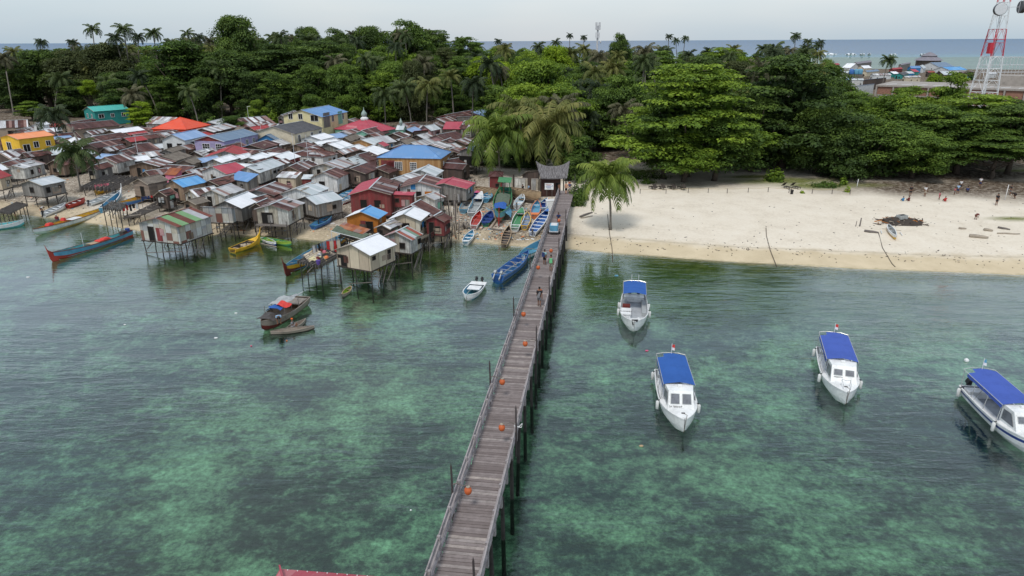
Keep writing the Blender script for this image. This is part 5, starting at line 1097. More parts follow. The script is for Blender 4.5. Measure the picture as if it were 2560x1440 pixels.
def hull(t, L, B, D, bow=.35, stw=.75, mats=('b_white', 'b_white', 'b_white', 'b_sky'), keel=.2, srise=0.0, pw=2.2, floor=.14, n=18, tip=0.0, mid=.42):
    """hull of a boat along local x (bow at +L/2), z=0 at the waterline; mats = bottom, side, gunwale, inside"""
    def hb(k):
        if k < mid: return B / 2 * (stw + (1 - stw) * math.sin(PI / 2 * k / mid))
        return B / 2 * max(.015, 1 - ((k - mid) / (1 - mid)) ** pw)
    def sh(k): return D + bow * k ** 3 + srise * (1 - k) ** 4 + (tip * max(0, (k - .86) / .14) ** 2)
    def kz(k): return -keel + (max(0, (k - .78) / .22) ** 2.2) * (D + bow) * .55
    o = MB(); i_ = MB(); g = MB(); rows_o = []; rows_i = []; rows_g = []; m = 6
    for j in range(n + 1):
        k = j / n; x = -L / 2 + L * k; h = hb(k); s_ = sh(k); z0 = kz(k); hh = s_ - z0
        half = [(0, z0), (.58 * h, z0 + .14 * hh), (.88 * h, z0 + .46 * hh), (.95 * h, z0 + .70 * hh), (.98 * h, z0 + .84 * hh), (h, s_)]
        ring = [(x, -a, b) for a, b in half[::-1]] + [(x, a, b) for a, b in half[1:]]; rows_o.append(ring)
        hi = max(.005, h - .05); fz = min(z0 + floor + .12 * hh, s_ - .02); rows_i.append([(x, -hi, s_ - .005), (x, -hi * .78, fz), (x, hi * .78, fz), (x, hi, s_ - .005)])
        rows_g.append([(x, -h - .03, s_ - .04), (x, -h - .03, s_ + .03), (x, -hi, s_ + .03), (x, hi, s_ + .03), (x, h + .03, s_ + .03), (x, h + .03, s_ - .04)])
    def strip(mb, rows, cols, mi=lambda c: 0, flip=False):
        w_ = len(rows[0]); vs = [p for r in rows for p in r]
        for a in range(len(rows) - 1):
            for c in cols:
                f = (a * w_ + c, (a + 1) * w_ + c, (a + 1) * w_ + c + 1, a * w_ + c + 1)
                mb.f.append(f[::-1] if flip else f); mb.m.append(mi(c))
        mb.v += vs
    strip(o, rows_o, range(10), lambda c: 0 if c in (3, 4, 5, 6) or (mats[1] == 'b_navy' and c in (2, 7)) else (1 if c in (2, 7, 1, 8) else 2)); o.f.append(tuple(range(11))); o.m.append(1)
    ho = o.build('hull', [mats[0], mats[1], mats[4] if len(mats) > 4 else mats[1]], t)
    strip(i_, rows_i, range(3), flip=True); ln = len(rows_i[0]); i_.f.append((0, 1, 2, 3)); i_.m.append(0)
    i_.build('interior', mats[3], t)
    strip(g, rows_g, (0, 1, 3, 4), flip=True); g.box((-L / 2 + .03, 0, sh(0) + .02), (.08, 2 * hb(0), .07)); g.build('gunwale', mats[2], t)
    return hb, sh, kz
def thwarts(t, L, hb, sh, ks, mat, dz=-.12, w=.22):
    for k in ks: MB().box((-L / 2 + L * k, 0, sh(k) + dz), (w, 2 * hb(k) - .1, .035)).build('thwart', mat, t)
def outboard(t, x, y, z, s_=1.0, mat='b_black', tilt=.35):
    e = MB(); R = Matrix.Rotation(tilt, 3, 'Y')
    e.box(Vector((x, y, z)) + R @ Vector((-.12 * s_, 0, .26 * s_)), (.36 * s_, .26 * s_, .34 * s_), R, .8)
    e.box(Vector((x, y, z)) + R @ Vector((-.10 * s_, 0, -.22 * s_)), (.16 * s_, .10 * s_, .70 * s_), R, .9); e.box(Vector((x, y, z)) + R @ Vector((-.14 * s_, 0, -.56 * s_)), (.3 * s_, .05 * s_, .10 * s_), R)
    return e.build('outboard_motor', mat, t)
def mkboat(stern, bow, zs, zb, label, cat='boat', name='boat', sand=False, keel=.2, group=None, L=None):
    a = P(*stern, zs); b = P(*bow, zb); d = Vector((b.x - a.x, b.y - a.y, 0)); L_ = L or d.length; d.normalize(); c = Vector((a.x, a.y, 0)) + d * L_ / 2
    z = tz(c.x, c.y) + keel - .06 if sand else 0.0
    t = thing(name, (c.x, c.y, z), math.atan2(d.y, d.x), label, cat, group)
    if sand:
        g1 = tz(c.x + d.x * L_ * .4, c.y + d.y * L_ * .4); g0 = tz(c.x - d.x * L_ * .4, c.y - d.y * L_ * .4); t.rotation_mode = 'XYZ'
        t.rotation_euler = (rnd.uniform(-.06, .06), -math.atan2(g1 - g0, L_ * .8), math.atan2(d.y, d.x)); t.location.z = (g1 + g0) / 2 + keel - .04
    return t, L_

def cabin_boat(stern, bow, label, kind, L=None, txt=None, canvas='canvas_blue', stripe=None):
    t, L = mkboat(stern, bow, .9, 1.15, label, 'speedboat', 'cabin_speedboat', group='moored white speedboats with blue canopies', L=L)
    B = 2.55; hb, sh, kz = hull(t, L, B, .78, .42, .86, ('gel_white', stripe or 'gel_white', 'gel_white', 'b_deck', 'gel_white'), .3, 0, 2.5, .5, 22, mid=.5)
    X = lambda k: -L / 2 + L * k
    # side benches and stern bench
    for s_ in (-1, 1):
        MB().box((X(.36), s_ * (B / 2 - .36), .52), (L * .42, .42, .40)).build('bench', 'gel_white' if kind != 'A' else 'b_grey', t)
    MB().box((X(.085), 0, .60), (.7, B * .74, .5)).build('stern_deck', 'gel_white', t)
    if kind == 'A':
        m = MB(); vs = []; n = 8     # short foredeck, open cockpit
        ks = [.86 + .14 * i / n for i in range(n + 1)]
        for k in ks: vs += [(X(k), -hb(k), sh(k) + .035), (X(k), hb(k), sh(k) + .035)]
        m.add(vs, [(2 * i + 1, 2 * i, 2 * i + 2, 2 * i + 3) for i in range(n)]); m.add([(X(.86), -hb(.86), sh(.86) + .035), (X(.86), hb(.86), sh(.86) + .035), (X(.86), hb(.86) * .8, .45), (X(.86), -hb(.86) * .8, .45)], [(0, 1, 2, 3)]); m.build('foredeck', 'gel_white', t)
        MB().box((X(.60), -.72, .86), (1.5, .9, .12)).box((X(.60), -.72, .62), (1.4, .8, .40)).build('console', 'gel_white', t)
        MB().box((X(.47), -.72, .95), (.10, .7, .5)).build('dashboard', 'b_maroon', t)
        text('SA5048/5/F', t, (X(.62), -.72, .93), (0, 0, PI / 2), .24, 'ink'); 
        for s_ in (-1, 1):
            g = MB()
            for i in range(4): g.box((X(.74 + i * .028), s_ * (hb(.78) - .42 - i * .04), .765), (.09, .30, .02))
            MB().box((X(.785), s_ * (hb(.78) - .46), .62), (1.05, .40, .26)).build('locker', 'gel_white', t); g.build('vent', 'b_grey', t)
        MB().tube([(X(.97), 0, sh(.97) + .06), (X(.99), .25, sh(.97) + .05), (X(.955), .3, sh(.97) + .07), (X(.96), -.2, sh(.97) + .07), (X(1.0), -.1, .9)], .06, 5).build('mooring_coil', 'b_black', t)
        c0, c1 = .02, .44
    else:
        m = MB(); vs = []; n = 14; f0 = .60; ks = [f0 + (1 - f0) * i / n for i in range(n + 1)]   # rounded foredeck
        for k in ks:
            for q in (-1, -.5, 0, .5, 1): vs.append((X(k), hb(k) * q * .97, sh(k) + .03 + .12 * (1 - q * q)))
        m.add(vs, [(5 * i + q, 5 * i + 5 + q, 5 * i + 6 + q, 5 * i + 1 + q) for i in range(n) for q in range(4)]); m.build('foredeck', 'gel_white', t, True)
        # cabin: raked windscreen, two front panes and side panes
        x0, x1, x2 = X(.585), X(.70), X(.80); w0, w1 = .98, .86; zt = 2.06; zb_ = sh(.75) + .05
        m = MB(); vs = [(x0, -w0, zb_ - .3), (x2, -w1, zb_ - .1), (x2, w1, zb_ - .1), (x0, w0, zb_ - .3), (x0, -w0 * .96, zt), (x1, -w1 * .93, zt - .03), (x1, w1 * .93, zt - .03), (x0, w0 * .96, zt)]
        m.add(vs, [(0, 1, 5, 4), (1, 2, 6, 5), (2, 3, 7, 6), (4, 5, 6, 7)]); cb = m.build('cabin', 'gel_white', t)
        nrm = (Vector(vs[2]) - Vector(vs[1])).cross(Vector(vs[5]) - Vector(vs[1])).normalized()
        def onfront(a, b): # a across -1..1, b up 0..1
            p = Vector(vs[1]).lerp(Vector(vs[2]), (a + 1) / 2).lerp(Vector(vs[5]).lerp(Vector(vs[6]), (a + 1) / 2), b); return p + nrm * .012
        hi = .84 if kind == 'B' else .80; lo = .36 if kind == 'B' else .50
        for a0, a1 in ((-.80, -.12), (.12, .80)):
            MB().add([onfront(a0, lo), onfront(a1, lo), onfront(a1, hi), onfront(a0, hi)], [(0, 1, 2, 3)]).build('windscreen', 'glass_dark', cb)
            fr = MB(); q = [onfront(a0, lo), onfront(a1, lo), onfront(a1, hi), onfront(a0, hi)]
            for i in range(4): fr.bar(q[i], q[(i + 1) % 4], .035)
            fr.build('window_frame', 'b_grey', cb)
        for s_ in (-1, 1):
            A_ = [Vector((x0 + .18, s_ * (w0 + .012), zb_ + .15)), Vector((x2 - .42, s_ * (w1 + .035), zb_ + .16)), Vector((x1 - .12, s_ * (w1 + .01), zt - .22)), Vector((x0 + .18, s_ * (w0 * .97 + .012), zt - .22))]
            MB().add(A_, [(0, 1, 2, 3) if s_ < 0 else (3, 2, 1, 0)]).build('side_window', 'glass_dark', cb)
        if txt:
            p = onfront(-.42, .22 if kind == 'B' else .40); tilt = math.atan2(nrm.x, nrm.z)
            text(txt, t, p + nrm * .01, (0, 0, 0), .17 if kind == 'B' else .15, 'ink').matrix_local = Matrix.Translation(p + nrm * .012) @ Matrix(((0, -math.cos(tilt), math.sin(tilt)), (1, 0, 0), (0, math.sin(tilt), math.cos(tilt)))).to_4x4()
        m = MB()
        if kind == 'C':
            m.tube([(X(.86), -.28, sh(.86) + .1), (X(.87), -.28, sh(.86) + .62), (X(.90), 0, sh(.86) + .66), (X(.87), .28, sh(.86) + .62), (X(.86), .28, sh(.86) + .1)], .022, 5); m.tube([(X(.95), -.22, sh(.95)), (X(.93), -.25, sh(.9) + .45), (X(.87), -.28, sh(.86) + .6)], .022, 5); m.tube([(X(.95), .22, sh(.95)), (X(.93), .25, sh(.9) + .45), (X(.87), .28, sh(.86) + .6)], .022, 5)
            m.build('bow_ladder', 'steel', t)
        MB().box((X(.9), 0, sh(.9) + .14), (.12, .22, .08)).build('cleat', 'b_black', t)
        MB().tube([(X(.9), 0, sh(.9) + .16), (X(.93), .22, sh(.9) + .15), (X(.99), .1, sh(.99) + .05), (X(1.0), 0, .3)], .02, 5).build('bow_rope', 'rope', t)
        MB().box((x0 + .35, .0, zt + .06), (.18, .26, .12)).build('spotlight', 'gel_white', t)
        c0, c1 = .015, .60
    # canopy: cloth stretched over hoops
    xa, xb = X(c0), X(c1); W = 1.06; zc = 2.12; n = 10; m = MB(); vs = []; prof = [(-1.02, -.30), (-1, -.05), (-.55, .06), (0, .14), (.55, .06), (1, -.05), (1.02, -.30)]
    for i in range(n + 1):
        x = xa + (xb - xa) * i / n; sag = .035 * math.sin(PI * (i % 2.5) / 2.5) * -1; fl = .02 * math.sin(i * 2.4)
        nar = 1.0 if i > 0 else .97
        for (a, b) in prof: vs.append((x, a * W * nar, zc + b + sag * (1 - abs(a)) + (fl if abs(a) > 1 else 0)))
    k_ = len(prof); fs = [(k_ * i + q, k_ * i + k_ + q, k_ * i + k_ + 1 + q, k_ * i + 1 + q) for i in range(n) for q in range(k_ - 1)]
    fs = [f for f in fs if not (kind != 'A' and f[0] // k_ == 0 and f[0] % k_ in (0, 1))]   # cut-out corner at the stern
    m.add(vs, fs); m.build('canopy', canvas, t)
    fr = MB()
    for i, k in enumerate([c0, (c0 * 2 + c1) / 3, (c0 + 2 * c1) / 3, c1 - .005]):
        x = X(k)
        for s_ in (-1, 1): fr.tube([(x, s_ * (hb(k) - .08), sh(k)), (x, s_ * W * .98, zc - .08)], .024, 5)
    for s_ in (-1, 1): fr.tube([(xa - .1, s_ * W, zc - .06), (xb, s_ * W, zc - .06)], .024, 5)
    fr.tube([(xa - .12, -W, zc - .03), (xa - .22, -.5, zc + .06), (xa - .22, .5, zc + .06), (xa - .12, W, zc - .03)], .026, 5)
    for s_ in (-1, 1): fr.tube([(X(.25), s_ * (hb(.25) - .1), .8), (X(.33), s_ * W, zc - .08)], .02, 5)
    fr.build('canopy_frame', 'steel', t)
    for s_, k in ((-1, .05), (-1, .62), (1, .05), (1, .66)) if kind != 'A' else ((-1, .3), (-1, .52), (1, .3), (1, .55)):
        y = s_ * (hb(k) + .14); MB().lathe([(.05, -.34), (.115, -.28), (.12, .24), (.05, .32)], 9, (X(k), y, sh(k) - .32)).build('fender', 'fender', t, True)
        MB().tube([(X(k), y, sh(k) + .02), (X(k), s_ * hb(k), sh(k) + .08)], .035, 5).build('fender_line', 'b_black', t)
    for s_ in (-.42, .42): outboard(t, X(0) - .12, s_, .75, 1.15)
    if kind != 'A':
        MB().tube([(xa + .1, 0, zc), (xa + .1, 0, zc + .95)], .022, 5).build('flagpole', 'white_trim', t)
        f = MB(); f.k = 0; f.sheet([(xa + .1, 0, zc + .85), (xa - .02, .22, zc + .82), (xa + .02, .24, zc + .38), (xa + .1, 0, zc + .45)], .015); f.k = 1; f.sheet([(xa + .12, 0, zc + .66), (xa + .1, .20, zc + .60), (xa + .14, .21, zc + .40), (xa + .12, 0, zc + .46)], .015); f.build('flag', ['cloth_red' if kind != 'D' else 'b_sky', 'cloth_white'], t)
    else:
        for y in (-.3, .35): MB().tube([(xa + .2, y, zc), (xa + .15, y, zc + .8)], .02, 5).build('antenna', 'white_trim', t)
    return t
cabin_boat((1585, 733), (1586, 806), 'white open speedboat with a short blue canopy at its stern, the farthest of four', 'A')
cabin_boat((1674, 922), (1712, 1052), 'white cabin speedboat with square two-pane windscreen and long blue canopy, nearest the jetty', 'B', txt='SA 7850/5/P')
cabin_boat((2078, 868), (2119, 984), 'white cabin speedboat with rounded cabin and steel bow ladder under a blue canopy', 'C', txt='•MANTA•', canvas='canvas_violet')
_s = P(2440, 962, .9); _d2 = (P(2556, 1108, .9) - P(2410, 968, .9)).normalized(); _bw = _s + _d2 * 8.4
cabin_boat((2440, 962), proj((_bw.x, _bw.y, 1.15)), 'white speedboat with navy side stripe and blue canopy cut by the right edge', 'D', canvas='canvas_violet', stripe='b_navy', L=8.4)

def prow(t, L, sh, mat, h=1.0, back=.9, base=.55):
    """tall upswept stem of a long wooden boat"""
    x = L / 2; m = MB(); z = sh(1); pts = [(x - .55, z - .10), (x - .12, z + .10), (x + .25, z + .40), (x + .45, z + h)]; low = [(x - .9, -.15), (x - .1, -.05), (x + .12, .35), (x + .3, z + .2)]
    for i in range(3):
        a, b = pts[i], pts[i + 1]; c, d = low[i], low[i + 1]; w0, w1 = .09 - .02 * i, .07 - .02 * i
        vs = [(a[0], -w0, a[1]), (b[0], -w1, b[1]), (d[0], -w1, d[1]), (c[0], -w0, c[1]), (a[0], w0, a[1]), (b[0], w1, b[1]), (d[0], w1, d[1]), (c[0], w0, c[1])]
        m.add(vs, [(0, 1, 2, 3), (7, 6, 5, 4), (0, 4, 5, 1), (1, 5, 6, 2), (2, 6, 7, 3), (3, 7, 4, 0)])
    m.build('prow', mat, t)
def longboat(stern, bow, label, mats, B=1.35, D=.5, bowr=.45, keel=.25, sand=False, th='b_wood', pr=None, n_th=6, cover=None, stw=.45, zs=.5, zb=.9, **kw):
    t, L = mkboat(stern, bow, zs, zb, label, 'longboat', 'longboat', sand, keel)
    hb, sh, kz = hull(t, L, B, D, bowr, stw, mats, keel, .18, 2.0, .12, 26, mid=.45)
    thwarts(t, L, hb, sh, [(.12 + .76 * i / (n_th - 1)) for i in range(n_th)], th, -.08, .09)
    if pr: prow(t, L, sh, pr)
    if cover:
        for (k0, k1, mt, dz) in cover:
            m = MB(); n = 6; vs = []
            for i in range(n + 1):
                k = k0 + (k1 - k0) * i / n
                for q in (-.9, 0, .9): vs.append((-L / 2 + L * k, q * hb(k), sh(k) + dz + (.05 if q == 0 else 0)))
            m.add(vs, [(3 * i + q, 3 * i + 3 + q, 3 * i + 4 + q, 3 * i + 1 + q) for i in range(n) for q in range(2)]); m.build('cover_board', mt, t)
    return t, L, hb, sh
# blue and red longboat on the left
t, L, hb, sh = longboat((327, 577), (125, 632), 'very long blue wooden boat with a red upswept prow afloat at the left', ('b_red', 'b_sky', 'b_maroon', 'b_turq', 'b_sky'), 1.5, .62, .5, .2, pr='b_red', cover=[(.30, .56, 'b_tan', -.06)], zs=.7, zb=1.1)
m = MB(); m.box((-L * .12, .05, sh(.4) + .10), (1.9, .9, .10), None, .8).box((-L * .14, .1, sh(.4) + .2), (.9, .7, .09), None, .8); m.build('folded_tarp', 'cloth_red', t)
MB().tube([(L * .12, 0, .4), (L * .12, 0, 2.3)], .03, 5).build('mast', 'metal_light', t); text('SEMPORNA', t, (-.2, -hb(.5) - .03 if True else 0, .42), (PI / 2, 0, 0), .42, 'ink_white')
MB().box((-L * .40, 0, .75), (.7, .6, .5)).build('engine_box', 'b_dark', t); MB().lathe([(.28, 0), (.3, .6)], 10, (-L * .45, .1, .6)).build('barrel', 'b_navy', t)
tag(t, cat='longboat')
t, L, hb, sh = longboat((268, 518), (82, 573), 'very long pale green and white boat with yellow inside resting on the shallow shore', ('b_mint', 'b_white', 'b_maroon', 'b_yellow', 'b_mint'), 1.7, .70, .3, .2, cover=[(.42, .56, 'b_white', -.03)], zs=.8, zb=1.0, n_th=9)
m = MB(); m.box((L * .30, 0, .95), (.9, .8, .35), None, .7).box((L * .12, 0, 1.05), (.5, .6, .4), None, .7); m.build('cargo_bundle', 'cloth_red', t); text('JASIM ANGKASA', t, (.6, -hb(.5) - .03, .50), (PI / 2, 0, 0), .34, 'ink_red')
longboat((-38, 566), (58, 548), 'turquoise and white longboat entering at the left edge', ('b_turq', 'b_white', 'b_white', 'b_turq', 'b_white'), 1.5, .55, .3, .2, zs=.6, zb=.9)
t, L, hb, sh = longboat((385, 490), (290, 512), 'faded blue and yellow longboat behind the laundry platform on the left beach', ('b_grey', 'b_blue', 'b_wood', 'b_yellow', 'b_sky'), 1.5, .6, .4, .2, sand=True, zs=1.2, zb=1.5)
t, L, hb, sh = longboat((252, 524), (302, 473), 'white boat with a tall raised stern post beside the small platform', ('b_white', 'b_sky', 'b_white', 'b_sky', 'b_white'), 1.2, .5, .5, .2, sand=True, pr='b_white', zs=1.0, zb=2.2, n_th=3)
t, L, hb, sh = longboat((858, 590), (712, 664), 'blue inside longboat with maroon upswept prow moored beside the laundry platform', ('b_maroon', 'b_yellow', 'b_sky', 'b_sky', 'b_sky'), 2.1, .75, .5, .2, pr='b_maroon', zs=.8, zb=1.2, n_th=8)
MB().tube([(L * .48, .1, .9), (L * .44, .6, .2), (L * .43, .9, -1.5)], .025, 5).build('mooring_rope', 'rope', t)
t, L, hb, sh = longboat((1244, 688), (1322, 622), 'deep blue longboat with two tilted outboard motors moored left of the jetty', ('b_grey', 'b_blue', 'b_blue', 'b_blue', 'b_grey'), 1.75, .62, .35, .25, stw=.8, zs=.8, zb=1.1, n_th=6, th='b_grey')
outboard(t, -L / 2 + .1, -.35, .75, 1.1, 'b_grey', .9); outboard(t, -L / 2 + .1, .35, .75, 1.1, 'b_grey', .9); MB().bar((-.6, -.5, .72), (.5, .5, .72), .10, .04).build('plank', 'wood_pale', t)
t, L, hb, sh = longboat((1304, 640), (1356, 597), 'turquoise inside longboat poking out from behind the blue one at the jetty', ('b_turq', 'b_white', 'b_sky', 'b_sky', 'b_turq'), 1.7, .55, .35, .2, zs=.6, zb=.9, n_th=3)
def skiff(stern, bow, label, mats, B=1.3, D=.5, bowr=.25, stw=.7, sand=True, th=('b_white', 3), eng=None, keel=.15, zs=1.5, zb=1.7, deck=None, pw=2.2, name='skiff', lab_cat='small boat', group=None, L=None):
    t, L = mkboat(stern, bow, zs, zb, label, lab_cat, name, sand, keel, group, L)
    hb, sh, kz = hull(t, L, B, D, bowr, stw, mats, keel, 0, pw, .1, 16)
    if th: thwarts(t, L, hb, sh, [.18 + .55 * i / max(1, th[1] - 1) for i in range(th[1])], th[0], -.14, .24)
    if eng: outboard(t, -L / 2 - .02, 0, sh(0), .9, eng)
    if deck:
        m = MB(); n = 6; vs = []
        for i in range(n + 1):
            k = deck[0] + (deck[1] - deck[0]) * i / n; vs += [(-L / 2 + L * k, -hb(k) * .97, sh(k) + .035), (-L / 2 + L * k, hb(k) * .97, sh(k) + .035)]
        m.add(vs, [(2 * i + 1, 2 * i, 2 * i + 2, 2 * i + 3) for i in range(n)]); m.build('foredeck', deck[2], t)
    return t, L, hb, sh
GB = 'boats pulled up on the sand between village and jetty'
for row in [
    ((107, 528), (165, 508), 'white boat with blue stripes and a dark motor on the left beach', ('b_white', 'b_white', 'b_white', 'b_grey', 'b_blue'), dict(B=1.4, eng=.9, zs=.9, zb=1.2, th=('b_white', 4))),
    ((168, 513), (213, 497), 'faded red open boat on the left beach', ('b_red', 'b_red', 'b_red', 'b_maroon'), dict(B=1.35, zs=1.0, zb=1.3)),
    ((222, 506), (303, 476), 'long white fibreglass boat with sky-blue trim on the left beach', ('b_white', 'b_white', 'b_white', 'b_grey', 'b_sky'), dict(B=1.5, eng=.9, zs=1.2, zb=1.7, th=('b_white', 4))),
    ((240, 478), (292, 462), 'yellow boat lying under the drying rack on the left beach', ('b_yellow', 'b_yellow', 'b_yellow', 'b_wood'), dict(B=1.3, zs=1.5, zb=1.8)),
    ((580, 621), (646, 590), 'bright yellow boat with pointed bow afloat under the stilt houses', ('b_yellow', 'b_yellow', 'b_yellow', 'b_dark', 'b_yellow'), dict(B=1.7, D=.5, bowr=.5, sand=False, zs=.55, zb=1.0, th=('b_tan', 3), deck=(.72, .98, 'b_yellow'))),
    ((656, 594), (690, 606), 'small white and navy canoe beside the lime green outrigger', ('b_navy', 'b_white', 'b_white', 'b_lime'), dict(B=.9, D=.3, sand=False, zs=.3, zb=.5, pw=1.6)),
    ((783, 569), (832, 549), 'deep blue rowing boat on the sand under the stilt houses', ('b_blue', 'b_blue', 'b_sky', 'b_sky'), dict(B=1.5, zs=.7, zb=.8, th=('b_blue', 3))),
    ((1198, 704), (1160, 746), 'small white speedboat with blue floor and two black outboards', ('gel_white', 'gel_white', 'gel_white', 'b_sky'), dict(B=1.75, D=.5, sand=False, zs=.55, zb=.7, th=None, stw=.9, pw=3.0, deck=(.0, .2, 'gel_white'), L=4.6, keel=.2)),
    ((1164, 602), (1183, 577), 'white skiff with blue inside at the water edge', ('b_white', 'b_white', 'b_white', 'b_sky'), dict(B=1.2, zs=.5, zb=.9)),
    ((1158, 523), (1177, 495), 'light blue square-sterned boat beside the last stilt house', ('b_sky', 'b_sky', 'b_sky', 'b_grey'), dict(B=1.6, th=('b_tan', 2))),
    ((1178, 530), (1205, 482), 'grey and white long skiff with white bow among the beached boats', ('b_grey', 'b_grey', 'b_white', 'b_grey'), dict(B=1.6, deck=(.62, .97, 'b_white'), th=('b_grey', 3))),
    ((1188, 498), (1200, 477), 'blue boat half covered by a bright pink cloth', ('b_blue', 'b_blue', 'b_blue', 'b_blue'), dict(B=1.4, deck=(.6, .95, 'b_pink'))),
    ((1213, 501), (1224, 484), 'small blue skiff behind the grey and white long skiff', ('b_navy', 'b_sky', 'b_sky', 'b_sky'), dict(B=1.5)),
    ((1184, 556), (1200, 525), 'white skiff with red inside on the sand', ('b_white', 'b_white', 'b_white', 'b_red'), dict(B=1.35, th=('b_red', 3))),
    ((1213, 551), (1228, 526), 'dark blue skiff with green side next to the red inside one', ('b_green', 'b_green', 'b_navy', 'b_navy'), dict(B=1.4, th=('b_navy', 3))),
    ((1292, 516), (1308, 489), 'white skiff with blue floor, yellow side and a big motor', ('b_yellow', 'b_white', 'b_white', 'b_white'), dict(B=1.35, eng='b_dark', deck=None, th=('b_sky', 3))),
    ((1287, 562), (1306, 520), 'white skiff with green inside on the sand', ('b_white', 'b_white', 'b_white', 'b_green'), dict(B=1.5, th=('b_white', 2), deck=(.72, .96, 'b_green'))),
    ((1311, 559), (1319, 530), 'small yellow skiff touching the green inside one', ('b_yellow', 'b_yellow', 'b_yellow', 'b_grey'), dict(B=1.25, th=('b_blue', 3))),
    ((1337, 537), (1344, 503), 'orange skiff with blue inside on the sand', ('b_orange', 'b_orange', 'b_orange', 'b_sky'), dict(B=1.4, th=('b_white', 2), deck=(.0, .14, 'b_orange'))),
    ((1358, 524), (1366, 499), 'pale blue skiff with navy inside closest to the jetty rail', ('b_sky', 'b_white', 'b_sky', 'b_navy'), dict(B=1.35, th=('b_white', 2))),
    ((1331, 571), (1371, 523), 'long white skiff with blue inside and red transom beside the jetty', ('b_white', 'b_white', 'b_white', 'b_blue'), dict(B=1.45, eng='b_dark', th=('b_white', 5), deck=(.85, .97, 'b_blue'))),
    ((1259, 589), (1273, 555), 'old brown wooden canoe boat on the sand beside a log', ('b_weather', 'b_weather', 'b_tan', 'b_dark'), dict(B=1.1, D=.42, th=('b_wood', 5))),
    ((846, 496), (880, 478), 'weathered yellow and blue boat under the red board house', ('b_tan', 'b_yellow', 'b_sky', 'b_sky'), dict(B=1.5)),
    ((852, 505), (884, 488), 'white and red boat lying beside the red board house', ('b_red', 'b_white', 'b_white', 'b_sky'), dict(B=1.3)),
    ((676, 829), (786, 815), 'long brown dugout canoe with a paddler in an orange cap', ('b_dark', 'b_weather', 'b_weather', 'b_weather'), dict(B=.85, D=.26, bowr=.12, sand=False, zs=.25, zb=.35, stw=.1, th=('b_wood', 2), pw=1.6, name='canoe', lab_cat='canoe')),
    ((718, 820), (765, 800), 'short brown dugout canoe behind the orange-capped paddler', ('b_dark', 'b_weather', 'b_weather', 'b_weather'), dict(B=.8, D=.26, sand=False, zs=.25, zb=.35, stw=.2, th=None, pw=1.6, name='canoe', lab_cat='canoe')),
    ((876, 716), (855, 739), 'little pale canoe under the cream stilt house', ('b_dark', 'b_weather', 'b_tan', 'b_lime'), dict(B=.7, D=.3, sand=False, zs=.3, zb=.4, stw=.3, th=('b_wood', 2), pw=1.6, name='canoe', lab_cat='canoe')),
    ((1283, 493), (1336, 500), 'dark old dugout lying sideways behind the blue floored skiff', ('b_dark', 'b_dark', 'b_wood', 'b_dark'), dict(B=.8, D=.3, stw=.2, th=None, pw=1.5, name='canoe', lab_cat='canoe')),
    ((1188, 470), (1252, 478), 'bare tan wooden hull under construction before the red kiosk', ('b_tan', 'b_tan', 'b_tan', 'b_wood'), dict(B=1.8, D=1.0, bowr=.2, stw=.5, zs=2.1, zb=2.3, th=('b_tan', 5), name='unfinished_boat', lab_cat='boat')),
    ((1272, 474), (1352, 484), 'bare tan wooden hull under construction before the white wall', ('b_tan', 'b_tan', 'b_tan', 'b_wood'), dict(B=1.9, D=1.1, bowr=.2, stw=.5, zs=2.1, zb=2.3, th=('b_tan', 5), name='unfinished_boat', lab_cat='boat')),
    ((2221, 561), (2242, 586), 'small white and yellow outrigger canoe on the open sand by the debris heap', ('b_yellow', 'b_white', 'b_white', 'b_grey'), dict(B=.8, D=.35, stw=.3, pw=1.6, th=('b_grey', 3), name='canoe', lab_cat='canoe'))]:
    st, bw, lab, mats, kw = row
    if kw.get('eng') == .9: kw['eng'] = 'b_black'
    if st[0] > 1140 and st[0] < 1380 and kw.get('sand', True): kw['group'] = GB
    t, L, hb, sh = skiff(st, bw, lab, mats, **kw)
    if 'two black outboards' in lab:
        outboard(t, -L / 2 - .05, -.3, .6, .95); outboard(t, -L / 2 - .05, .3, .6, .95); MB().box((-L * .12, 0, .50), (1.1, 1.3, .08)).build('seat', 'gel_white', t)
        MB().tube([(L / 2, 0, .6), (L / 2 + .6, .1, -.1), (L / 2 + 1.6, .4, -1.6)], .025, 5).build('bow_rope', 'rope', t)
    if 'bright yellow boat' in lab:
        prow(t, L, sh, 'b_yellow'); m = MB()
        for k in range(5): m.box((rnd.uniform(-.5, .6), rnd.uniform(-.3, .3), .45), (.4, .35, .22), Matrix.Rotation(rnd.random(), 3, 'Z'), .8)
        m.build('cargo', 'wall_ply', t); text('MFA', t, (-.5, -hb(.4) - .03, .42), (PI / 2, 0, 0), .22, 'ink')
    if 'outrigger canoe' in lab:
        for s_ in (-1, 1): MB().tube([(-.9, s_ * 1.1, 0), (.3, s_ * 1.15, 0)], .06, 6).build('float', 'b_white', t)
        MB().bar((-.5, -1.1, .35), (-.5, 1.1, .35), .05).build('outrigger_beam', 'wood_pale', t)
t, L, hb, sh = skiff((648, 592), (728, 606), 'lime green outrigger boat afloat right of the bright yellow boat', ('b_green', 'b_lime', 'b_lime', 'b_green'), B=1.1, D=.35, sand=False, zs=.4, zb=.5, stw=.4, th=('b_lime', 4), pw=1.7)
for s_ in (-1, 1): MB().tube([(-1.6, s_ * 1.2, .05), (1.6, s_ * 1.2, .05)], .05, 6).build('float', 'wood_pale', t)
for x in (-.8, .8): MB().bar((x, -1.25, .3), (x, 1.25, .3), .05).build('outrigger_beam', 'wood_pale', t)
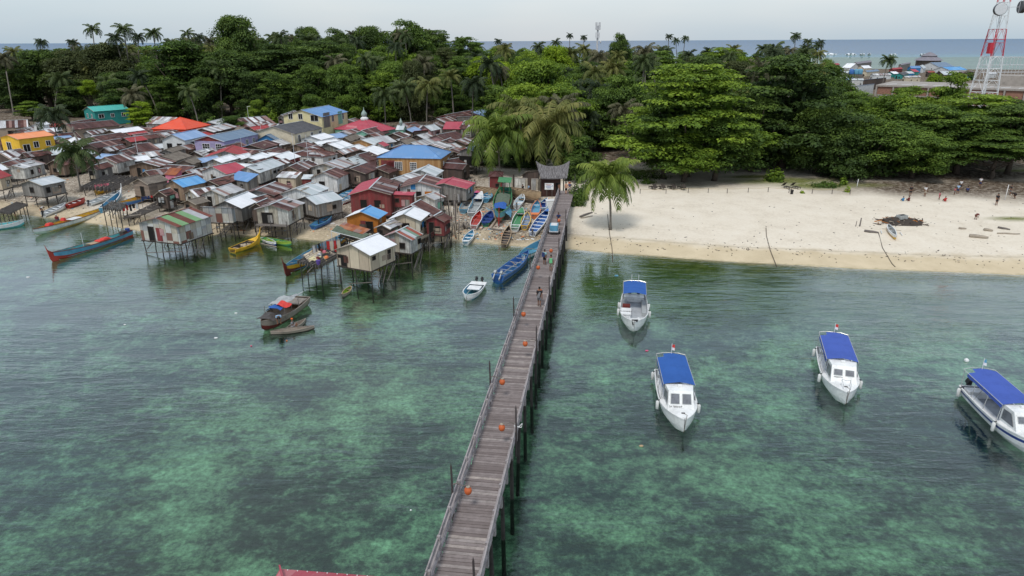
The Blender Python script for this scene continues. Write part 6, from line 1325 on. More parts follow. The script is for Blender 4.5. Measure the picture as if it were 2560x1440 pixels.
# the covered family boat with its awnings
t, L = mkboat((752, 740), (652, 806), .9, 1.0, 'wooden houseboat with red, grey and blue awnings moored alone off the village', 'houseboat', 'houseboat')
hb, sh, kz = hull(t, L, 2.3, .75, .35, .85, ('b_maroon', 'b_weather', 'b_weather', 'b_wood'), .2, .1, 2.4, .4, 20)
def awning(x0, x1, y0, y1, z, mat, name='awning', arch=.25):
    m = MB(); vs = []; n = 6
    for i in range(n + 1):
        x = x0 + (x1 - x0) * i / n
        for q in range(5):
            y = y0 + (y1 - y0) * q / 4; vs.append((x, y, z - arch * (2 * y / 2.2) ** 2 + .05 * math.sin(x * 5 + q * 2)))
    m.add(vs, [(5 * i + q, 5 * i + 5 + q, 5 * i + 6 + q, 5 * i + 1 + q) for i in range(n) for q in range(4)]); return m.build(name, mat, t)
awning(-L * .18, L * .14, -.75, .75, 1.75, 'b_grey'); awning(L * .02, L * .17, .2, 1.2, 1.82, 'cloth_red'); awning(-L * .2, L * .12, -1.25, -.7, 1.5, 'canvas_blue', arch=.55); awning(L * .12, L * .24, -.3, .9, 1.68, 'canvas_blue'); awning(L * .2, L * .42, -.8, .9, 1.15, 'b_dark', 'tarp')
m = MB()
for s_ in (-1, 1):
    for x in (-L * .18, L * .0, L * .17): m.tube([(x, s_ * 1.0, .6), (x, s_ * 1.0, 1.55)], .03, 5)
m.build('awning_posts', 'wood_grey', t)
for k, (a, b) in enumerate((((-L * .45, .5, 1.5), (-L * .1, .9, 1.9)), ((-L * .42, -.1, 1.3), (-L * .22, .2, 1.6)), ((-L * .4, .2, 1.35), (-L * .2, .5, 1.7)))): MB().tube([a, b], .05, 6).build('pole', 'metal_light', t)
MB().box((-L * .34, 0, .8), (1.6, 1.7, .08)).build('stern_platform', 'b_weather', t)
# the big blue and green longboat with the green roofed shelter on the sand
t, L, hb, sh = longboat((1262, 474), (1246, 532), 'large blue and green boat with a green roofed shelter and red prow on the sand', ('b_red', 'b_turq', 'b_green', 'b_green', 'b_sky'), 2.6, 1.15, .6, .25, sand=True, pr='b_red', zs=2.4, zb=2.6, n_th=4, stw=.7)
m = MB()
for x in (-L * .46, -L * .30):
    for y in (-.75, .75): m.tube([(x, y, .8), (x, y, 2.9)], .04, 5)
m.build('shelter_posts', 'b_green', t); MB().box((-L * .38, 0, 2.95), (L * .2, 2.0, .07)).build('shelter_roof', 'b_green', t)
awning(-L * .25, L * .12, -1.0, 1.0, 1.5, 'net_green', 'net_cover', .3); awning(L * .1, L * .3, -1.0, .7, 1.6, 'canvas_blue', 'blue_tarp', .4); awning(L * .12, L * .34, .6, 1.5, 1.4, 'b_sky', 'side_tarp', .5)
MB().tube([(-L * .2, 0, 1.2), (-L * .2, 0, 2.6)], .04, 5).build('mast', 'b_maroon', t)
# ---------------------------------------------------------------- people
paint('skin_brown', (.20, .10, .06), .6, .12); paint('skin_tan', (.45, .24, .15), .6, .12); paint('hair', (.015, .012, .01), .6, .2)
for nm, c in dict(c_teal=(.28, .50, .52), c_black=(.02, .02, .024), c_grey=(.20, .20, .21), c_khaki=(.45, .40, .32), c_navy=(.03, .05, .14), c_red=(.42, .03, .03), c_maroon=(.14, .025, .025), c_blue=(.05, .22, .42), c_pink=(.55, .16, .20), c_white=(.6, .6, .6), c_green=(.15, .48, .22), c_purple=(.10, .06, .25), c_orange=(.7, .14, .03), c_lblue=(.30, .45, .62)).items(): paint(nm, c, .85, .15)
def skinned(name, V, E, Rr, sub=1):
    me = bpy.data.meshes.new('tmp'); me.from_pydata(V, E, []); o = bpy.data.objects.new('tmp', me); C.objects.link(o)
    bpy.context.view_layer.objects.active = o; md_ = o.modifiers.new('s', 'SKIN'); md_.use_smooth_shade = True
    if not me.skin_vertices:
        with bpy.context.temp_override(object=o, active_object=o): bpy.ops.mesh.customdata_skin_add()
    for i, r in enumerate(Rr): me.skin_vertices[0].data[i].radius = (r, r) if not isinstance(r, tuple) else r
    me.skin_vertices[0].data[0].use_root = True
    s2 = o.modifiers.new('b', 'SUBSURF'); s2.levels = sub; s2.render_levels = sub
    dg = bpy.context.evaluated_depsgraph_get(); out = bpy.data.meshes.new_from_object(o.evaluated_get(dg)); out.name = name; bpy.data.objects.remove(o)
    for pl in out.polygons: pl.use_smooth = True
    return out
# joints: facing +x. (pelvis, chest, head) and limbs
POSES = dict(
    walk=dict(pel=(0, .0, .86), ch=(.03, 0, 1.27), hd=(.06, 0, 1.52), ul=(.06, .20, 1.08), hl=(.17, .21, .88), ur=(-.07, -.22, 1.08), hr=(-.10, -.24, .84), kl=(.14, .09, .47), fl=(.02, .09, .07), kr=(.02, -.09, .45), fr=(-.20, -.09, .12)),
    stand=dict(pel=(0, 0, .86), ch=(.0, 0, 1.27), hd=(.03, 0, 1.52), ul=(.02, .24, 1.06), hl=(.08, .22, .82), ur=(.02, -.24, 1.06), hr=(.10, -.20, .84), kl=(.03, .10, .46), fl=(0, .10, .06), kr=(.03, -.10, .46), fr=(.02, -.11, .06)),
    push=dict(pel=(-.05, 0, .86), ch=(.10, 0, 1.24), hd=(.18, 0, 1.48), ul=(.22, .24, 1.06), hl=(.42, .22, .98), ur=(.22, -.24, 1.06), hr=(.42, -.22, .98), kl=(.12, .09, .48), fl=(.02, .09, .07), kr=(-.06, -.09, .45), fr=(-.26, -.09, .12)),
    sit=dict(pel=(0, 0, .12), ch=(.04, 0, .52), hd=(.08, 0, .78), ul=(.14, .22, .36), hl=(.34, .14, .34), ur=(.14, -.22, .36), hr=(.34, -.14, .34), kl=(.38, .18, .40), fl=(.46, .12, .05), kr=(.38, -.18, .40), fr=(.46, -.12, .05)),
    bend=dict(pel=(0, 0, .72), ch=(.34, 0, .86), hd=(.52, 0, .80), ul=(.36, .20, .62), hl=(.42, .14, .36), ur=(.36, -.20, .62), hr=(.44, -.14, .38), kl=(.12, .14, .42), fl=(0, .14, .06), kr=(.12, -.14, .42), fr=(0, -.14, .06)))
POSE_M = {}
def pose_mesh(key):
    if key in POSE_M: return POSE_M[key]
    q = {k: Vector(v) for k, v in POSES[key].items()}; V = [q['pel']]; R_ = [(.15, .12)]; E = []
    def add(p, r, par): V.append(p); R_.append(r); E.append((par, len(V) - 1)); return len(V) - 1
    up = (q['ch'] - q['pel']).normalized(); fw = Vector((up.z, 0, -up.x)) if abs(up.z) > .3 else Vector((0, 0, -1)); side = Vector((0, 1, 0))
    w_ = add(q['pel'].lerp(q['ch'], .5), (.135, .10), 0); ch = add(q['ch'], (.16, .11), w_); nk = add(q['ch'] + (q['hd'] - q['ch']) * .55, .055, ch); h0 = add(q['hd'], (.085, .095), nk); h1 = add(q['hd'] + (q['hd'] - q['ch']).normalized() * .12, (.075, .08), h0)
    add(q['hd'] + Vector((.10, 0, .02)), .018, h0)      # nose
    shirt_v = [q['pel'] + up * .02, q['pel'].lerp(q['ch'], .5), q['ch'], q['ch'] + up * .10]; shirt_r = [(.17, .135), (.155, .12), (.175, .125), (.10, .08)]; shirt_e = [(0, 1), (1, 2), (2, 3)]
    for s_, u, h in ((1, 'ul', 'hl'), (-1, 'ur', 'hr')):
        sh_ = q['ch'] + side * s_ * .175 + up * .05; a = add(sh_, .065, ch); b = add(q[u], .046, a); c = add(q[h], .034, b)
        d = (q[h] - q[u]).normalized(); pm = add(q[h] + d * .06, (.036, .02), c)
        for k in range(4): f1 = add(q[h] + d * (.11 + .01 * (1 - abs(k - 1.5))) + side * (k - 1.5) * .018, .009, pm); add(V[f1] + d * .05 + fw * .015, .008, f1)
        add(q[h] + d * .05 + fw * .045, .010, pm)
        i0 = len(shirt_v); shirt_v += [sh_, sh_.lerp(q[u], .7)]; shirt_r += [.085, .075]; shirt_e += [(2, i0), (i0, i0 + 1)]
    tr_v = [q['pel'] + up * .04, q['pel'] - up * .04]; tr_r = [(.16, .13), (.16, .135)]; tr_e = [(0, 1)]; lg_v = []; 
    for s_, k, f in ((1, 'kl', 'fl'), (-1, 'kr', 'fr')):
        hp = q['pel'] + side * s_ * .09 - Vector((0, 0, .03)) * (1 if key != 'sit' else 0); a = add(hp, .095, 0); b = add(q[k], .062, a); cf = add(q[k].lerp(q[f], .35), .056, b); c = add(q[f], .038, cf); add(q[f] + Vector((.15, s_ * .02, -.03)), .034, c)
        i0 = len(tr_v); tr_v += [hp, hp.lerp(q[k], .9)]; tr_r += [.112, .095]; tr_e += [(1, i0), (i0, i0 + 1)]
    body = skinned('body', V, E, R_); shirt = skinned('shirt', shirt_v, shirt_e, shirt_r); trs = skinned('shorts', tr_v, tr_e, tr_r)
    m = MB(); hd = q['hd'] + (q['hd'] - q['ch']).normalized() * .07 - Vector((.018, 0, 0)); vs = []; fs = []
    for i in range(5):
        for j in range(10): a = PI / 2 * i / 4; b = 2 * PI * j / 10; vs.append(hd + Vector((.105 * math.cos(b) * math.cos(a), .095 * math.sin(b) * math.cos(a), .115 * math.sin(a) - .005)))
    for i in range(4):
        for j in range(10): fs.append((i * 10 + j, i * 10 + (j + 1) % 10, (i + 1) * 10 + (j + 1) % 10, (i + 1) * 10 + j))
    m.add(vs, fs); m.add([hd + Vector((-.1, 0, -.06)), hd + Vector((-.03, .1, -.02)), hd + Vector((-.03, -.1, -.02))], [(0, 1, 2)])
    for s_ in (-1, 1): m.box(q['hd'] + Vector((.088, s_ * .035, .035)), (.012, .022, .012))
    for me in (body, shirt, trs): me.materials.append(MATS['skin_brown'])
    ho = m.build('hair', 'hair', None, True); hm = ho.data; bpy.data.objects.remove(ho)
    POSE_M[key] = (body, shirt, trs, hm, q); return POSE_M[key]
def person(loc, rz, pose, label, shirt='c_grey', low='c_black', skin='skin_brown', hair='hair', scale=1.0, extra=None, group=None):
    b, s_, l_, h, q = pose_mesh(pose); t = thing('person', loc, rz, label, 'person', group); t.scale = (scale,) * 3
    o = part('body', b, t); o.material_slots[0].link = 'OBJECT'; o.material_slots[0].material = MATS[skin]
    if shirt: o = part('shirt', s_, t); o.material_slots[0].link = 'OBJECT'; o.material_slots[0].material = MATS[shirt]
    if low: o = part('shorts', l_, t); o.material_slots[0].link = 'OBJECT'; o.material_slots[0].material = MATS[low]
    o = part('hair', h, t); o.material_slots[0].link = 'OBJECT'; o.material_slots[0].material = MATS[hair]
    if extra: 
        kind, mt = extra; c = q['ch']
        if kind == 'pack': MB().box((c.x - .20, 0, c.z - .12), (.18, .30, .44), None, .82).build('backpack', mt, t)
        if kind == 'sling': MB().box((c.x - .17, .02, c.z - .22), (.14, .24, .46), Matrix.Rotation(.35, 3, 'X'), .6).build('bag', mt, t)
        if kind == 'cap': MB().lathe([(.11, 0), (.10, .06), (.03, .09)], 10, (q['hd'].x - .01, 0, q['hd'].z + .09)).build('cap', mt, t)
    return t
away = jang
pz = lambda u, v: P(u, v, DZ + .01)
person(pz(1348, 766), away, 'walk', 'person alone on the jetty in a black top carrying a grey shoulder bag', 'c_black', 'c_grey', scale=1.04, extra=('sling', 'c_grey'))
person(pz(1377, 679), away, 'walk', 'person in a dark top and khaki shorts with a green bag on the jetty', 'c_grey', 'c_khaki', scale=1.02, extra=('pack', 'c_green'))
person(pz(1361, 662), away - .6, 'stand', 'person in a pale blue T-shirt with a navy backpack on the jetty', 'c_teal', 'c_black', scale=.97, extra=('pack', 'c_navy'))
person(pz(1396, 563), away + PI, 'push', 'person in navy pushing the blue handcart along the jetty', 'c_navy', 'c_navy', scale=1.0)
person(pz(1398, 487), away + 2.6, 'walk', 'bare-chested person in black shorts walking in the shade at the jetty end', None, 'c_black', 'skin_brown')
person(pz(1415, 485), away, 'walk', 'tanned shirtless person in dark trunks at the beach end of the jetty', None, 'c_black', 'skin_tan', scale=1.05)
person(pz(1424, 482), away, 'stand', 'person in a dark top beside the shirtless tanned walker', 'c_navy', 'c_white', 'skin_tan', scale=.95)
gz_ = lambda u, v: (lambda p: (p.x, p.y, tz(p.x, p.y)))(G0(u, v))
PP = 'people under the trees behind the beach'
for u, v, pose, rz, sh_, lo_, lab, sc, grp in [
    (1307, 487, 'stand', 2.5, 'c_black', 'c_black', 'person in dark clothes standing before the tan hull by the white wall', 1, None), (1322, 486, 'stand', .3, 'c_lblue', 'c_grey', 'person in a pale blue shirt working at the tan hull', 1, None),
    (1282, 470, 'sit', -1, None, 'c_black', 'bare-backed person sitting on the left end of the right tan hull', 1, None), (1363, 491, 'stand', -1.2, 'c_red', 'c_grey', 'small child in red standing under the sign board', .75, None),
    (1177, 470, 'stand', 1, 'c_grey', 'c_black', 'person standing in the alley beside the red kiosk, the left one', 1, None), (1187, 474, 'walk', 2, 'c_grey', 'c_grey', 'person walking in the alley beside the red kiosk, the right one', 1, None), (1163, 492, 'bend', 2, 'c_red', 'c_grey', 'person in bright red bending beside the light blue boat', 1, None),
    (2258, 503, 'sit', 1.8, 'c_blue', 'c_blue', 'child in bright blue sitting on the sand', .8, PP), (2272, 503, 'sit', 1.9, 'c_maroon', 'c_maroon', 'child in maroon sitting right of the bright blue one', .85, PP), (2275, 490, 'stand', 1.5, 'c_black', 'c_black', 'person in black standing behind the sitting pair', 1, PP),
    (2311, 491, 'stand', -1.4, 'c_white', 'c_khaki', 'person in patterned light clothes standing under the trees', 1, PP), (2347, 499, 'stand', 0, 'c_pink', 'c_pink', 'child in pink standing next to the one in bright red', .7, PP), (2363, 504, 'sit', 1.6, 'c_red', 'c_red', 'child in bright red crouching on the sand', .85, PP),
    (2385, 487, 'stand', 0, 'c_pink', 'c_grey', 'child in pale pink standing left of the sky blue shirt', .7, PP), (2393, 485, 'stand', 1, 'c_lblue', 'c_navy', 'person in a sky blue shirt standing in the shade', .95, PP), (2400, 474, 'stand', 1, 'c_white', 'c_black', 'person in a white top behind the sky blue shirt', .95, PP),
    (2449, 468, 'stand', 1, 'c_white', 'c_navy', 'person in a pale top walking far back under the trees', 1, PP), (2418, 480, 'sit', 1, 'c_navy', 'c_black', 'person in navy sitting in the dark shade', 1, PP), (2490, 513, 'stand', -1.5, 'c_black', 'c_black', 'person in black standing on the sand at the right', 1.05, PP),
    (2524, 488, 'stand', -1, 'c_black', 'c_grey', 'person in dark clothes beside the leaning white goal post', 1, PP), (2537, 497, 'bend', 3, 'c_black', 'c_black', 'person bending forward near the right edge', 1, PP), (2438, 549, 'bend', .4, 'c_maroon', 'c_maroon', 'child in maroon bending over on the open white sand', .85, None),
    (104, 531, 'bend', 0, 'c_white', 'c_black', 'person in black shorts bending at the stern of the white boat', .95, None), (38, 540, 'stand', 1, 'c_purple', 'c_black', 'person in purple standing under the left stilt house', .95, None)]:
    x, y, z = gz_(u, v); 
    if 'left end of the right tan' in lab: z += .9
    person((x, y, z), rz, pose, lab, sh_, lo_, scale=sc, group=grp)
p = P(730, 818, .2); person((p.x, p.y, .12), 0.1, 'sit', 'person in a grey top and orange cap paddling the long dugout', 'c_grey', 'c_grey', extra=('cap', 'c_orange'))
p = P(697, 800, .9); person((p.x, p.y, .55), -1.2, 'bend', 'person in a pale blue shirt leaning over the bow of the houseboat', 'c_lblue', 'c_black')
p = P(142, 548, 1.0); person((p.x, p.y, .75), 2, 'sit', 'person in red with a white hat sitting in the pale green longboat', 'c_maroon', 'c_navy', extra=('cap', 'c_white'))

# ---------------------------------------------------------------- jetty cart
c0_ = pz(1385, 584); t = thing('handcart', c0_, away, 'blue tub handcart with two wheels on the jetty', 'handcart')
m = MB(); m.box((0, 0, .78), (1.15, .85, .66), None, 1.12); m.build('tub', 'b_sky', t); MB().box((0, 0, 1.12), (1.1, .8, .08), None, .8).build('cargo', 'c_white', t)
MB().box((0, 0, .40), (1.5, 1.05, .07)).bar((.6, -.4, .45), (1.25, -.35, .98), .04).bar((.6, .4, .45), (1.25, .35, .98), .04).bar((1.25, -.4, .98), (1.25, .4, .98), .04).build('frame', 'metal_light', t)
for s_ in (-1, 1):
    w_ = MB(); w_.tube([(0, s_ * .56, .30), (0, s_ * .70, .30)], .30, 14); wo = w_.build('wheel', 'b_black', t); MB().tube([(0, s_ * .55, .30), (0, s_ * .715, .30)], .13, 10).build('hub', 'metal_light', wo)

# ---------------------------------------------------------------- gate pavilion, wall, sheds, sign
b0 = G0(1381, 488); t = thing('gate_pavilion', (b0.x, b0.y, b0.z), .05, 'brown jetty gate house with an upswept grey shingle saddle roof', 'pavilion')
m = MB(); W2 = 2.35; n = 10; top = []; lowf = []; lowb = []
for i in range(n + 1):
    k = -1 + 2 * i / n; x = k * (W2 + .0); zt = 4.55 + .85 * abs(k) ** 2.6; xt = x * 1.12; top.append((xt, 0, zt)); lowf.append((x * .86, -1.75, 2.95 + .1 * k * k)); lowb.append((x * .86, 1.75, 2.95 + .1 * k * k))
vs = top + lowf + lowb; N1 = n + 1; fs = []
for i in range(n): fs += [(N1 + i, N1 + i + 1, i + 1, i), (i, i + 1, 2 * N1 + i + 1, 2 * N1 + i)]
vs2 = [(x, y, z - .1) for x, y, z in vs]; o_n = len(vs); fs += [tuple(q + o_n for q in f)[::-1] for f in fs]
fs += [(0, 2 * N1, 2 * N1 + o_n, o_n), (N1, 0, o_n, N1 + o_n), (n, N1 + n, N1 + n + o_n, n + o_n), (2 * N1 + n, n, n + o_n, 2 * N1 + n + o_n)]
s = N('shingle'); v = s.coord('Object'); a = s.noise(s.coord('Object', (9, 1.2, 1.2)), 1.5, 4, .75); s.col(s.ramp(a, [(.36, (.045, .042, .042)), (.5, (.14, .13, .13)), (.66, (.30, .29, .30))])); s.bump(a, .8, .08); s.b.inputs['Roughness'].default_value = .9
m.add(vs + vs2, fs); m.build('roof', 'shingle', t)
paint('gate_brown', (.075, .036, .03), .8, .3); m = MB()
m.box((-.35, .2, 1.45), (3.0, 2.2, 2.9)); m.build('wall', 'gate_brown', t); MB().box((.75, -.93, 1.1), (.7, .05, 2.0)).build('doorway', 'unlit_inside', t)  # doorway is a flat black panel painted as the dark inside
for x, y in ((-2.0, -1.3), (1.9, -1.3), (-2.0, 1.4), (1.9, 1.4)): MB().bar((x, y, -.3), (x, y, 3.2), .16).build('post', 'wood_dark', t)
b1 = G0(1372, 492); t = thing('sign_board', (b1.x, b1.y - .6, b1.z), -.1, 'white information sign board on two posts before the gate house', 'sign')
for x in (-.35, .45): MB().bar((x, .03, -.3), (x, .03, 1.6), .06).build('post', 'wood_grey', t)
MB().box((0, 0, 1.75), (1.35, .05, 1.0)).build('panel', 'gel_white', t)
for k in range(6): MB().box((-.1 + .05 * (k % 2), -.032, 2.08 - k * .12), (.9 - .12 * (k % 3), .012, .035)).build('text_line', 'ink_red' if k < 2 else 'ink_blue', t)
MB().box((.52, -.032, 1.85), (.06, .012, .2)).build('mark', 'ink_blue', t)
wa = G0(1222, 473); wb = G0(1357, 480); d_ = wb - wa; ln = math.hypot(d_.x, d_.y); t = thing('beach_wall', (wa.x, wa.y + 1, tz(wa.x, wa.y)), math.atan2(d_.y, d_.x), 'stained white boundary wall between the red kiosk and the gate house', 'wall')
MB().box((ln / 2, 0, .8), (ln, .16, 2.2)).build('panel', 'wall_whitewash', t); MB().box((ln / 2, 0, 1.93), (ln, .22, .07)).build('coping', 'wall_concrete', t); MB().bar((ln * .47, -.12, -.3), (ln * .47, -.12, 2.5), .22).build('pillar', 'wood_dark', t)
house((1222, 428), (1258, 428), (1203, 440), 'roof_dark_rust', 'wall_red_board', 4.2, 'small maroon kiosk with a hipped maroon roof behind the beached boats', stilts=False, wh=2.0, wallx=[('g', .0, 1.9, 1.0, .4, 'white_trim')], name='kiosk', cat='kiosk', hip=True)
house((1318, 428), (1352, 426), (1302, 438), 'thatch', 'wall_dark_board', 4.4, 'brown thatched open shed behind the white boundary wall', stilts=False, wh=2.2, name='shed', cat='shed', shed=True)
# hedge, garden plants
def clump(u, v, R, Hc, mat, label, name='bush', cat='bush', n=900, seed=1, sx=1.0, leaf=(.18, .36), group=None, z=None):
    rs = np.random.RandomState(seed); d = rs.normal(size=(n, 3)); d /= np.linalg.norm(d, axis=1, keepdims=True); d[:, 2] = np.abs(d[:, 2]); r = rs.uniform(.55, 1.05, n)[:, None]; lump = 1 + .18 * np.sin(d[:, :1] * 6 + seed) + .15 * np.sin(d[:, 1:2] * 7)
    p = d * r * lump * np.array([R * sx, R, Hc]); me = leaf_mesh('foliage', p, d * [.6, .6, .4] + rs.normal(size=(n, 3)) * .4 + [0, 0, .6], rs.uniform(*leaf, n), np.clip(.2 + .5 * rs.rand(n) + .2 * d[:, 2], 0, 1), mat, rs=rs)
    g = G0(u, v); o = bpy.data.objects.new('foliage', me); C.objects.link(o); t = thing(name, (g.x, g.y, g.z if z is None else z), 0, label, cat, group); o.parent = t; MB().tube([(0, 0, -.2), (0, 0, Hc * .6)], .06, 5).build('stem', 'bark_dark', t); return t
clump(1585, 446, 1.6, 1.7, 'leaf_mid', 'long trimmed green hedge beside the sandy path', 'hedge', 'hedge', 2600, 3, 3.4)
clump(1438, 512, 1.6, 2.4, 'leaf_mid', 'leafy green bush right of the jetty near its beach end', seed=4, n=1600); clump(1448, 498, 1.5, 2.6, 'leaf_dark', 'dark leafy bush behind the leafy one at the jetty end', seed=5, n=1500)
clump(1937, 452, 1.5, 1.9, 'leaf_bright', 'spiky green bush on the lawn edge', seed=6, n=900, leaf=(.3, .6)); clump(2065, 466, 1.6, .8, 'leaf_mid', 'low creeping bush at the end of the lawn', seed=7, sx=1.5); clump(2118, 480, .5, .9, 'leaf_lime', 'tiny yellow-green plant at the rope fence end', seed=8, n=160)
clump(1618, 458, 1.0, .8, 'leaf_mid', 'low bush under the huge beach tree near the deck chairs', seed=9, n=400, sx=1.4); clump(2005, 483, .35, .4, 'leaf_lime', 'tiny yellow shoot beside the rope fence', seed=10, n=90); clump(2108, 462, .5, 1.2, 'leaf_bright', 'young palm shoot beside the white post', seed=11, n=120, leaf=(.4, .8))
for i, (u, v, r, h, m_) in enumerate([(740, 268, 2.5, 4.5, 'frond_yellow'), (768, 262, 2.8, 5, 'frond_green'), (800, 262, 2.6, 4.6, 'frond_yellow'), (1020, 268, 2.6, 4.4, 'frond_green'), (612, 300, 2.4, 3.2, 'leaf_mid'), (680, 290, 2.4, 3.6, 'leaf_bright'), (530, 303, 2.4, 3, 'leaf_mid')]):
    clump(u, v + 22, r, h, m_, ['left banana clump behind the big blue roof', 'middle banana clump behind the big blue roof', 'right banana clump behind the big blue roof', 'banana clump right behind the mosque', 'green shrub behind the left end of the patchwork roof', 'light green shrub at the right of the patchwork roof', 'green shrub right behind the orange-red house'][i], 'banana_plant' if i < 4 else 'bush', 'plant', 700, 20 + i, 1, (.7, 1.7) if i < 4 else (.4, .8))
# deck chairs, rope fence
ch0 = None
def deck_chair(u, v, rz, label, grp):
    global ch0
    g = G0(u, v)
    t = thing('deck_chair', (g.x, g.y, g.z), rz, label, 'deck chair', grp)
    if ch0 is None:
        R = Matrix.Rotation(-.75, 3, 'Y'); a = MB().box((0, 0, .34), (1.3, .62, .05)).build('seat', 'wood_dark', t); b = MB().box((-.85, 0, .62), (.85, .62, .05), R).build('backrest', 'wood_dark', t); ls = [MB().bar((x, y, 0), (x, y, .34), .06).build('leg', 'wood_dark', t) for x in (-.55, .55) for y in (-.26, .26)]; ch0 = [a.data, b.data, ls]
    else:
        part('seat', ch0[0], t); part('backrest', ch0[1], t)
        for l_ in ch0[2]: part('leg', l_.data, t)
DC = 'wooden deck chairs on the beach'
for (u, v, rz, lab) in [(1630, 472, 1.9, 'dark deck chair under the huge beach tree, first from the left'), (1651, 472, 1.9, 'dark deck chair under the huge beach tree, second from the left'), (1677, 472, 1.9, 'dark deck chair under the huge beach tree, third from the left'), (1702, 473, 1.9, 'dark deck chair under the huge beach tree, fourth from the left'),
                        (1969, 472, -1.2, 'grey deck chair on the grass, left one of a pair'), (1991, 472, -1.2, 'grey deck chair on the grass, right one of a pair')]: deck_chair(u, v, rz, lab, DC)
fp = [(1600, 484), (1665, 484), (1720, 482), (1770, 482), (1818, 483), (1870, 481), (1920, 480), (1972, 482), (2030, 484), (2080, 485), (2125, 486)]
fw = [G0(u, v) for u, v in fp]; t = thing('rope_fence', fw[0], 0, 'low rope fence on short stakes along the top of the beach', 'fence')
for q in fw: MB().bar(q - fw[0] + Vector((0, 0, -.2)), q - fw[0] + Vector((rnd.uniform(-.05, .05), 0, .75)), .09).build('stake', 'wood_grey', t)
m = MB()
for a, b in zip(fw, fw[1:]): m.tube([a - fw[0] + Vector((0, 0, .7)), (a + b) / 2 - fw[0] + Vector((0, 0, .62)), b - fw[0] + Vector((0, 0, .7))], .025, 4)
m.build('rope', 'bamboo', t)
g = G0(1979, 485); t = thing('litter_bin', g, 0, 'small black litter bin beside the rope fence', 'bin'); MB().lathe([(.2, 0), (.26, .6)], 10).build('bin_body', 'b_black', t); MB().lathe([(.27, .6), (.27, .66)], 10).build('rim', 'b_dark', t)
# driftwood logs, ropes, stakes, debris heap
DW = 'driftwood on the sand'
for i, (a, b, r, lab) in enumerate([((2162, 580), (2197, 584), .16, 'bleached driftwood log left of the outrigger canoe'), ((2424, 593), (2470, 597), .22, 'largest dark end driftwood log on the right sand'), ((2458, 576), (2482, 579), .18, 'short thick driftwood log on the right sand'), ((2496, 571), (2523, 575), .14, 'driftwood log with a dark tip near the right edge'), ((2494, 585), (2550, 586), .10, 'long thin driftwood near the right edge'), ((2398, 573), (2415, 573), .13, 'small half buried driftwood stump'),
                                    ((1450, 543), (1481, 532), .14, 'forked driftwood beside the lone coconut palm'), ((1452, 546), (1482, 541), .09, 'thin driftwood stick in front of the forked one'), ((1225, 573), (1246, 545), .17, 'long squared log slanting on the sand among the boats'), ((1226, 574), (1256, 577), .12, 'thin log joining the squared log to the brown canoe'), ((1271, 582), (1289, 585), .2, 'thick round log right of the brown canoe'), ((1247, 555), (1280, 553), .10, 'thin dark log between the boats')]):
    p0 = G0(*a); p1 = G0(*b); t = MB(); md_ = (p0 + p1) / 2; k = [Vector((0, rnd.uniform(-.15, .15), r * .8)) for _ in range(4)]; t.tube([p0 + k[0] - md_, p0.lerp(p1, .35) + k[1] - md_, p0.lerp(p1, .7) + k[2] - md_, p1 + k[3] - md_], [r, r * 1.15, r * .9, r * .5], 7)
    o = t.build('driftwood_log', 'wood_pale' if i % 3 else 'wood_grey', None, True, loc=md_); tag(o, lab, 'driftwood', DW)
for pts, lab in [([(1519, 536), (1521, 560), (1524, 586), (1530, 620), (1532, 655)], 'mooring rope running down the sand from the lone coconut palm'), ([(1915, 570), (1916, 590), (1925, 625), (1942, 668)], 'mooring rope crossing the middle of the white beach'), ([(2196, 582), (2206, 620), (2230, 660), (2238, 668)], 'mooring rope running down the sand below the debris heap')]:
    q = [G0(u, v) + Vector((0, 0, .03)) for u, v in pts]; o = MB().tube([p - q[0] for p in q], .045, 5).build('rope', 'rope', None, True, loc=q[0]); tag(o, lab, 'rope')
for (u, v0, v1, r, lab) in [(2149, 566, 544, .09, 'thick leaning stake in the open sand'), (2139, 566, 552, .05, 'thin stake beside the thick leaning one'), (2128, 490, 462, .0, ''), (2512, 500, 462, .05, 'leaning white goal post in the shade at the right'), (2142, 468, 448, .06, 'white marker post by the garden path')]:
    if not lab: continue
    g = G0(u, v0); hgt = (v0 - v1) * g.y / FPX / .98; o = MB().tube([(0, 0, -.3), (.06, .02, hgt)], [r, r * .8], 6).build('stake', 'wood_grey' if 'white' not in lab else 'white_trim', None, True, loc=g); tag(o, lab, 'post')
g = G0(2250, 556); t = thing('debris_heap', g, 0, 'dark heap of branches and rubbish with a grey box on the open sand', 'debris heap'); hr = random.Random(3)
m = MB(); n = 14; vs = [(0, 0, .75)]
for i in range(3):
    for j in range(n): a = 2 * PI * j / n; r = (.8 + i * .75) * hr.uniform(.7, 1.2); vs.append((r * math.cos(a) * 1.25, r * math.sin(a) * .85, max(-.1, .65 - i * .3) * hr.uniform(.6, 1.3) - (.1 if i == 2 else 0)))
fs = [(0, 1 + j, 1 + (j + 1) % n) for j in range(n)] + [(1 + i * n + j, 1 + (i + 1) * n + j, 1 + (i + 1) * n + (j + 1) % n, 1 + i * n + (j + 1) % n) for i in range(2) for j in range(n)]
m.add(vs, fs)
m.build('mound', 'wood_dark', t)
for i in range(90):
    a = hr.uniform(0, 6.28); r = hr.uniform(.2, 3.2); x, y = r * math.cos(a) * 1.2, r * math.sin(a) * .8; q = Vector((hr.uniform(-1, 1), hr.uniform(-1, 1), hr.uniform(-.1, .35))) * .6; z = max(.05, .7 - r * .22); MB().tube([Vector((x, y, z)) - q, Vector((x, y, z)) + q], hr.uniform(.025, .06), 4).build('branch', hr.choice(['bark', 'wood_pale', 'wood_dark', 'wall_orange']), t)
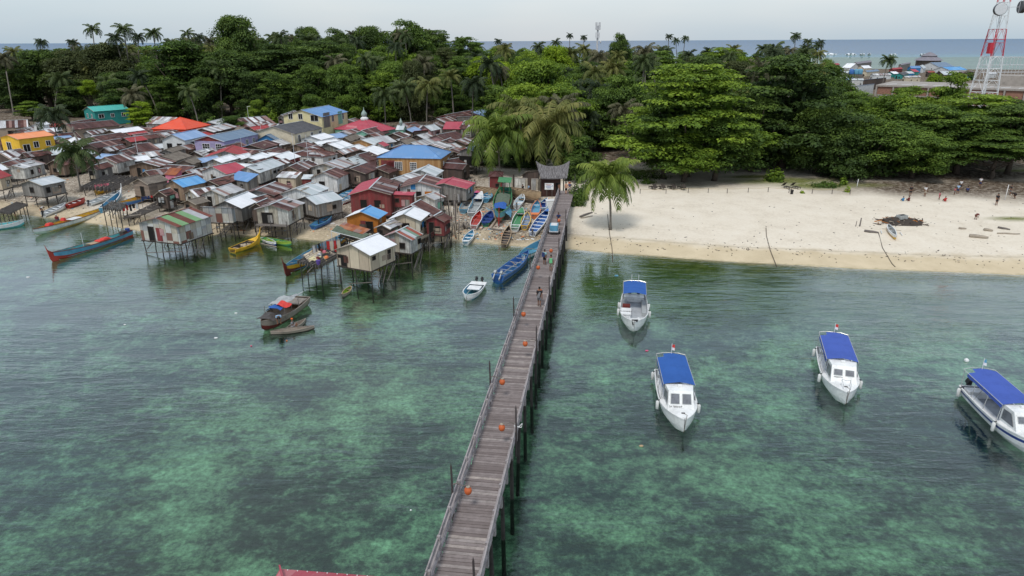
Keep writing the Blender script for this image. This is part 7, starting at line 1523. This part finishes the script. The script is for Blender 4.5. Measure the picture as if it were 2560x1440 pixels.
MB().box((.0, -.2, .80), (1.2, .8, .5), Matrix.Rotation(.3, 3, 'Z')).build('grey_box', 'b_grey', t); MB().box((.0, -.2, 1.06), (.9, .5, .02), Matrix.Rotation(.3, 3, 'Z')).build('box_opening', 'unlit_inside', t)  # box opening is a black sheet standing for its shaded inside
# litter on the sand: far too much to count
lr = random.Random(11); m = MB(); 
for i in range(2300):
    if i < 330: u = lr.uniform(1430, 2560); v = lr.choice((lr.gauss(605 + (u - 1430) * .045, 10), lr.uniform(500, 640))); k = lr.random()
    else: u = lr.choice((lr.uniform(1130, 1370), lr.uniform(0, 1130))); v = lr.uniform(480, 600) if u > 1130 else lr.uniform(440, 590)
    g = G0(u, v)
    if g.z < .12 or g.z > 2.2: continue
    r = lr.uniform(.03, .13) * (1 if u > 1400 else 1.6); m.k = lr.choice((0, 0, 0, 1, 1, 2, 3, 4)) if u < 1400 else lr.choice((0, 0, 0, 1)); R = Matrix.Rotation(lr.uniform(0, 3), 3, 'Z'); m.box((g.x, g.y, tz(g.x, g.y) + .02), (r * lr.uniform(1, 4), r * 1.0, .05), R, .6)
o = m.build('beach_litter', ['wood_dark', 'wood_pale', 'b_white', 'b_sky', 'b_orange']); tag(o, 'scattered driftwood bits, leaves and plastic rubbish on the sand', 'litter', kind='stuff')
for (u, v, mt, sx, lab) in [(540, 845, 'b_white', .35, 'white plastic scrap floating off the village, the biggest'), (312, 812, 'b_white', .22, 'small white bottle floating at the left'), (70, 693, 'b_white', .4, 'white plastic bag floating at the far left'), (628, 865, 'b_pink', .18, 'pinkish scrap floating left of the houseboat'), (590, 783, 'b_white', .3, 'curved white scrap floating above the houseboat level'), (717, 852, 'b_orange', .14, 'tiny red scrap floating below the dugout'),
                            (1617, 877, 'b_pink', .3, 'pink scrap floating left of the cabin speedboat'), (1541, 689, 'b_sky', .45, 'sky-blue plastic sheet floating behind the open speedboat'), (2416, 902, 'b_white', .2, 'white mooring buoy near the right edge'), (1603, 1115, 'b_tan', .3, 'pale leaf floating below the cabin speedboat'), (1027, 1276, 'b_white', .12, 'white speck floating left of the jetty')]:
    p = P(u, v, .02); m = MB()
    if 'buoy' in lab: m.lathe([(.03, -.18), (.17, -.05), (.18, .1), (.05, .22)], 10)
    else: m.lathe([(.02, -.03), (sx * .5, .0), (sx * .42, .05), (.02, .07)], 7)
    o = m.build('buoy' if 'buoy' in lab else 'floating_scrap', mt, None, False, loc=p); o.scale = (1, .6, 1) if 'buoy' not in lab else (1, 1, 1); tag(o, lab, 'buoy' if 'buoy' in lab else 'litter')

# ---------------------------------------------------------------- platforms, racks, laundry and poles of the village
def laundry(a, b, z0, label, cols, drop=.7, seed=0):
    a = P(*a, z0); b = P(*b, z0); t = thing('laundry_line', (a.x, a.y, z0), 0, label, 'laundry'); q = random.Random(seed); d = b - a; n = max(4, int(d.length / .42)); g = tz(a.x, a.y)
    for p in (Vector((0, 0, 0)), d): MB().tube([p + Vector((0, 0, g - z0 - .4)), p + Vector((0, 0, .1))], .035, 5).build('pole', 'wood_grey', t)
    MB().tube([(0, 0, 0), d / 2 + Vector((0, 0, -.06)), d], .012, 4).build('line', 'rope', t); sd = Vector((-d.y, d.x, 0)).normalized()
    for i in range(n):
        p = d * ((i + .5) / n); w_ = q.uniform(.14, .2); h = drop * q.uniform(.6, 1.1); e = d.normalized() * w_; m = MB(); s_ = sd * q.uniform(-.08, .08)
        m.add([p - e, p + e, p + e * .9 + s_ + Vector((0, 0, -h)), p - e * .9 + s_ + Vector((0, 0, -h * q.uniform(.85, 1)))], [(0, 1, 2, 3)]); m.build('garment', q.choice(cols), t)
laundry((234, 462), (272, 457), 2.9, 'row of pink and blue laundry under the driftwood rack', ['c_pink', 'c_lblue', 'c_grey', 'c_pink'], .8, 1)
laundry((875, 436), (898, 440), 3.2, 'laundry row of white and red clothes under the dark brown roof', ['c_white', 'c_pink', 'c_white', 'c_red'], .8, 2); laundry((908, 440), (938, 432), 3.1, 'laundry of white and grey cloths right of the white and red row', ['c_white', 'c_grey', 'c_lblue'], .8, 3)
laundry((295, 516), (345, 508), 2.6, 'dark and red laundry hanging beside the small platform on poles', ['c_red', 'c_white', 'c_black', 'c_black'], .9, 4); laundry((352, 492), (382, 488), 2.6, 'navy laundry line with one red cloth left of the bamboo hut', ['c_navy', 'c_navy', 'c_lblue', 'c_red'], .5, 5)
laundry((1120, 476), (1150, 486), 3.0, 'grey cloths hanging under the dusty crimson roof', ['c_white', 'c_grey', 'c_grey'], 1.3, 6); laundry((1092, 472), (1106, 478), 3.0, 'white shirts hanging at the corner of the white panelled house', ['c_white'], 1.3, 7); laundry((1072, 586), (1098, 566), 2.4, 'dark and pink clothes hanging over the plank walkway', ['c_black', 'c_pink', 'c_grey', 'c_maroon'], .9, 8)
laundry((780, 615), (838, 592), 3.0, 'crowded grey and white laundry above the platform of the cream house', ['c_white', 'c_grey', 'c_white', 'c_black', 'c_grey'], 1.1, 9); laundry((815, 603), (850, 600), 3.2, 'dark laundry with yellow and red pieces beside the cream house', ['c_black', 'c_maroon', 'c_khaki', 'c_red', 'c_black'], 1.3, 10); laundry((352, 600), (352, 590), 1, 'x', ['c_white'], .1, 0) if False else None
laundry((690, 364), (706, 362), 3.0, 'white clothes hanging under the half brown and sky-blue roof', ['c_white', 'c_lblue', 'c_white'], .9, 11)
def platform(quadpx, z, label, mat='wood_grey', clutter=10, cm=('wood_grey', 'wood_pale', 'wood_dark'), legs=True, seed=1, name='platform', cat='platform'):
    q = [P(u, v, z) for u, v in quadpx]; c = sum(q, Vector()) / 4; t = thing(name, (c.x, c.y, z), 0, label, cat); r_ = random.Random(seed)
    def bil(a, b): return (q[0] * (1 - a) * (1 - b) + q[1] * a * (1 - b) + q[2] * a * b + q[3] * (1 - a) * b) - c
    for k in range(9):
        a = k / 9 + .01; MB().bar(bil(a + .045, -.03) + Vector((0, 0, rnd.uniform(0, .02))), bil(a + .045, 1.03), (q[1] - q[0]).length / 10, .05).build('plank', mat, t)
    for b in (.1, .9): MB().bar(bil(-.02, b) - Vector((0, 0, .08)), bil(1.02, b) - Vector((0, 0, .08)), .1).build('beam', 'wood_dark', t)
    if legs:
        for a in (.03, .35, .68, .97):
            for b in (.08, .92): p = bil(a, b); g = tz(p.x + c.x, p.y + c.y); MB().tube([p + Vector((r_.uniform(-.15, .15), r_.uniform(-.1, .1), g - z - .4)), p + Vector((0, 0, .02 + (r_.uniform(0, .8) if r_.random() < .3 else 0)))], .06, 5).build('leg', 'pile_wood' if g < 0 else 'wood_dark', t)
        for k in range(3): a = r_.random() * .7; MB().bar(bil(a, .05) + Vector((0, 0, -1.0)), bil(a + .3, .05) + Vector((0, 0, -.1)), .06).build('brace', 'wood_grey', t)
    for k in range(clutter):
        p = bil(r_.random(), r_.random()) + Vector((0, 0, .12)); v = Vector((r_.uniform(-1, 1), r_.uniform(-1, 1), r_.uniform(-.1, .25))) * r_.uniform(.3, .9); MB().tube([p - v, p + v], r_.uniform(.03, .07), 5).build('stick', r_.choice(cm), t)
    return t, c, bil
t, c, bil = platform([(742, 655), (800, 668), (852, 640), (800, 618)], 1.9, 'cluttered waterfront platform beside the cream house with yellow boards and clothes', 'wood_grey', 22, ('wood_pale', 'wood_grey', 'bamboo'), True, 2)
m = MB(); m.sheet([bil(-.1, .35) + Vector((0, 0, .12)), bil(.45, .1) + Vector((0, 0, .14)), bil(.5, .6) + Vector((0, 0, .2)), bil(.0, .85) + Vector((0, 0, .16))], .05); m.build('yellow_board', 'wall_ply', t); MB().sheet([bil(.3, .2) + Vector((0, 0, .2)), bil(.6, .2) + Vector((0, 0, .22)), bil(.6, .5) + Vector((0, 0, .24)), bil(.3, .5) + Vector((0, 0, .2))], .05).build('foam_board', 'wall_cream', t)
for k in range(9): p = bil(.3 + .5 * rnd.random(), .3 + .5 * rnd.random()); MB().lathe([(.05, 0), (.25, .05), (.2, .25), (.03, .32)], 7, (p.x, p.y, .1)).build('bundle', rnd.choice(['c_grey', 'c_pink', 'c_white', 'c_maroon', 'b_orange', 'c_khaki']), t)
p = bil(.85, .1); MB().lathe([(.2, 0), (.25, .5)], 10, (p.x, p.y, .05)).build('bucket', 'c_purple', t)
platform([(1000, 602), (1022, 612), (1132, 562), (1112, 554)], 1.7, 'plank walkway on crooked poles from the waterfront shack to the sand', 'wood_pale', 8, ('wood_pale', 'wood_grey'), True, 5, 'walkway', 'walkway')
platform([(200, 470), (285, 475), (345, 445), (262, 440)], 2.3, 'long drying rack heaped with grey driftwood sticks above the left beach', 'wood_grey', 70, ('wood_grey', 'wood_pale', 'wood_grey', 'wood_dark'), True, 6, 'drying_rack', 'drying rack')
platform([(110, 418), (150, 428), (225, 415), (190, 400)], 2.2, 'platform of loose boards and tarps left of the short leafy palm', 'wood_dark', 30, ('wood_dark', 'wood_grey', 'wall_tin_patch'), True, 7, 'drying_rack', 'drying rack')
platform([(255, 521), (300, 527), (318, 511), (278, 505)], 2.6, 'small grey box platform on tall poles at the left shoreline', 'wall_grey_board', 4, ('wood_grey',), True, 8)
platform([(310, 545), (355, 538), (435, 505), (400, 500)], 1.5, 'rickety plank platform on poles left of the patchwork waterfront house', 'wood_grey', 16, ('wood_grey', 'wood_pale'), True, 9)
platform([(-10, 530), (25, 534), (70, 512), (40, 506)], 1.6, 'thin pole walkway at the far left shoreline', 'wood_grey', 3, ('wood_grey',), True, 10)
platform([(330, 412), (370, 424), (420, 405), (385, 396)], 2.4, 'brushwood roofed rack in front of the thatched huts', 'wood_grey', 50, ('wood_grey', 'wood_pale'), True, 12, 'drying_rack', 'drying rack')
# green net awning behind the cream house
q = [P(*k, 3.0) for k in ((828, 578), (905, 598), (925, 585), (842, 563))]; c = sum(q, Vector()) / 4; t = thing('net_awning', (c.x, c.y, 3.0), 0, 'sagging green net awning on white poles behind the cream house', 'awning')
vs = []; n = 6
for i in range(n + 1):
    for j in range(n + 1): a, b = i / n, j / n; p = q[0] * (1 - a) * (1 - b) + q[1] * a * (1 - b) + q[2] * a * b + q[3] * (1 - a) * b - c; vs.append(p + Vector((0, 0, -.35 * math.sin(PI * a) * math.sin(PI * b))))
MB().add(vs, [(i * (n + 1) + j, (i + 1) * (n + 1) + j, (i + 1) * (n + 1) + j + 1, i * (n + 1) + j + 1) for i in range(n) for j in range(n)]).build('net', 'net_green', t)
for p in q: MB().tube([p - c + Vector((0, 0, -4)), p - c + Vector((0, 0, .1))], .04, 5).build('pole', 'white_trim', t)
MB().tube([q[0] - c, q[1] - c], .035, 5).build('pole', 'white_trim', t)
# tall thin poles in the mud at the right tip of the village and TV poles above the roofs
pr_ = random.Random(4)
for i in range(40):
    u = pr_.uniform(1100, 1148); v = pr_.uniform(530, 612); g = G0(u, v); h = pr_.uniform(1.5, 4.2)
    o = MB().tube([(0, 0, -.5), (pr_.uniform(-.3, .3), pr_.uniform(-.2, .2), h)], [.06, .045], 5).build('stake', pr_.choice(['wood_pale', 'wood_grey', 'wood_dark']), None, True, loc=(g.x, g.y, tz(g.x, g.y))); tag(o, 'crooked wooden pole stuck in the sand at the right tip of the village', 'pole', 'crooked poles at the right tip of the village')
for i, (u, v0, v1, lab) in enumerate([(346, 390, 345, 'thin antenna pole over the left village roofs'), (737, 400, 335, 'thin antenna pole in front of the beige two-storey house'), (771, 405, 338, 'thin antenna pole above the right white roof'), (1085, 330, 310, 'thin antenna pole at the pale tin roof right of the mosque'), (622, 300, 268, 'slender street lamp post at the forest edge'), (605, 372, 345, 'thin antenna pole beside the slate-blue roof'), (652, 322, 300, 'thin antenna pole above the patchwork roof')]):
    g = P(u, v0, 4); h = (v0 - v1) * g.y / FPX + 0; m = MB().tube([(0, 0, -3), (0, 0, h)], .045, 5)
    if i == 4: m.tube([(0, 0, h), (.9, 0, h + .05)], .05, 5)
    o = m.build('antenna_pole', 'metal_light', None, False, loc=g); tag(o, lab, 'pole')
# bare palm trunk and root pile
g = G0(212, 396); o = MB().tube([(0, 0, -.3), (-.3, 0, 2.5), (-1.2, 0, 5.6)], [.25, .2, .16], 7).tube([(-1.2, 0, 5.6), (-1.2, .2, 6.5)], [.45, .1], 7).build('trunk', 'palm_bark', None, True); t = thing('bare_palm_trunk', g, 0, 'bare topped palm trunk leaning over the left village roofs', 'palm tree'); o.parent = t
for (u, v, lab) in [(1163, 572, 'tangled bleached tree root heap on the sand beside the village'), (1120, 590, 'heap of brushwood under the last poles of the village'), (330, 548, 'dark tangled root at the left shoreline')]:
    g = G0(u, v); t = thing('root_heap', g, 0, lab, 'driftwood')
    for i in range(16): a = pr_.uniform(0, 6.28); MB().tube([(0, 0, .1), (math.cos(a) * .5, math.sin(a) * .5, pr_.uniform(.2, .9)), (math.cos(a) * 1.2, math.sin(a) * 1.0, pr_.uniform(0, .5))], [.12, .08, .03], 5).build('root', pr_.choice(['wood_pale', 'wood_pale', 'wood_grey']) if 'dark' not in lab else 'wood_dark', t)
p = P(1375, 516, 1.6); t = thing('foam_box', (p.x, p.y, tz(p.x, p.y)), .1, 'big white box standing beside the jetty rail above the skiffs', 'box'); MB().box((0, 0, .7), (1.2, 1.1, 1.4), None, .96).build('box_body', 'gel_white', t); MB().box((0, 0, 1.44), (1.25, 1.15, .1)).build('lid', 'gel_white', t)
# ---------------------------------------------------------------- red roof corner at the bottom of the photo
F = P(700, 1422, 5.0); E = P(935, 1440, 5.0); t = thing('jetty_shelter', (F.x, F.y, 5.0), math.atan2(E.y - F.y, E.x - F.x), 'red metal roof corner at the bottom edge of the photo', 'shelter')
Lr = 8.0; m = MB(); A0, B0 = (0, 0, 0), (Lr, 0, 0); m.sheet([(1.6, -2.6, 1.05), (Lr, -2.6, 1.05), B0, A0][::1], .05); m.sheet([(0, -5.2, 0), (1.6, -2.6, 1.05), A0][::1], .05); m.sheet([(Lr, -5.2, 0), (Lr, -2.6, 1.05), (1.6, -2.6, 1.05), (0, -5.2, 0)], .05); m.build('roof', 'roof_crimson', t)
m = MB(); m.bar((0, 0, .06), (1.6, -2.6, 1.12), .22, .06); m.build('ridge_cap', 'roof_crimson', t)
for x, y in ((.4, -.5), (7, -.5), (.4, -4.8), (7, -4.8)): MB().tube([(x, y, -8), (x, y, .15)], .12, 6).build('pile', 'pile_wood', t)
b = MB()
for k in range(20): b.box((.35 + k * .39, -.09, .055), (.035, .035, .03))
b.build('roof_screws', 'white_trim', t)
# ---------------------------------------------------------------- far village on the right, concrete building, towers
FV = [((2075,159),(2096,158),(2078,164),'roof_crimson','wall_rose',6,'red roof at the left end of the far village',{}),
 ((2118,158),(2140,158.5),(2104,169),'roof_white','wall_white',6.5,'large white roof, left of two big white ones in the far village',dict(rise=(.4,.7))), ((2152,164),(2172,163),(2158,174),'roof_white','wall_beige',6.2,'large white roof, right of two big white ones in the far village',dict(rise=(.4,.7))),
 ((2138,155.5),(2206,147),(2142,161.5),'roof_far_grey','wall_grey_board',7,'long mauve-grey row of resort roofs over the lagoon, left part',dict(lmax=60,rise=(.4,.7))), ((2162,176),(2197,173),(2167,182),'roof_slate_blue','wall_beige',5.5,'cream far village house with blue-grey roof below the white roofs',{}),
 ((2107,178),(2121,177),(2115,182.5),'roof_zinc_pale','wall_white',5,'pale roof left of the blue water tanks in the far village',{}), ((2083,175),(2103,173),(2086,180),'roof_pale_blue','wall_pale',5.2,'pale blue roof at the left of the far village',{}), ((2228,170),(2253,168),(2230,177),'roof_red','wall_red_board',5.6,'bright red roof right of the lone palm in the far village',dict(rise=(.4,.7))),
 ((2225,179),(2240,178.5),(2235,185),'roof_white','wall_teal',5,'small white roof below the bright red one in the far village',{}), ((2248,182.5),(2264,179),(2258,188),'roof_dark_grey','wall_teal',5,'dark gable with green wall in the far village',{}), ((2263,178.6),(2279,178),(2271,184),'roof_zinc_pale','wall_blue',5,'pale green roof beside the dark gable in the far village',{}),
 ((2275,173),(2288,172.7),(2286,179.5),'roof_crimson','wall_teal',5.2,'small crimson roof below the royal blue one in the far village',{}), ((2274,165),(2299,164.5),(2276,173),'roof_blue','wall_blue',6.5,'royal blue saddle roof in the far village',dict(rise=(.5,.8))), ((2163.5,199),(2217,193.5),(2160.6,206),'roof_pale_blue','wall_dark_board',6.6,'upper blue tin roof beside the concrete building',dict(shed=True,lmax=30,rise=(.15,.4))),
 ((2144,213.8),(2187,209),(2138,222),'roof_pale_blue','wall_pale',6.4,'middle blue tin roof touching the left corner of the concrete building',dict(shed=True,lmax=30,rise=(.15,.4))), ((2187,243),(2230,238.5),(2185,250),'roof_pale_blue','wall_pale',6,'lowest blue tin roof showing over the treetops',dict(shed=True,rise=(.15,.4))), ((2232,245),(2249,247),(2230,250),'roof_pale_blue','wall_pale',5.6,'small blue tin roof right of the lowest one',dict(shed=True)),
 ((2096,198),(2132,194),(2096,203),'roof_pale_blue','wall_dark_board',5.8,'long thin blue roof at the left edge of the far village',dict(lmax=24)), ((2128,196),(2158,196),(2130,200),'roof_zinc_pale','wall_white',5.8,'white walled building between the blue tin roofs',dict(lmax=20)), ((2250,160),(2292,152),(2251,166),'roof_far_grey','wall_grey_board',7,'long mauve-grey resort roof row left of the big pyramid roof',dict(lmax=50,rise=(.4,.7))),
 ((2300,164),(2321,157),(2306,175),'roof_zinc_pale','wall_pale',6.6,'pale turquoise roof in the far village',dict(rise=(.5,.8))), ((2325,156),(2364,155),(2349,166),'roof_slate_blue','wall_pale',6.8,'grey-blue gabled house below the big pyramid roof',dict(rise=(.4,.7))), ((2355,167.5),(2400,166.5),(2374,176),'roof_sky_blue','wall_pale',5.8,'sky-blue roof at the right of the far village',dict(rise=(.3,.6))),
 ((2318,178),(2335,177.5),(2317,183),'roof_red','wall_dark_board',5,'small red roof behind the round green tree of the far village',{}), ((2349,178),(2376.5,178),(2363,184),'roof_zinc_pale','wall_dark_board',5,'violet and white roof right of the round green tree',{}), ((2401,179),(2432,176),(2406,185),'roof_rust_mixed','wall_dark_board',5,'brown roof left of the red and white tower',{}), ((2411,187),(2436,185),(2415,192),'roof_dark_rust','wall_mint',4.6,'low brown roof in front of the brown one near the tower',{}),
 ((2470,181),(2488,180),(2474,186),'roof_white','wall_pale',5,'white roof seen through the legs of the tower',{}), ((2100,184),(2120,183),(2105,190),'roof_rust_striped','wall_pale',5,'striped roof below the blue water tanks',{}), ((2180,184),(2225,183),(2184,189),'roof_zinc_worn','wall_pale',5,'worn low roofs behind the concrete building, left part',dict(lmax=14)), ((2260,190),(2300,189),(2262,195),'roof_zinc_worn','wall_beige',5,'worn low roofs behind the concrete building, middle part',dict(lmax=14)),
 ((2520,188),(2570,186),(2524,196),'roof_far_grey','wall_concrete',7,'mauve flat roofed block at the right edge behind the tower',dict(lmax=40,wh=3))]
for A, B, Cc, roof, wall, zr, lab, kw in FV: house(A, B, Cc, roof, wall, zr, lab, stilts=False, name='far_house', wh=kw.pop('wh', 2.6), group='houses of the far village', **kw)
pq = [P(2290, 150, 6), P(2322, 154, 6), P(2353, 149.5, 6)]; c = (pq[0] + pq[2]) / 2; t = thing('resort_pavilion', (c.x, c.y, 0), 0, 'big mauve-grey stepped pyramid roof standing over the lagoon', 'pavilion'); r = (pq[2] - pq[0]).length / 2
MB().lathe([(r * 1.0, 5.6), (r * .52, 9.0), (r * .52, 9.6)], 8).build('lower_roof', 'roof_far_grey', t); MB().lathe([(r * .6, 9.5), (r * .18, 12.2), (.3, 12.8)], 8).build('upper_roof', 'roof_far_grey', t); MB().lathe([(r * .85, -2), (r * .85, 5.7)], 8).build('wall', 'wall_dark_board', t)
for i, u in enumerate((2128, 2140, 2150)):
    p = P(u, 186, 6.5); t = thing('water_tank', p, 0, ['darker blue water tank, left of three on the far village roofs', 'bright blue water tank, middle of three on the far village roofs', 'bright blue water tank, right of three on the far village roofs'][i], 'water tank', 'blue water tanks'); MB().lathe([(1.1, 0), (1.2, .3), (1.2, 2.2), (.9, 2.6), (.3, 2.8)], 12).build('tank', 'b_blue' if i == 0 else 'b_sky', t, True); MB().box((0, 0, -1.5), (2.2, 2.2, 3)).build('stand', 'wood_grey', t)
paint('brick', (.30, .165, .12), .9, .3, .1, 2)
FL = P(2190, 212, 7.6); FR = P(2610, 225, 7.6); d = (FR - FL).normalized(); n_ = Vector((-d.y, d.x, 0)); Lb = (FR - FL).length; t = thing('concrete_building', (FL.x, FL.y, 0), math.atan2(d.y, d.x), 'long unfinished grey concrete building with red brick infill behind the trees', 'building')
MB().box((Lb / 2, 16, 7.3), (Lb, 32, .6)).build('roof_slab', 'wall_concrete', t); MB().box((Lb / 2, 16, 3.9), (Lb, 31, .5)).build('floor_slab', 'wall_concrete', t); MB().box((Lb / 2, 20, 3.6), (Lb - .5, 22, 7)).build('core', 'wood_dark', t)
k = 0; x = .3
while x < Lb - 1:
    MB().box((x, .35, 3.6), (.55, .6, 7.6)).build('column', 'wall_concrete', t)
    for z, h_ in ((2.0, 2.9), (5.6, 2.8)):
        if (k * 7 + int(z)) % 5 != 3: MB().box((x + 2.9, .6, z), (5.0, .2, h_)).build('brick_panel', 'brick', t)
        else: MB().box((x + 2.9, 1.4, z), (5.0, .2, h_)).build('opening', 'unlit_inside', t)  # black panel stands for the dark inside of the open bay
    x += 5.8; k += 1
for i in range(12): MB().bar((3 + i * 5.2, 3, 7.66), (5.5 + i * 5.2, 9, 7.66), .35, .06).build('roof_batten', 'white_trim', t)
MB().box((Lb * .86, 24, 9.4), (Lb * .3, 12, 3.6)).build('upper_storey', 'wall_concrete', t)
p = P(2520, 183, 5); t = thing('scaffold', (p.x, p.y, 1.5), 0, 'pale scaffolding frame above the lagoon behind the tower', 'scaffold')
m = MB()
for i in range(9):
    for y in (0, 3): m.tube([(-16 + i * 4, y, 0), (-16 + i * 4, y, 12.5)], .12, 4)
for z in (4, 8, 12.3):
    for y in (0, 3): m.tube([(-16, y, z), (16, y, z)], .12, 4)
m.build('frame', 'metal_light', t)
# red and white lattice tower
paint('tower_red', (.52, .04, .06), .5, .15); paint('tower_white', (.74, .76, .78), .5, .1)
Yt = 190.0; bt = PY(2459, 232, Yt); t = thing('telecom_tower', (bt.x, bt.y, 1.4), .10, 'tall red and white lattice telecom tower at the right edge', 'tower')
def hw(z): return max(.75, 2.75 - .055 * z)
bands = [(0, 18.2, 'tower_white'), (18.2, 24.9, 'tower_red'), (24.9, 31.4, 'tower_white'), (31.4, 44, 'tower_red')]
for z0, z1, mt in bands:
    m = MB(); nz_ = max(1, round((z1 - z0) / 3.3)); dz = (z1 - z0) / nz_
    for i in range(nz_):
        a, b = z0 + i * dz, z0 + (i + 1) * dz; wa_, wb_ = hw(a), hw(b); ca = [(-wa_, -wa_, a), (wa_, -wa_, a), (wa_, wa_, a), (-wa_, wa_, a)]; cb_ = [(-wb_, -wb_, b), (wb_, -wb_, b), (wb_, wb_, b), (-wb_, wb_, b)]
        for q in range(4):
            p0, p1, p2, p3 = Vector(ca[q]), Vector(ca[(q + 1) % 4]), Vector(cb_[q]), Vector(cb_[(q + 1) % 4]); m.tube([p0, p2], .11, 5); m.tube([p2, p3], .05, 4); md_ = (p2 + p3) / 2; m.tube([p0, p0.lerp(p2, .5).lerp(md_, .2), md_], .045, 4); m.tube([p1, md_], .045, 4)
            off = (p1 - p0).normalized() * .4; m.tube([p0 + off, p2 + off], .06, 4); m.tube([p0.lerp(p2, .5), p0.lerp(p2, .5) + off], .035, 4)
    m.build('lattice', mt, t)
m = MB(); m.tube([(-.25, 0, 0), (-.25, 0, 40)], .06, 4); m.tube([(.25, 0, 0), (.25, 0, 40)], .06, 4)
for i in range(60): m.bar((-.25, 0, i * .66), (.25, 0, i * .66), .05)
m.build('ladder', 'metal_light', t)
MB().box((0, 0, 22.4), (3.2, 3.2, .15)).build('service_platform', 'tower_red', t); MB().box((-hw(20) - .2, -hw(20) * .7, 20.2), (1.0, 1.0, 2.6)).build('red_cabinet', 'tower_red', t)
paint('dish_face', (.62, .64, .66), .6, .12)
for (x, y, z, rz_, r) in ((-2.6, -2.2, 29.6, -1.9, 1.5), (3.9, -1.0, 30.2, -.25, 1.5)):
    R = Matrix.Rotation(rz_, 3, 'Z'); m = MB(); c = Vector((x, y, z)); ax = R @ Vector((1, 0, 0)); m.tube([c, c + ax * 1.0, c + ax * 1.05], [r * .98, r, r * .96], 20); dsh = m.build('dish', ['metal_dark'], t); MB().tube([c + ax * 1.06, c + ax * 1.14], [r * .95, r * .9], 20).build('dish_cover', 'dish_face', dsh)
    MB().tube([c + Vector((0, 0, -1.6)), c + Vector((0, 0, 1.6))], .09, 5).bar(c, (0, 0, z), .12).build('bracket', 'metal_light', t)
p = PY(1493, 118, 330); t = thing('telecom_mast', (p.x, p.y, 1.5), 0, 'thin pale telecom mast with antennas standing over the forest', 'mast'); zt_ = PY(1493, 52, 330).z - 1.5
MB().tube([(0, 0, 0), (0, 0, zt_ - 2)], [.55, .38], 8).build('pole', 'metal_light', t)
m = MB()
for k in range(6): a = k * PI / 3; m.box((1.0 * math.cos(a), 1.0 * math.sin(a), zt_ - 2.2), (.3, .3, 3.2)); m.box((.9 * math.cos(a + .4), .9 * math.sin(a + .4), zt_ - 6), (.3, .3, 2.2))
m.lathe([(1.0, zt_ - 3.8), (1.0, zt_ - 3.6)], 10); m.lathe([(.9, zt_ - 7.4), (.9, zt_ - 7.2)], 10); m.tube([(1.2, 0, zt_ - 9), (1.6, 0, zt_ - 9)], .6, 10); m.build('antenna_ring', 'metal_light', t)
clump(2335, 205, 3.5, 4.5, 'leaf_lime', 'round yellow-green tree among the roofs of the far village', 'round_tree', 'tree', 1500, 41, 1.3, (.5, .9)); clump(2420, 200, 2.6, 5, 'leaf_mid', 'green tree beside the red cabinet of the tower', 'round_tree', 'tree', 900, 42, 1.2, (.5, .9)); clump(2385, 213, 3, 3, 'leaf_mid', 'low green tree behind the concrete building', 'round_tree', 'tree', 900, 43, 1.5, (.5, .9))
